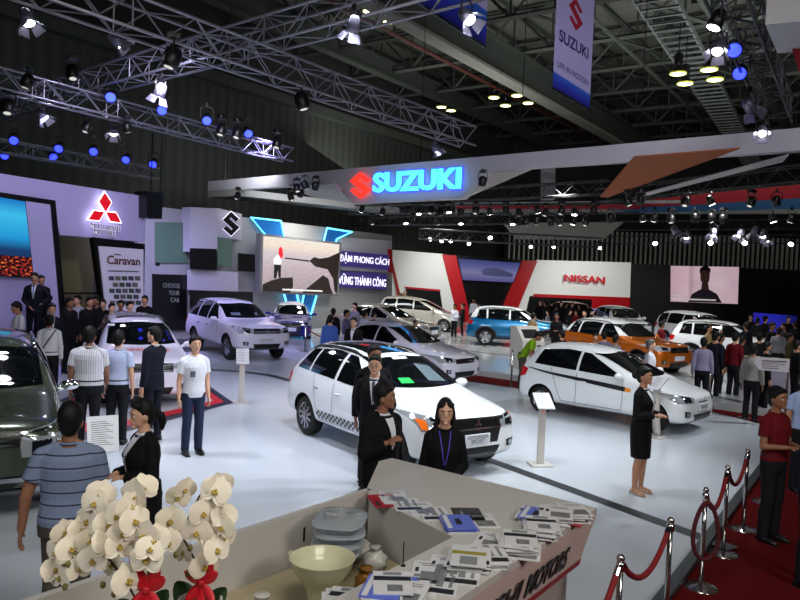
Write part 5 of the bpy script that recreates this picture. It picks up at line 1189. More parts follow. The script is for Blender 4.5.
# dark gap between two board sections of that panel
g0_ = Vector(cab(300, 519, 1.1))-nn_*.055; mb = MB()
for z0, z1, m in ((.96, 1.06, 0), (.45, .93, 1)):
    mb.cur = m; p = CC(g0_.x, g0_.y, z0); d3 = (CC(*(g0_+dd), 0)-CC(*g0_, 0)); mb.add([p, p+d3*.022, p+d3*.022+Vector((0, 0, z1-z0)), p+Vector((0, 0, z1-z0))], [(0, 1, 2, 3)])
cbuild('panel_joint', mb, [M_BLACKP, mat('joint_grey', (100, 100, 104), .4)])
mb = MB(); slab(mb, [(i1[0]-.02, WELL_B0+.02), (i2[0]-.02, A_.y-.08), (-4, B_.y), (-4, WELL_B0+.02)], .74, .03); cbuild('lower_desk', mb, mat('counter_wood', (158, 146, 116), .5, noise=.12, nscale=4))
# lettering on the fascia
M_CTX = mat('counter_text', (24, 14, 18), .4)
for body, a0, a1, z in (('MOTORS', -1.07, -.42, .845), ('MITSUBISHI', -2.36, -1.17, .845)):
    t_ = (zt-z)/(zt-zm); V_ = (CC(0, 0, zt)-CC(0, lean, zm)).normalized(); o = text('lettering', body, CC((a0+a1)/2, lean*t_-.008, z), cF, V_, a1-a0, M_CTX, None, height=.175, thick=.006, bold=.022, off=0); o.data.transform(Matrix.Translation(-ct.location)); o.parent = ct
# ---- brochures
BC = [mat('brochure_white', (206, 206, 206), .35, noise=.02), mat('brochure_black', (30, 30, 32), .35), mat('brochure_photo', (112, 112, 114), .3, noise=.6, nscale=40), mat('brochure_grey', (128, 130, 132), .35), mat('brochure_blue', (92, 108, 200), .3), mat('brochure_red', (160, 22, 36), .35), mat('brochure_gold', (150, 140, 40), .35), mat('brochure_dark', (62, 62, 60), .4, noise=.2)]
def brochure_mesh(kind):
    mb = MB(); L, Wd, T = .285, .205, .006; mb.cur = {0: 0, 1: 0, 2: 0, 3: 4, 4: 5, 5: 7, 6: 0}[kind]; mb.box((0, 0, T/2), (L, Wd, T)); z = T+.0006
    def r(x0, x1, y0, y1, c): mb.cur = c; mb.add([(x0, y0, z), (x1, y0, z), (x1, y1, z), (x0, y1, z)], [(0, 1, 2, 3)])
    if kind == 0: r(.02, .075, -.10, .10, 1); r(-.11, -.03, -.05, .03, 2); r(.09, .13, -.05, .05, 3)
    if kind == 1: r(-.12, -.01, -.08, .05, 2); r(-.02, .04, .065, .085, 1); r(.07, .085, -.07, .05, 3); r(.10, .11, -.07, .07, 3)
    if kind == 2: r(-.05, .13, -.02, .02, 3); r(-.13, -.07, -.09, .09, 1); r(-.05, .10, .045, .065, 3); r(-.05, .11, -.07, -.05, 3)
    if kind == 3: r(-.06, .06, -.02, .02, 1); r(-.13, .13, .06, .09, 0)
    if kind == 4: r(-.10, .10, -.06, .02, 0); r(-.12, -.02, .05, .08, 1)
    if kind == 5: r(-.10, .06, .03, .05, 3)
    if kind == 6: r(.03, .08, -.10, .10, 6); r(-.12, .0, -.05, .05, 3)
    me = raw_mesh(mb.v, mb.f, BC, mb.mi); return me
BM = [brochure_mesh(k) for k in range(7)]
KIND = ['black-banded white brochure', 'white brochure with grey photo', 'white brochure with grey text', 'blue brochure', 'red brochure', 'dark grey brochure', 'gold-banded white brochure']
def brochure(kind, px, py, rot, label=None, z=1.1, group=None, at=None, tilt=0):
    o = bpy.data.objects.new('brochure', BM[kind]); P = at if at is not None else G(px, py, z); o.location = (P.x, P.y, z+.0005); o.rotation_euler = (tilt, 0, CYAW+rot); COL.objects.link(o)
    return tag(o, label or KIND[kind], 'brochure', group)
def bstack(px, py, n, rot, kinds, where, jit=.035, z=1.1):
    P = G(px, py, z+.0065*n)
    for i in range(n):
        top = i >= n-1; k = kinds[i % len(kinds)]
        at = P+Vector((R.uniform(-jit, jit), R.uniform(-jit, jit), 0))
        if top: lab, gr = KIND[kinds[-1]]+' topping '+where, None; k = kinds[-1]
        else: lab, gr = 'brochure buried inside '+where, 'brochures inside '+where
        brochure(k, 0, 0, rot+R.uniform(-.13, .13), lab, z+.0066*i, gr, at)
# far desk, one row
row = [(4, 384, 501, .9, 'red-covered brochure at the far left end of the counter row'), (1, 393, 497, .75, 'white brochure tucked behind the red one on the counter'), (2, 407, 505, .8, 'white brochure third in the counter row from the left'), (1, 421, 509, .85, 'white photo brochure in the middle of the counter row'), (2, 434, 514, .8, 'white text brochure left of the blue brochures'), (5, 468, 515, .7, 'dark grey brochure behind the blue ones in the counter row'), (1, 481, 521, .75, 'white photo brochure right of the dark grey one at the row end')]
for k, x, y, r, l in row: brochure(k, x, y, r+pi/2*0, l)
bstack(459, 521, 5, .75, (2, 3, 3), 'the low blue stack in the counter row', .012)
bstack(534, 512, 6, .35, (1, 0, 3), 'the rearmost stack near the counter corner', .03)
bstack(556, 511, 9, .5, (2, 0, 1), 'the tall white stack at the counter corner', .02)
bstack(570, 510, 7, .6, (0, 2, 1), 'the outermost stack at the counter corner')
brochure(4, 570, 519, .2, 'red-covered brochure lying beside the corner stacks on the counter edge')
bstack(541, 524, 10, .45, (1, 2, 0), 'the black-banded stack second from the counter corner', .03)
bstack(517, 538, 9, .5, (2, 1, 0), 'the neat stack in the middle of the counter', .025)
for k, x, y, r, l in [(1, 492, 541, .3, 'white photo brochure lying flat left of the neat middle stack'), (2, 506, 549, .35, 'white text brochure lying flat in front of the neat middle stack'), (1, 524, 552, .4, 'photo brochure lying at the counter edge below the neat middle stack')]: brochure(k, x, y, r, l)
bstack(468, 554, 8, .5, (2, 1, 6), 'the gold-banded stack in the near middle', .04)
bstack(487, 553, 6, .7, (0, 1, 2), 'the slipping stack beside the gold-banded one', .03)
for k, x, y, r, l in [(1, 446, 566, .4, 'white photo brochure lying flat left below the gold-banded stack'), (2, 462, 575, .45, 'white text brochure lying flat below the gold-banded stack'), (1, 430, 572, .5, 'photo brochure near the inner counter edge beside the thin black pin'), (2, 440, 584, .4, 'white text brochure lying lowest on the near counter edge'), (0, 420, 585, .45, 'black-banded brochure lying beside the lowest text brochure')]: brochure(k, x, y, r, l)
bstack(390, 584, 9, .55, (2, 3, 0), 'the purple-marked stack nearest the bowl', .04)
bstack(408, 590, 6, .4, (0, 3, 1), 'the stack at the bottom edge right of the bowl', .03)
bstack(345, 600, 9, .6, (2, 1, 0), 'the stack at the bottom edge in front of the bowl', .04, z=.98)
pin = thing('counter_pin', 'thin black upright pin at the inner counter edge', 'pin', G(403, 566, 1.1)); MB().tube([(0, 0, 0), (0, 0, .14)], .004, 6).build('shaft', M_BLK, pin); MB().lathe([(.015, 0), (.015, .006)], 12).build('base', M_BLK, pin)
# ---- white bowl, plastic food boxes and bags in the well
P = G(322, 566, .98); dsk = .74
bw = thing('serving_bowl', 'big cream serving bowl with wet sheen in the counter well', 'bowl', (P.x, P.y, dsk))
M_CREAM = mat('cream_enamel', (192, 190, 158), .18, noise=.04, nscale=5)
mb = MB(); mb.lathe([(.08, .0), (.085, .05), (.10, .10), (.145, .15), (.185, .205), (.200, .245), (.205, .252), (.198, .250), (.17, .20), (.12, .165), (.0, .150)], 40); mb.build('bowl', M_CREAM, bw, True); bw.scale = (1, 1, 1.18)
mb = MB(); mb.tube([(-.195, .02, .245), (-.215, .05, .24), (-.21, .09, .24), (-.18, .085, .245)], .008, 8); mb.build('handle', M_CREAM, bw, True)
M_CLEAR = mat('clear_plastic', (170, 178, 186), .08, alpha=.55); M_FOIL = mat('foil_bag', (150, 152, 158), .22, .6, noise=.5, nscale=25)
for i in range(4):
    Pb = G(338, 523, 1.08)
    b = thing('food_box', ('lowest', 'second lowest', 'third', 'topmost')[i]+' clear plastic food box in the stack beside the bowl', 'food box', (Pb.x+.005*i, Pb.y-.004*i, dsk+.13+.066*i), CYAW+.5+.12*(i % 3)); b.scale = (1.62, 1.62, 1.05)
    mb = MB(); mb.loft([[Vector((x*w, y*w*.78, z)) for x, y in [(cos(t)*(abs(cos(t))**-.45 if abs(cos(t)) > .05 else 1)*.135, sin(t)*(abs(sin(t))**-.45 if abs(sin(t)) > .05 else 1)*.135) for t in [2*pi*(k+.5)/20 for k in range(20)]]] for w, z in ((.86, 0), (.98, .035), (1.04, .04), (1.04, .046), (.97, .05), (.93, .060))]); mb.build('container', M_CLEAR, b, True)
    mb = MB(); 
    for k in range(10): mb.ball((R.uniform(-.09, .09), R.uniform(-.07, .07), .028), (.03, .022, .018), 8, 6)
    mb.build('contents', mat('food_mix_%d' % (i % 2), (120, 130, 90) if i % 2 else (150, 140, 170), .5, noise=.5, nscale=30), b, True)
Pb = G(345, 545, .82)
def bag(label, loc, r, m, seed):
    rr = random.Random(seed); b = thing('plastic_bag', label, 'bag', loc); mb = MB(); mb.ball((0, 0, r[2]), r, 18, 12)
    for v in mb.v: v += Vector((rr.uniform(-.012, .012), rr.uniform(-.012, .012), rr.uniform(-.010, .010)))
    zmin = min(v.z for v in mb.v)
    for v in mb.v: v.z = max(.001, v.z-zmin-.015)
    mb.build('pouch', m, b, True); t = MB(); t.lathe([(.015, 2*r[2]-.03), (.03, 2*r[2]+.0), (.045, 2*r[2]+.02), (.02, 2*r[2]+.012)], 9); t.build('knot', m, b, True)
bag('crumpled white plastic bag under the stack of clear food boxes', (Pb.x, Pb.y, dsk), (.21, .18, .065), mat('white_bag', (170, 168, 160), .3, noise=.2, nscale=20), 3)
Pb = G(377, 562, .85); bag('pale crumpled bag right of the food boxes', (Pb.x-.02, Pb.y+.08, dsk), (.09, .08, .085), mat('white_bag', (170, 168, 160), .3, noise=.2, nscale=20), 5)
Pb = G(366, 575, .85); bag('amber snack bag between the bowl and the brochures', (Pb.x, Pb.y, dsk), (.07, .06, .07), mat('amber_bag', (140, 96, 34), .25, noise=.3, nscale=20), 8)
Pb = G(398, 568, .78); o = thing('black_folder', 'black folder lying in the counter well beside the amber bag', 'folder', (Pb.x, Pb.y, dsk), CYAW+.3); MB().box((0, 0, .012), (.24, .07, .022), bev=.004).build('cover', M_BLK, o); MB().box((0, 0, .012), (.23, .066, .016)).build('pages', M_WHITE2, o)
Pb = G(262, 597, .84); o = thing('paper_cup', 'white paper cup at the bottom edge in the counter well', 'cup', (Pb.x, Pb.y, dsk)); MB().lathe([(.032, 0), (.045, .11), (.047, .112), (.043, .108), (.031, .006)], 20).build('cup', M_WHITE2, o, True); MB().lathe([(.0465, .108), (.049, .113), (.0465, .116)], 20).build('rim', M_WHITE2, o, True)
# ---- orchids
M_PET = mat('orchid_petal', (234, 224, 202), .5, emit=.03, noise=.06, nscale=8); M_LIPY = mat('orchid_lip', (176, 150, 62), .5); M_STEM = mat('orchid_stem', (54, 44, 28), .6); M_BUD = mat('orchid_bud', (112, 104, 52), .55); M_LEAF = mat('orchid_leaf', (32, 66, 30), .35); M_RIB = mat('red_ribbon', (190, 12, 28), .4); M_POT = mat('orchid_pot', (196, 190, 182), .25)  # faint petal glow stands in for light passing through
def petal_pts(L, W_, cup, n=6, m=4, round_=1.0):
    vs = []; 
    for i in range(n+1):
        t = i/n; w = W_*(sin(pi*min(1, t*.92+.06))**.62)
        for j in range(m+1):
            u = (j/m-.5)*2; vs.append(Vector((t*L, u*w, cup*(t*t)*.6-abs(u)**2*cup*.35)))
    fs = [(i*(m+1)+j, i*(m+1)+j+1, (i+1)*(m+1)+j+1, (i+1)*(m+1)+j) for i in range(n) for j in range(m)]; return vs, fs
def flower_meshes():
    mb = MB(); s = .058
    for ang, L, W_ in ((pi/2, 1.0, .36), (pi/2+2.2, 1.0, .36), (pi/2-2.2, 1.0, .36)):
        vs, fs = petal_pts(s*L, s*W_*1.15, -.006); M_ = Matrix.Rotation(ang, 4, 'Z'); mb.add([M_ @ v for v in vs], fs)
    for ang in (.22, pi-.22):
        vs, fs = petal_pts(s*1.02, s*.70, .008); M_ = Matrix.Translation((0, 0, .004)) @ Matrix.Rotation(ang, 4, 'Z'); mb.add([M_ @ v for v in vs], fs)
    a = raw_mesh(mb.v, mb.f, [M_PET]); a.polygons.foreach_set('use_smooth', [True]*len(a.polygons))
    mb = MB(); mb.ball((0, .002, .008), (.006, .008, .008), 8, 6); mb.tube([(0, -.004, .006), (0, -.014, .016), (0, -.022, .014)], [.005, .008, .003], 8)
    for sg in (1, -1): mb.ball((sg*.009, -.007, .012), (.006, .008, .005), 8, 6)
    b = raw_mesh(mb.v, mb.f, [M_LIPY]); b.polygons.foreach_set('use_smooth', [True]*len(b.polygons)); return a, b
FA, FB = flower_meshes()
def orchid(label, base_px, base_z, depth, blooms, buds, stems, leaves, bow):
    B = AY(base_px[0], base_px[1], depth); base = Vector((B.x, B.y, .74)); r = thing('potted_orchid', label, 'orchid', base)
    top = bow_z = AY(bow[0], bow[1], depth).z
    ph = top-.07-.74
    MB().lathe([(.055, 0), (.06, .01), (.085, ph*.7), (.095, ph), (.088, ph), (.075, ph*.7), (.0, ph*.68)], 24).build('pot', M_POT, r, True)
    for pts in stems:
        P3 = [Vector((0, 0, ph-.02))]+[AY(x, y, depth+dz)-base for x, y, dz in pts]
        sm = []
        for i in range(len(P3)-1):
            for k in range(4): sm.append(P3[i].lerp(P3[i+1], k/4))
        sm.append(P3[-1]); MB().tube(sm, .0042, 6).build('stem', M_STEM, r, True)
    for (x, y, dz, sc) in blooms:
        P = AY(x, y, depth+dz)-base; f = bpy.data.objects.new('flower', FA); COL.objects.link(f); f.parent = r; f.location = P
        tc_ = (CP-(P+base)).normalized(); face = (tc_+Vector((R.uniform(-.9, .9), R.uniform(-.3, .15), R.uniform(-.45, .3)))).normalized()
        q = face.to_track_quat('Z', 'Y'); f.rotation_mode = 'QUATERNION'; f.rotation_quaternion = q @ Quaternion((0, 0, 1), R.uniform(-.35, .35)); f.scale = (sc*.93,)*3
        g = bpy.data.objects.new('lip', FB); COL.objects.link(g); g.parent = f; g.scale = (.8,)*3
    for (x, y, dz) in buds:
        b = MB(); P = AY(x, y, depth+dz)-base; b.ball(P, (.012, .012, .015), 10, 8); b.build('bud', M_BUD, r, True)
    for (x, y, x2, y2, w, dz) in leaves:
        p, q = AY(x, y, depth+dz)-base, AY(x2, y2, depth+dz)-base; mb = MB(); d = q-p; L = d.length; u = d.normalized(); vdir = (CP-(base+p)).normalized(); side = u.cross(vdir).normalized(); vs, fs = petal_pts(L, w, .02, 8, 4); mb.add([p+u*v.x+side*v.y+vdir*v.z for v in vs], fs); mb.build('leaf', M_LEAF, r, True)
    bp = AY(bow[0], bow[1], depth-.03)-base; bm_ = MB(); k = bow[2]
    for ang, L, w in ((.6, .075, .028), (pi-.6, .075, .028), (2.1, .085, .026), (1.1, .085, .026), (-.9, .09, .022), (-2.2, .09, .022), (-1.57, .12, .024)):
        vs, fs = petal_pts(L*k, w*k*.8, .03, 6, 4); M_ = Matrix.Translation(bp) @ Matrix.Rotation(pi/2*.9, 4, 'X') @ Matrix.Rotation(ang, 4, 'Z'); bm_.add([M_ @ v for v in vs], fs)
    bm_.ball(bp, (.014*k, .012*k, .014*k), 10, 8); bm_.build('bow', M_RIB, r, True); return r
orchid('left white orchid with red bow before the man in the striped polo', (143, 600), 0, 2.95,
  [(101, 494, .05, 1.15), (95, 503, .03, 1.1), (135, 495, 0, 1.3), (143, 488, .05, 1.15), (131, 506, -.02, 1.2), (119, 516, -.02, 1.25), (134, 521, -.04, 1.25), (108, 524, 0, 1.2), (107, 541, -.02, 1.25), (119, 546, -.05, 1.2), (88, 521, .05, 1.15), (81, 530, .05, 1.1), (65, 532, .03, 1.1), (71, 549, .0, 1.2), (57, 552, .03, 1.1), (93, 560, -.03, 1.2), (79, 568, 0, 1.1), (55, 569, .04, 1.1), (60, 577, .03, 1.0), (144, 535, -.03, 1.25), (155, 540, -.03, 1.25), (147, 559, -.05, 1.3), (113, 564, .03, 1.15), (128, 580, -.05, 1.35), (168, 542, 0, 1.1), (89, 541, .04, 1.1), (122, 533, -.05, 1.1), (150, 549, -.06, 1.1)],
  [(68, 564, -.04), (65, 587, -.02), (103, 585, -.03), (114, 594, -.03)],
  [[(138, 560, 0), (140, 540, 0), (128, 520, .03), (105, 505, .05)], [(128, 585, 0), (110, 560, .02), (80, 560, .04), (62, 566, .04)], [(148, 575, .02), (150, 545, .03), (145, 500, .05)]],
  [(150, 612, 168, 590, .035, .06), (135, 615, 118, 600, .03, .05)], (146, 590, 1.25))
orchid('right white orchid with red bow beside the counter side panel', (200, 600), 0, 3.1,
  [(185, 489, .03, 1.0), (178, 497, .03, 1.0), (216, 491, 0, 1.3), (220, 486, .03, 1.2), (203, 513, -.02, 1.25), (171, 521, 0, 1.25), (197, 532, -.03, 1.25), (224, 516, .02, 1.15), (222, 527, .0, 1.15), (216, 550, -.02, 1.25), (213, 541, .02, 1.2), (184, 552, .02, 1.0), (204, 566, -.03, 1.2), (211, 506, .03, 1.2), (223, 537, .03, 1.1)],
  [(176, 555, -.03), (190, 548, -.03), (188, 573, -.03)],
  [[(195, 560, 0), (184, 540, 0), (187, 520, .02), (200, 495, .03)], [(202, 565, .02), (212, 530, .03), (218, 500, .04)]],
  [(196, 612, 176, 582, .05, .05), (204, 612, 226, 588, .04, .05)], (201, 583, 1.15))
# ---- stanchions and ropes
M_ROPE = mat('red_velvet_rope', (120, 8, 20), .8, noise=.15, nscale=40); M_POST = mat('polished_steel', (190, 188, 186), .14, .95)
def stanchion(label, loc, src=[None]):
    if src[0] is None:
        r = thing('rope_stanchion', label, 'stanchion', loc)
        MB().lathe([(.16, 0), (.16, .012), (.14, .022), (.06, .03), (.03, .045)], 32).build('base', M_POST, r, True); MB().lathe([(.021, .03), (.021, .90)], 16).build('pole', M_POST, r, True)
        MB().lathe([(.021, .84), (.030, .845), (.030, .90), (.022, .905)], 16).build('collar', M_CHR, r, True); mb = MB(); mb.ball((0, 0, .93), .030, 14, 10); mb.build('finial', M_POST, r, True); src[0] = r; return r
    return dup(src[0], loc, 0, label)
sts = []
for (x, y), l in (((621, 554), 'steel stanchion nearest the counter at the bottom of the rope line'), ((671, 517), 'steel stanchion second from the counter with a bright red rope to its left'), ((706, 487), 'steel stanchion with a red rope looped round its pole'), ((728, 465), 'steel stanchion between the looped one and the farthest of the line'), ((748, 449), 'steel stanchion at the far end of the visible rope line'), ((768, 431), 'steel stanchion mostly hidden behind the man in the red polo')):
    P = G(x, y, .96+HFZ+.012); P.z = HFZ+.012; sts.append(P); stanchion(l, P)
def rope(label, p, q, sag, z=.875):
    r = thing('velvet_rope', label, 'rope', p); a = Vector((0, 0, z)); b = Vector(q)-Vector(p)+Vector((0, 0, z)); d = (b-a).normalized(); a += d*.04; b -= d*.04
    MB().tube([a.lerp(b, i/16)-Vector((0, 0, sag*4*(i/16)*(1-i/16))) for i in range(17)], .022, 10).build('rope', M_ROPE, r, True)
    [MB().cone(u_, u_+(v_-u_)*.04-Vector((0, 0, sag*.15)), .025, n=10).build('end_fitting', M_CHR, r) for u_, v_ in ((a, b), (b, a))]
rope('bright red velvet rope between the two nearest stanchions', sts[0], sts[1], .22); rope('red velvet rope right of the looped stanchion', sts[2], sts[3], .24); rope('red velvet rope running to the farthest visible stanchion', sts[3], sts[4], .22)
pn = sts[0]-(sts[1]-sts[0]); rope('red velvet rope leaving the frame at the bottom below the nearest stanchion', pn, sts[0], .3); stanchion('steel stanchion just below the picture edge at the rope line start', pn)
lp = thing('velvet_rope', 'dark red velvet rope hanging in a closed loop on its stanchion', 'rope', sts[2]); mb = MB(); cdir = CR.copy(); cdir.z = 0; cdir.normalize()
mb.tube([cdir*(.115*sin(2*pi*i/28)*(1-.25*cos(2*pi*i/28)))+Vector((0, 0, .56+.27*cos(2*pi*i/28)))-Vector((0, .05, 0)) for i in range(28)], .020, 10, closed=True); mb.build('rope', mat('dark_velvet_rope', (72, 6, 16), .85), lp, True); MB().cone((0, -.05, .80), (0, -.0, .86), .02, n=8).build('end_fitting', M_CHR, lp)
for (x, y, yb), l in (((577, 383, 420), 0),): pass
# ---- lectern-style information stands
def podium(label, px, base, h, yaw, wide=.24, tall=.30, tilt=.5, curve=False):
    P = G(*base, 0); r = thing('information_stand', label, 'stand', (P.x, P.y, 0), yaw)
    MB().box((0, 0, .012), (.30, .34, .024), bev=.01).build('base', M_WHITE2, r)
    post = MB()
    if curve: post.loft([[Vector((.10*sin(z/h*2.4)-.04+dx, dy, z)) for dx, dy in ((-.02, -.07), (.02, -.07), (.02, .07), (-.02, .07))] for z in [h*i/10 for i in range(11)]])
    else: post.box((0, 0, h/2), (.05, .11, h), bev=.008)
    post.build('post', M_WHITE2, r, curve)
    M_ = Matrix.Translation((.03, 0, h)) @ Matrix.Rotation(tilt, 4, 'Y'); mb = MB(); mb.M = M_; mb.box((0, 0, 0), (tall, wide, .02)); p = mb.build('panel', M_WHITE, r)
    mb = MB(); mb.M = M_
    for i in range(6): mb.add([(-tall*.38+tall*.13*i, -wide*.4, .0105), (-tall*.38+tall*.13*i+.012, -wide*.4, .0105), (-tall*.38+tall*.13*i+.012, wide*(.1+.05*(i % 3)), .0105), (-tall*.38+tall*.13*i, wide*(.1+.05*(i % 3)), .0105)], [(0, 1, 2, 3)])
    mb.build('printed_lines', BC[3], p)
    if not curve:
        m = MB()
        for a in (90, 210, 330):
            d = Vector((0, cos(radians(a)), sin(radians(a)))); t = Vector((0, -d.z, d.y)); c = Vector((.0262, 0, h-.16)); m.add([c, c+d*.016+t*.009, c+d*.032, c+d*.016-t*.009], [(0, 1, 2, 3)])
        m.build('emblem', M_DIA, r)
    return r
def to_cam(P): return atan2(-P.y, -P.x)
podium('white information stand in front of the white off-road wagon', (241, 352), (241, 403), .98, to_cam(G(241, 403))+.1, .26, .34, 1.1)
podium('white information stand by the rear wheel of the white hatchback', (543, 396), (540, 465), .98, to_cam(G(540, 465))+.35, .26, .36, .55)
podium('white curved information stand behind the woman in the black dress suit', (657, 385), (656, 437), 1.0, to_cam(G(656, 437))-.6, .26, .36, .6, True)
# kiosk on the stage
P = G(526, 368, .12); kk = thing('information_kiosk', 'white touch-screen kiosk with a sloping top on the far stage', 'kiosk', (P.x, P.y, .12), to_cam(P)+.55); kk.scale = (.9, .9, .9)
mb = MB(); prof = [(-.42, 0), (.42, 0), (.42, .95), (-.05, 1.42), (-.42, 1.42)]; a = [(x, -.42, z) for x, z in prof]; b = [(x, .42, z) for x, z in prof]; mb.add(a+b, [(4, 3, 2, 1, 0), (5, 6, 7, 8, 9)]+[(i, (i+1) % 5, (i+1) % 5+5, i+5) for i in range(5)]); mb.build('cabinet', M_WHITE2, kk)
U_ = Vector((-.47, 0, .47)).normalized(); N_ = Vector((.47, 0, .47)).normalized(); c = Vector((.185, 0, 1.185))+N_*.004
mb = MB(); mb.add([c+U_*-.2+Vector((0, -.3, 0)), c+U_*-.2+Vector((0, .3, 0)), c+U_*.2+Vector((0, .3, 0)), c+U_*.2+Vector((0, -.3, 0))], [(0, 1, 2, 3)]); mb.build('touch_screen', mat('kiosk_screen', (36, 40, 42), .1), kk); MB().box((.425, .2, .80), (.01, .14, .05)).build('name_plate', M_BLACKP, kk)
# arrow sign and low counter at right
Y = 14.6; P = AY(785, 423, Y); sa = thing('direction_sign', 'white left-pointing arrow sign with dark print lines on a pole', 'sign', (AY(787, 380, Y).x, Y, HFZ+.012)); o0 = Vector(sa.location)
mb = MB(); mb.add([AY(x, y, Y-.05)-o0 for x, y in ((754, 362.5), (758.5, 356.5), (790, 359.5), (789, 372.5), (759.5, 370))]+[AY(x, y, Y-.02)-o0 for x, y in ((754, 362.5), (758.5, 356.5), (790, 359.5), (789, 372.5), (759.5, 370))], [(4, 3, 2, 1, 0), (5, 6, 7, 8, 9)]+[(i, (i+1) % 5, (i+1) % 5+5, i+5) for i in range(5)]); mb.build('arrow_board', mat('arrow_white', (176, 170, 180), .5, emit=.1), sa)
mb = MB()
for y, x0, x1, hh in ((360.2, 762, 787, 1.0), (363.2, 762, 785, .5), (365.4, 762, 778, .5), (367.6, 762, 779, .5)): mb.quad(*[AY(x, yy, Y-.06)-o0 for x, yy in ((x0, y+hh), (x1, y+hh+.9), (x1, y+.9), (x0, y))])
mb.build('printed_lines', M_DTXT, sa); MB().tube([(0, 0, 0), (0, 0, (AY(788, 360, Y)-o0).z)], .025, 8).build('pole', M_POST, sa); MB().lathe([(.18, 0), (.18, .015), (.05, .03)], 20).build('base', M_POST, sa)
ps2 = thing('rope_post', 'thin white post in front of the crowd at the right', 'post', G(744, 418, HFZ+.012)); MB().lathe([(.14, 0), (.14, .015), (.03, .03), (.03, .9), (.0, .92)], 16).build('shaft', M_POST, ps2, True)
ps3 = thing('rope_post', 'thin pale post at the nose of the white hatchback behind it', 'post', G(708.5, 404, HFZ+.012)); MB().lathe([(.14, 0), (.14, .015), (.03, .03), (.03, .9), (.0, .92)], 16).build('shaft', M_POST, ps3, True)
ps4 = thing('rope_post', 'thin post with red rope before the blue hatchback', 'post', G(305, 352, HFZ+.012)); MB().lathe([(.16, 0), (.16, .015), (.03, .03), (.03, .95), (.0, .97)], 16).build('shaft', M_POST, ps4, True)
ps5 = thing('rope_post', 'thin pale post on the red carpet left of the bending man in green', 'post', G(511, 388, HFZ+.012)); MB().lathe([(.14, 0), (.14, .015), (.025, .03), (.025, 1.0), (.0, 1.02)], 16).build('shaft', M_POST, ps5, True)
rope('red rope from the post before the blue hatchback', G(305, 352, HFZ+.012), G(340, 356, HFZ+.012), .3, .9)
Pq = G(790, 402, HFZ); rc_ = thing('reception_counter', 'low lilac-white reception counter behind the arrow sign at right', 'counter', (Pq.x+.2, Pq.y+.3, HFZ+.012), to_cam(Pq)); MB().box((0, 0, .5), (.6, 2.4, 1.0), bev=.02).build('body', mat('lilac_white', (140, 132, 150), .5), rc_); MB().box((0, 0, 1.02), (.7, 2.5, .05), bev=.01).build('countertop', mat('counter_cream', (170, 165, 120), .4), rc_)
# plants on the far wall side
pt = thing('potted_plant', 'small orange and yellow potted plant beside the far white wall', 'plant', AY(401, 318, 40)); pt.location.z = .0
zb = AY(401, 303, 40).z; MB().box((0, 0, zb/2), (.5, .5, zb), bev=.03).build('planter', M_BLACKP, pt); mb = MB()
for i in range(30):
    a, t = R.uniform(0, 6.28), R.uniform(.2, 1.3); vs, fs = petal_pts(R.uniform(.4, .75), .07, .1); M_ = Matrix.Translation((0, 0, zb)) @ Matrix.Rotation(a, 4, 'Z') @ Matrix.Rotation(-t, 4, 'Y'); mb.cur = i % 2; mb.add([M_ @ v for v in vs], fs)
mb.build('foliage', [mat('plant_green', (60, 80, 30), .6), mat('plant_orange', (190, 120, 30), .6)], pt)
# ---------------------------------------------------------------- cars in place
PW = paint('white', (226, 230, 234)); PWL = paint('pearl_white', (222, 218, 236)); PD = paint('dark_olive', (74, 84, 70), .35, .22); PB = paint('blue', (14, 40, 130), .4); PT = paint('turquoise', (8, 108, 158), .4); PO = paint('orange', (190, 98, 14), .4); PS = paint('silver', (176, 172, 160), .35); PN = paint('roof_black', (10, 12, 16), .1, .12)
M_STK = mat('stripe_black', (22, 24, 28), .35); M_ORS = mat('stripe_orange', (225, 140, 40), .4); M_GRN = mat('green_card', (30, 190, 80), .5, emit=.2); M_TXW = mat('sticker_white', (230, 230, 230), .4); M_TXR = mat('bonnet_red_text', (190, 24, 30), .4)
def at(px, py, loc, yaw, z=0.0):
    P = G(px, py, z+loc[2]); return (P.x-loc[0]*cos(yaw)+loc[1]*sin(yaw), P.y-loc[0]*sin(yaw)-loc[1]*cos(yaw), z)
def stripe_hatch(P, sg, S_, belt):
    P('side_stripe', [(1.90, .71), (1.2, .765), (.1, .86), (-.35, .93)], [(1.90, .80), (1.2, .845), (.1, .90), (-.35, .945)], 'y', sg, .009, M_STK, 16, 1); P('stripe_end', [(2.02, .71), (1.90, .72)], [(2.02, .78), (1.90, .79)], 'y', sg, .009, M_ORS, 2, 1)
root, P, S_ = car('crossover', 'crossover_car', 'white crossover with black roof and chequered sill stripe in the middle of the stand', (-.842, 12.877, 0), -.958, PW, roof=PN, plate=['OUTLANDER', 'SPORT'], grille='trapeze')
for sg in (-1, 1):
    mb = MB()
    for i in range(30):
        for j in range(3):
            if (i+j) % 2 == 0:
                x = 2.26-i*.06; z = .40+j*.042; vs, fs = drape(BODY['crossover'][1], [(x-.06, z), (x, z)], [(x-.055, z+.042), (x+.005, z+.042)], 'y', sg, .009, 1, 1); mb.add(vs, fs)
    mb.build('chequered_stripe', M_STK, root)
P('windscreen_card', [(-.42, 1.16), (-.20, 1.16)], [(-.41, 1.225), (-.21, 1.225)], 'x', 1, .016, M_GRN, 3, 2); P('windscreen_sticker_or_glint', [(-.22, 1.455), (.05, 1.46)], [(-.22, 1.485), (.05, 1.49)], 'x', 1, .016, M_TXW, 4, 1); P('painted_windscreen_reflection', [(.10, 1.18), (.42, 1.16)], [(.08, 1.40), (.34, 1.36)], 'x', 1, .013, mat('painted_glass_glint', (96, 110, 118), .1), 4, 4)  # the pale patch at the right is a reflection painted on the glass
car('hatchback', 'hatchback_car', 'white hatchback with black stripe along its doors right of centre', (3.621, 15.99, 0), -.758, PW, grille='smile', plate=['MIRAGE'], stripe=stripe_hatch)
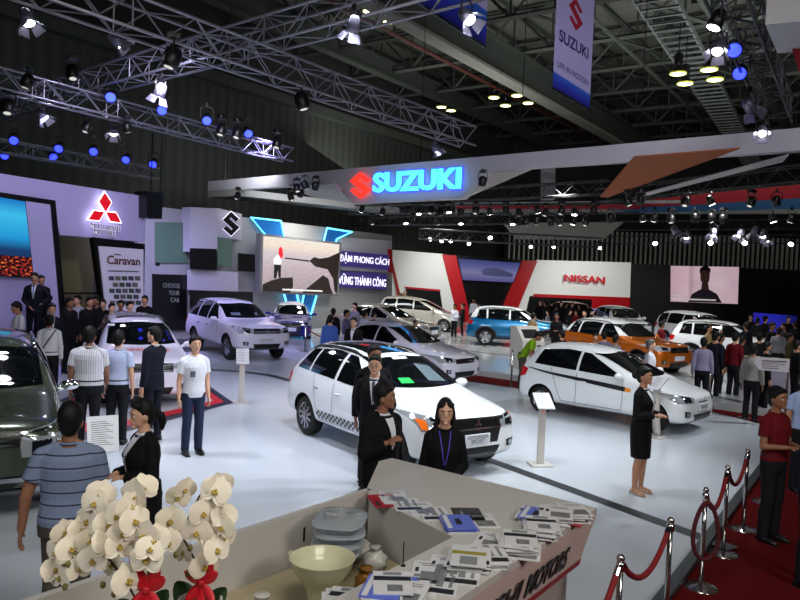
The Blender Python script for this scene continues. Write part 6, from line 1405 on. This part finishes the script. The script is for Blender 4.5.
root, P, S_ = car('large_suv', 'offroad_wagon', 'tall white off-road wagon with roof rails before the blue hatchback', (-6.188, 25.131, 0), -.943, PWL, plate=['PAJERO SPORT'], grille='wide')
for i in range(2): P('windscreen_sticker_or_glint', [(-.5+i*.9, 1.32), (-.2+i*.5, 1.32)], [(-.5+i*.9, 1.40), (-.2+i*.5, 1.40)], 'x', 1, .016, mat('painted_glass_glint', (96, 110, 118), .1), 2, 1)  # these two pale patches are glints painted on the glass
yw = -1.12; root, P, S_ = car('family_suv', 'offroad_wagon', 'white off-road car with red bonnet lettering behind the men seen from behind', at(148.5, 410, (3.6, 0, 0), yw), yw, PWL, grille='wide')
for t, y in (('Plat', -.34), ('um', .40)): pass
t_ = text_mesh('Platinum', 1, 0, .01); bvh = BODY['family_suv'][1]; xs = [v.co.x for v in t_.vertices]; k = .95/(max(xs)-min(xs))
for v in t_.vertices:
    yy = v.co.x*k; xx = 2.72+v.co.y*k*1.5; h, nn, _, _ = bvh.ray_cast(Vector((xx, yy, 3)), Vector((0, 0, -1))); v.co = (h+nn*.006) if h else v.co
t_.materials.clear(); t_.materials.append(M_TXR); link(bpy.data.objects.new('bonnet_lettering', t_), root)
P('windscreen_sticker_or_glint', [(-.12, 1.545), (.2, 1.545)], [(-.12, 1.575), (.2, 1.575)], 'x', 1, .016, M_TXW, 4, 1); P('windscreen_sticker_or_glint', [(-.62, 1.45), (-.50, 1.46)], [(-.60, 1.49), (-.48, 1.50)], 'x', 1, .016, M_TXW, 4, 1); P('sunroof', [(.35, -.42), (.35, .42)], [(1.15, -.42), (1.15, .42)], 'z', 1, .012, PN, 4, 6)
yw = -1.08; root, P, S_ = car('large_suv', 'offroad_wagon', 'dark olive off-road wagon cut off by the left edge', at(48, 430, (3.55, .70, .98), yw), yw, PD, grille='wide', mirror=M_CHR, biglamp=True)
for sg in (-1, 1):
    h, nn, _, _ = BODY['large_suv'][1].ray_cast(Vector((9, sg*.60, .64)), Vector((-1, 0, 0)))
    if h:
        m2 = MB(); m2.lathe([(.085, -.03), (.085, .012), (.065, .02), (.06, .005)], 20, h, 'x'); fo = m2.build('fog_lamp_ring', M_CHR, root, True); m2 = MB(); m2.lathe([(.058, 0), (.05, .018)], 16, h, 'x'); m2.build('fog_bulb', M_LAMP, fo)
P('bumper_bar', [(-.78, .50), (.78, .50)], [(-.78, .545), (.78, .545)], 'x', 1, .02, M_CHR, 10, 1)
yw = -1.43; car('small_hatch', 'hatchback_car', 'small blue hatchback with pale roof standing before the glowing V', at(290, 342, (3.1, 0, 0), yw, .0), yw, PB, roof=PW, grille='trapeze', detail=1)
yw = -.75; car('sedan', 'sedan_car', 'white sedan behind the black-roofed crossover', at(462, 386, (3.3, 0, 0), yw), yw, PWL, grille='bar')
yw = -.55; car('sedan', 'sedan_car', 'pale sedan with dark windows behind the white sedan', at(432, 345, (3.3, 0, 0), yw, .12), yw, PS, grille='bar', detail=1)
yw = -.22; car('minivan', 'minivan_car', 'silver-white minivan in profile before the far white wall', at(443.5, 332, (2.65, -.8, 0), yw, .12), yw, PS, grille='bar')
Pr, Pf = G(485, 345.5, .12), G(541, 348.5, .12); yw = atan2(Pf.y-Pr.y, Pf.x-Pr.x); yw = min(-.15, yw); car('compact_suv', 'compact_off_roader', 'turquoise compact off-roader with white roof on the glossy stage', at(485, 345.5, (0, -.85, 0), yw, .12), yw, PT, roof=PW, grille='wide')
yw = -.98; car('compact_suv', 'compact_off_roader', 'orange compact off-roader with white roof behind the white hatchback', at(676, 377, (3.25, 0, 0), yw, .06), yw, PO, roof=PW, grille='wide')
yw = -.5; car('compact_suv', 'compact_off_roader', 'white compact off-roader with dark windows behind the orange one', at(672, 361, (-.7, 0, 0), yw, .06), yw, PW, grille='wide', detail=1)
yw = -1.5; car('jeep', 'boxy_off_roader', 'white boxy off-roader far behind the orange off-roader', at(636, 343, (3.25, 0, 0), yw, .06), yw, PW, grille='wide', detail=1)
yw = -1.2; car('jeep', 'boxy_off_roader', 'white boxy car among the crowd below the pink screen', at(734, 354, (3.2, 0, 0), yw, .06), yw, PW, grille='wide', detail=1)
yw = -1.1; car('compact_suv', 'compact_off_roader', 'small far orange off-roader in front of the red lintel', at(600, 331.5, (3.25, 0, 0), yw, .06), yw, PO, grille='wide', detail=1)
# ---------------------------------------------------------------- people in place
def hp(px, py, h, z=0.0): P = G(px, py, h+z); return (P.x, P.y, z)
def face(px, py, h, rel, z=0.0): P = G(px, py, h+z); return atan2(-P.y, -P.x)+rel          # rel 0 = towards the camera
def who(px, py, h, rel, label, z=0.0, **k): return person(label, hp(px, py, h, z), face(px, py, h, rel, z), h, **k)
def whod(px, py, d, rel, label, z=0.0, **k):
    P = AY(px, py, d); h = max(1.45, min(1.92, P.z-z)); return person(label, (P.x, P.y, z), atan2(-P.y, -P.x)+rel, h, **k)
# striped polo: print by height
m, nt, b = nodemat('cloth_striped_polo'); tc = nt.nodes.new('ShaderNodeTexCoord'); sp = nt.nodes.new('ShaderNodeSeparateXYZ'); nt.links.new(tc.outputs['Object'], sp.inputs[0])
ma = nt.nodes.new('ShaderNodeMath'); ma.operation = 'MULTIPLY'; ma.inputs[1].default_value = 1/.088; nt.links.new(sp.outputs['Z'], ma.inputs[0]); fr = nt.nodes.new('ShaderNodeMath'); fr.operation = 'FRACT'; nt.links.new(ma.outputs[0], fr.inputs[0])
cr = ramp(nt, fr.outputs[0], [(0, (34, 34, 54)), (.10, (34, 34, 54)), (.13, (112, 126, 152)), (1, (112, 126, 152))]); nt.links.new(cr, b.inputs['Base Color']); b.inputs['Roughness'].default_value = .85; C_POLO = m
def vstripe(name, base, line, freq):
    m, nt, b = nodemat(name); tc = nt.nodes.new('ShaderNodeTexCoord'); sp = nt.nodes.new('ShaderNodeSeparateXYZ'); nt.links.new(tc.outputs['Object'], sp.inputs[0])
    ma = nt.nodes.new('ShaderNodeMath'); ma.operation = 'MULTIPLY'; ma.inputs[1].default_value = freq; nt.links.new(sp.outputs['Y'], ma.inputs[0]); fr = nt.nodes.new('ShaderNodeMath'); fr.operation = 'FRACT'; nt.links.new(ma.outputs[0], fr.inputs[0])
    nt.links.new(ramp(nt, fr.outputs[0], [(0, line), (.2, line), (.28, base), (1, base)]), b.inputs['Base Color']); b.inputs['Roughness'].default_value = .85; return m
C_VST = vstripe('cloth_thin_stripe', (205, 206, 214), (150, 150, 162), 32)
M_BEIGE = mat('beige_shoe', (190, 158, 138), .4)
whod(71, 401, 5.2, pi-.15, 'man in a grey-blue polo with dark stripes seen from behind beside the orchids', top='tee', topm=C_POLO, legm=C_KHAKI, near=2, skin=2, arms=(((-.02, .09, -.28), (.03, .03, -.25)), ((.06, .04, -.28), (.16, .0, -.16))), bulk=1.18)
rt, inf = who(145, 398, 1.68, -1.15, 'woman with a ponytail in a black suit showing a paper', female=True, top='jacket', topm=C_BLACK, legm=C_BLACK, hair='ponytail', near=2, skin=1, arms=('hold', 'hold'), head=(-.1, .12), bulk=1.12)
Pp = AY(103, 434, 5.95); pap = thing('paper_sheet', 'bright white printed sheet held by the woman with the ponytail', 'paper', Pp, to_cam(Pp)); M_ = Matrix.Rotation(.12, 4, 'Y') @ Matrix.Rotation(.04, 4, 'X'); mb = MB(); mb.M = M_; mb.box((0, 0, 0), (.004, .24, .31)); sh_ = mb.build('sheet', mat('paper_white', (235, 240, 250), .6, emit=.25), pap); mb = MB(); mb.M = M_
for i in range(12): mb.add([(.003, -.09, .11-i*.018), (.003, .03+.05*((i*7) % 3)/2, .11-i*.018), (.003, .03+.05*((i*7) % 3)/2, .105-i*.018), (.003, -.09, .105-i*.018)], [(0, 1, 2, 3)])
mb.build('printed_lines', BC[3], pap)
who(384, 382, 1.755, .75, 'man in a dark suit in profile talking beside the counter', top='jacket', topm=C_BLACK, legm=C_BLACK, near=2, skin=2, arms=('hang', 'chest'), head=(.6, .05), tie=None, bulk=1.16)
who(375.5, 354, 1.77, -.1, 'man in glasses and dark suit facing out before the crossover door', top='jacket', topm=C_BLACK, legm=C_BLACK, near=2, skin=1, arms=('back', 'back'), glasses=True, tie=cloth('striped_tie', (60, 62, 70)))
who(375, 344, 1.86, .35, 'man half hidden behind the man in glasses', top='jacket', topm=C_BLACK, legm=C_BLACK, near=1, skin=2)
rt, inf = who(446, 398, 1.66, .1, 'smiling woman with long hair and purple lanyard behind the counter', female=True, top='jacket', topm=C_BLACK, legm=C_BLACK, hair='long', near=2, skin=1, smile=True, arms=('low_clasp', 'hang'), collar=False)
mb = MB(); s_ = inf['s']; f = lambda x, y, z: inf['up']((x, y, z))
if inf['bv']:
    for sg in (1, -1):
        pts = [f(-.03, sg*.05, 1.45)]
        for t in range(7):
            y, z = sg*lerp(.055, .006, t/6)*s_, lerp(1.42, 1.12, t/6)*s_; h, nn, _, _ = inf['bv'].ray_cast(Vector((2, y, z)), Vector((-1, 0, 0))); pts.append((h+Vector((.008, 0, 0))) if h else f(.13, y/s_, z/s_))
        mb.tube(pts, .006, 6)
mb.build('lanyard', mat('purple_lanyard', (84, 60, 170), .6, emit=.05), inf['root'], True)
who(645, 366, 1.71, 1.15, 'woman in a black knee-length dress suit and beige heels standing alone', female=True, top='jacket', topm=C_BLACK, legs='skirt', legm=C_BLACK, hair='bun', near=2, skin=0, arms=('hold', 'hold'), shoe=M_BEIGE)
Pd = AY(663.5, 397, 9.35); dv = thing('booklet', 'pale folded booklet held by the woman in the black dress suit', 'booklet', Pd, .4); MB().box((0, 0, 0), (.16, .12, .012), bev=.003).build('cover', BC[0], dv); MB().box((0, 0, .0), (.15, .115, .014)).build('pages', BC[3], dv)
who(778, 386, 1.76, 1.0, 'man in a dark red polo standing on the red carpet', top='shirt', topm=C_RED, legm=C_DK, near=2, skin=2, arms=('hold', 'hold'), z=HFZ+.012)
whod(819, 398, 6.9, 1.2, 'person in dark clothes cut off by the right edge', top='long', topm=C_NAVY, legm=C_DK, near=1, skin=0, arms=('hold', 'hang'), z=HFZ+.012)
who(806, 372, 1.70, .6, 'person in a pale shirt at the right edge behind the man in red', top='shirt', topm=C_SKY, legm=C_DK, near=0, z=HFZ+.012)
rt, inf = who(195.5, 335, 1.78, .35, 'young man in a white tee and jeans standing on the white floor', top='tee', topm=C_WHITE, legm=C_JEAN, near=2, skin=1, arms=('hang', 'hang'))
h, nn, _, _ = inf['bv'].ray_cast(Vector((2, -.055, 1.22)), Vector((-1, 0, 0)))
if h: vs, fs = drape(inf['bv'], [(-.10, 1.17), (-.03, 1.17)], [(-.10, 1.26), (-.03, 1.26)], 'x', 1, .006, 3, 3, far=2); mesh_obj('chest_print', vs, fs, cloth('grey_print', (96, 96, 112)), inf['root'], True)
who(90, 326, 1.85, pi-.2, 'stout man in a thin-striped white shirt seen from behind', top='shirt', topm=C_VST, legm=C_DK, near=2, skin=2, bulk=1.25, arms=('hang', 'down_fwd'))
who(119, 330, 1.77, pi-.25, 'man in a plain light blue shirt seen from behind', top='shirt', topm=cloth('pale_blue_shirt', (172, 184, 214)), legm=C_DK, near=2, skin=1, arms=('hang', 'hang'))
who(155, 326, 1.83, -2.3, 'man in a dark suit turning left before the white off-road car', top='jacket', topm=C_NAVY, legm=C_NAVY, near=2, skin=1, arms=('hang', 'down_fwd'), head=(.2, 0))
rt, inf = who(50, 314, 1.74, pi-.1, 'man in a white shirt with a dark bag strap across his back', top='long', topm=C_WHITE, legm=C_DK, near=1, skin=2)
mb = MB(); pts = []
for t in range(9):
    y, z = lerp(-.12, .13, t/8), lerp(1.43, 1.02, t/8); h, nn, _, _ = inf['bv'].ray_cast(Vector((-2, y, z)), Vector((1, 0, 0))); pts.append(h-Vector((.008, 0, 0)) if h else Vector((-.1, y, z)))
mb.tube(pts, .013, 6); mb.build('bag_strap', M_BLK, inf['root'], True)
whod(19, 301, 16.5, -1.3, 'man in a white shirt looking down at a tablet at the left', top='long', topm=C_WHITE, legm=C_DK, near=1, arms=('hold', 'hold'), head=(0, .3))
whod(52, 303, 16.2, .15, 'man in a dark suit and pale shirt facing out below the rostrum', top='jacket', topm=C_NAVY, legm=C_NAVY, near=1, skin=1)
whod(35, 272.5, 17.5, -.2, 'man in a dark suit with lanyard standing on the white rostrum', z=.75, top='jacket', topm=C_NAVY, legm=C_NAVY, near=1, tie=C_BLUE, arms=('hip', 'low_clasp'))
whod(41.5, 275, 18.5, .3, 'person half hidden behind the suited man on the rostrum', z=.75, top='jacket', topm=C_BLACK, legm=C_BLACK)
DG = [(78, 292.5, 'striped', 'person in a black and white striped shirt left of the dark group'), (90, 295, 'dark', 'dark-suited person at the left of the group behind the white off-road car'), (97, 295, 'dark', 'dark-suited person third in the group below the van poster'), (103, 299, 'dark', 'dark-suited person in front in the group below the van poster'), (112, 303, 'navy', 'navy-suited person just left of the off-road car roof'), (121, 300, 'white', 'pale-shirted person below the middle of the van poster'), (130, 301, 'navy', 'navy-suited person below the right edge of the van poster'), (145, 294, 'dark', 'dark-clothed person right of the van poster'), (70, 297, 'dark', 'dark-suited person beside the black-edged screen frame')]
for x, y, c, l in DG: whod(x, y, {78: 19.9, 90: 19.1, 97: 19.8, 103: 20.25, 112: 19.55, 121: 20.6, 130: 20.0, 145: 21.4, 70: 18.3}[x], R.uniform(-1.6, 1.6), l, top='jacket' if c in ('dark', 'navy') else 'long', topm={'dark': C_BLACK, 'navy': C_NAVY, 'white': C_LILAC, 'striped': vstripe('cloth_bold_stripe', (170, 170, 190), (24, 24, 34), 14)}[c], legm=C_DK, skin=R.randrange(3), arms=R.choice((('hang', 'hang'), ('hold', 'hang'), ('chest', 'hang'))))
MID = [(333.5, 308, pi, C_DK, 'tall person in a dark top seen from behind before the pale wall'), (330.5, 314.5, pi-.2, C_BLUE, 'person in a light blue shirt seen from behind before the pale wall'), (347, 309.5, 1.2, C_MAUVE, 'person in a mauve shirt in the group before the pale wall'), (355, 302.5, -.8, C_GREY, 'tallest person in a grey-white shirt in the group before the pale wall'), (365, 310.5, 2.2, C_WHITE, 'person in a white shirt at the right of the group before the pale wall'), (374, 312, 1.8, C_DK, 'person leaning at the window of the pale sedan'), (416, 319.5, .8, C_MAUVE, 'grey-haired person in a dark mauve shirt beside the white sedan')]
for x, y, rel, c, l in MID: whod(x, y, {365: 23.6, 374: 25.4, 416: 21.9, 355: 26}.get(x, (2.765-1.68)*729/(y-274)), rel, l, top='long', topm=c, legm=C_DK, skin=R.randrange(3), hairm=M_GHAIR if x == 416 else None)
who(354, 317, 1.72, -.3, 'man in a dark suit facing out before the group at the pale wall', top='jacket', topm=C_BLACK, legm=C_BLACK, near=1, skin=1)
rt, inf = who(529, 347, 1.60, 1.3, 'man in a lime green tee bending over beside the kiosk', z=HFZ+.02, top='tee', topm=C_GREEN, legm=C_KHAKI, near=0, skin=2, lean=.75, arms=('out', 'out')) if False else person('man in a lime green tee bending over beside the kiosk', (G(521, 390, HFZ+.02).x, G(521, 390, HFZ+.02).y, HFZ+.02), -.35, 1.68, top='tee', topm=C_GREEN, legm=C_KHAKI, near=1, skin=2, lean=.62, arms=(((.16, .03, -.24), (.16, -.03, -.18)), ((.16, .03, -.24), (.16, -.03, -.18))))
Pc = AY(527.5, 368.5, G(521, 390, 0).y); cl_ = thing('red_cloth', 'red cloth held by the bending man in green', 'cloth', (Pc.x, Pc.y, Pc.z)); mb = MB(); mb.ball((0, 0, 0), (.16, .10, .10), 12, 8)
for v in mb.v: v += Vector((R.uniform(-.03, .03), R.uniform(-.03, .03), R.uniform(-.03, .03)))
mb.build('fabric', M_REDP, cl_, True)
FARP = [(474, 298, 1.75, C_WHITE, 'person in white standing left of the turquoise off-roader'), (480, 304, 1.6, C_MAUVE, 'person in mauve at the tail of the turquoise off-roader'), (455, 304, 1.62, C_WHITE, 'person in white between the minivan and the turquoise off-roader'), (463, 303, 1.65, C_BLACK, 'person in black between the minivan and the turquoise off-roader'), (533.5, 313, 1.66, cloth('tan_top', (150, 124, 84)), 'woman in a tan top beside the turquoise off-roader bonnet'), (557, 313, 1.7, C_BLACK, 'person in black right of the turquoise off-roader'), (570, 309, 1.7, C_BLACK, 'person in black and red near the far red lintel'), (576, 311, 1.65, C_RED, 'person in red near the far red lintel'), (548, 310, 1.65, C_GREY, 'person in grey far behind the turquoise off-roader'), (585, 310, 1.7, C_DK, 'dark-clothed person left of the small far orange car'), (596, 333, 1.7, C_BLACK, 'dark-clothed person close behind the white hatchback roof'), (562, 330, 1.7, C_BLACK, 'dark-clothed person bent between the kiosk and the hatchback')]
for x, y, h_, c, l in FARP:
    zz = .0
    dd_ = {480: 37, 596: 18.8, 562: 19.2, 570: 34, 548: 35, 576: 36}.get(x)
    (whod(x, y, dd_, R.uniform(-2.5, 2.5), l, z=zz, top='long', topm=c, legm=C_DK, skin=R.randrange(3)) if dd_ else None)
    if not dd_: who(x, y, h_, R.uniform(-2.5, 2.5), l, z=zz, top='long', topm=c, legm=C_DK, skin=R.randrange(3), arms=R.choice((('hang', 'hang'), ('hold', 'hang'), ('chest', 'hang'))))
RT = [(604.5, 331.5, 1.70, pi, C_MAUVE, 'person with a blue cap behind the white hatchback roof', {}), (616, 335, 1.68, 2.4, C_GREY, 'person in a grey shirt behind the white hatchback windows', {}), (651, 339, 1.68, 1.6, C_WHITE, 'grey-haired person in white before the orange off-roader', dict(hairm=M_GHAIR)), (662, 321, 1.70, 2.0, C_RED, 'dark-haired person behind the orange off-roader', {}),
 (704, 337, 1.68, pi, C_LILAC, 'person in a pale lilac shirt seen from behind beside the orange off-roader', {}), (716, 331, 1.78, 2.6, C_NAVY, 'tall person in navy standing right of the lilac shirt', {}), (709.5, 324, 1.70, 1.2, cloth('tan_top', (150, 124, 84)), 'person with raised arm in tan before the white van', dict(arms=('up', 'hang'))), (721, 333, 1.70, 2.0, C_BLACK, 'dark-clothed person between the navy and the maroon figures', {}), (736, 332, 1.76, 2.6, C_RED, 'person in a maroon shirt and black trousers at the right', {}), (754, 343, 1.70, pi-.3, cloth('stone_shirt', (150, 146, 142)), 'person in a stone-coloured shirt behind the arrow sign', {}), (767, 341, 1.66, 2.0, C_BLACK, 'dark-clothed person just above the arrow sign', {}), (760, 333, 1.70, 2.9, C_DK, 'dark-clothed person left of the grey shirt under the blue panel', {}), (779, 327, 1.72, pi, C_GREY, 'person in a grey shirt seen from behind under the blue panel', {}), (772.5, 322, 1.74, 1.0, C_BLACK, 'dark figure standing tallest against the blue panel', {}), (790, 333, 1.70, 1.5, cloth('olive_top', (60, 56, 30)), 'person in olive at the right edge under the blue panel', {}), (743, 336, 1.68, 2.2, C_DK, 'dark-clothed person right of the maroon figure', {}), (798, 340, 1.7, 2, C_BLACK, 'dark-clothed person at the far right edge of the crowd', {})]
for x, y, h_, rel, c, l, kw in RT:
    dd_ = {604.5: 19.6, 616: 19.2, 662: 25, 743: 20.2, 772.5: 23.4, 790: 21, 760: 20.5, 767: 16.6, 798: 17}.get(x)
    (whod(x, y, dd_, rel, l, z=HFZ+.012, top='long', topm=c, legm=C_DK, skin=R.randrange(3), **kw) if dd_ else who(x, y, h_, rel, l, z=HFZ+.012, top='long', topm=c, legm=C_DK, skin=R.randrange(3), **kw))
for i, (x, d) in enumerate(((540, 40), (545, 38.5), (551, 41), (556, 37.5), (561, 40), (566, 38.4), (572, 41.5), (579, 39.5), (588, 40.5))):
    P = AY(x, 312, d); person('dark-clothed visitor in the small far crowd below the red lintel', (P.x, P.y, .02), R.uniform(-3, 3), R.uniform(1.6, 1.78), top='long', topm=R.choice((C_BLACK, C_DK, C_NAVY, C_BLACK)), legm=C_DK, skin=R.randrange(3), group='visitors in the far crowd')
for i, (x, d) in enumerate(((746, 24.0), (757, 28.2), (765, 29), (784, 23.4), (795, 27), (750, 31.5), (788, 30))):
    P = AY(x, 330, d); person('dark-clothed visitor deep in the crowd under the blue panel', (P.x, P.y, .06), R.uniform(-3, 3), R.uniform(1.6, 1.8), top='long', topm=R.choice((C_BLACK, C_DK, C_NAVY)), legm=C_DK, skin=R.randrange(3), group='visitors under the blue panel')
# ---------------------------------------------------------------- light
def spot(loc, aim, energy, size=1.0, blend=.6, col=(1, 1, 1), radius=.25):
    l = bpy.data.lights.new('spot', 'SPOT'); l.energy = energy; l.spot_size = size; l.spot_blend = blend; l.color = col; l.shadow_soft_size = radius
    o = bpy.data.objects.new('spot_light', l); COL.objects.link(o); o.location = loc; o.rotation_euler = (Vector(aim)-Vector(loc)).to_track_quat('-Z', 'Y').to_euler(); return o
def area(loc, aim, energy, sx, sy, col=(1, 1, 1)):
    l = bpy.data.lights.new('area', 'AREA'); l.shape = 'RECTANGLE'; l.size = sx; l.size_y = sy; l.energy = energy; l.color = col
    o = bpy.data.objects.new('area_light', l); COL.objects.link(o); o.location = loc; o.rotation_euler = (Vector(aim)-Vector(loc)).to_track_quat('-Z', 'Y').to_euler(); return o
CW = (.93, .97, 1.0); CBL = (.52, .48, 1.0)
for px, py, tgt, e, c in (((750), 90, (440, 455), 2000, CW), (763, 118, (480, 420), 2600, CW), (719, 30, (330, 440), 2000, CW), (718, 0, (600, 460), 900, CW), (354, 10, (240, 430), 1500, (.85, .88, 1)), (436, 138, (380, 400), 1800, CW), (467, 0, (520, 440), 1700, CW), (114, 120, (200, 400), 1500, (.74, .74, 1)), (161, 78, (230, 380), 1600, (.74, .74, 1)), (27, 2, (150, 440), 900, (.8, .82, 1)), (42, 104, (130, 370), 900, (.7, .7, 1))):
    spot(G(px, py+8, 6.2), G(tgt[0], tgt[1], 0), e*.47, 1.3, .9, c, .22)
for x, y in ((235, 350), (60, 345), (130, 345)): spot(G(x, y, 0)+Vector((1.5, -3, 7.0)), G(x, y, 0)+Vector((0, 2, 0)), 2100, 1.6, .9, CBL, .3)
spot(G(436, 138, 6.2), G(520, 345, .8), 600, .7, .8, CW, .25); spot(Vector((3.5, 14.5, 6.7)), Vector((6, 24, 0)), 1300, 1.1, .9, CW, .3); spot(Vector((10, 12, 7.5)), G(690, 400, 0), 1700, 1.3, .9, CW, .3)  # spots added to brighten the kiosk and the far stage
for a, e in (((1, 33, 6.5), 2000), ((6, 28, 6.5), 1700), ((-4, 33, 6.5), 1200), ((4.5, 23, 6.5), 900), ((10, 24, 6.3), 1000), ((15, 34, 6.3), 1200)): spot(Vector(a), Vector((a[0]+.3, a[1]+1, 0)), e, 2.1, .9, (1, .98, .94), .3)
for a in ((4, 42, 5.6), (13, 44, 5.6)): spot(Vector(a), Vector((a[0], a[1]+5, 1.8)), 1300, 1.9, .9, (1, 1, .98), .3)
spot(G(161, 78, 6.4), G(238, 345, .5), 900, .8, .9, (.95, .95, 1), .25); spot(G(42, 104, 6.4), G(148, 395, .5), 600, .7, .9, (.95, .95, 1), .25)
area((-4.5, 31, 7.5), (-6, 36, 3), 260, 6, 1, (.95, .95, 1))
area((1.0, 1.5, 7.5), (.6, 5.5, .9), 210, 3, 2, (1, .95, .86)); area((6.5, -1.5, 6.0), (1.0, 5, .9), 330, 2.5, 2, (1, .95, .9)); area((-3.5, -1.5, 6.5), (-1.0, 6.5, 1.2), 170, 2.5, 2, (.96, .97, 1))  # fill lamps added out of view to brighten the counter and near people
spot((-3.5, 15, 6.4), (-3.0, 29, 6.3), 800, 1.2, .8, (.86, .84, 1), .3); spot(G(30, 2, 6.6), G(250, 480, 0), 800, 1.2, .9, (.88, .93, 1), .25); spot(G(354, 10, 6.4), G(280, 475, 0), 700, 1.1, .9, (.9, .95, 1), .25); spot(HF(9, 11, 6.9), MW(80, 240), 1200, 1.3, .9, (.80, .76, 1), .3)
spot((4.5, 11, 6.9), (4, 23, 6.3), 1200, 1.2, .8, (.9, .88, 1), .3); spot((9, 9.5, 6.9), (9, 19, 6.4), 800, 1.2, .8, (.9, .88, 1), .3)
for b, e in ((12, 1000), (2, 1700), (-9, 1700)): area(HF(34, b, 9.5), HF(36, b, 17), e, 34, 5, (.97, 1, .93))  # unseen upward lamps added to brighten the roof
area(HF(18, 20, 9), HF(20, 27.5, 9), 130, 26, 3, (.9, 1, .92))
w = bpy.data.worlds.new('hall_gloom'); SC.world = w; w.use_nodes = True; bg = w.node_tree.nodes['Background']; bg.inputs[0].default_value = (.55, .6, .7, 1); bg.inputs[1].default_value = .012
SC.view_settings.view_transform = 'Standard'; SC.view_settings.look = 'None'; SC.view_settings.exposure = 0
bpy.data.scenes.remove(TMP)
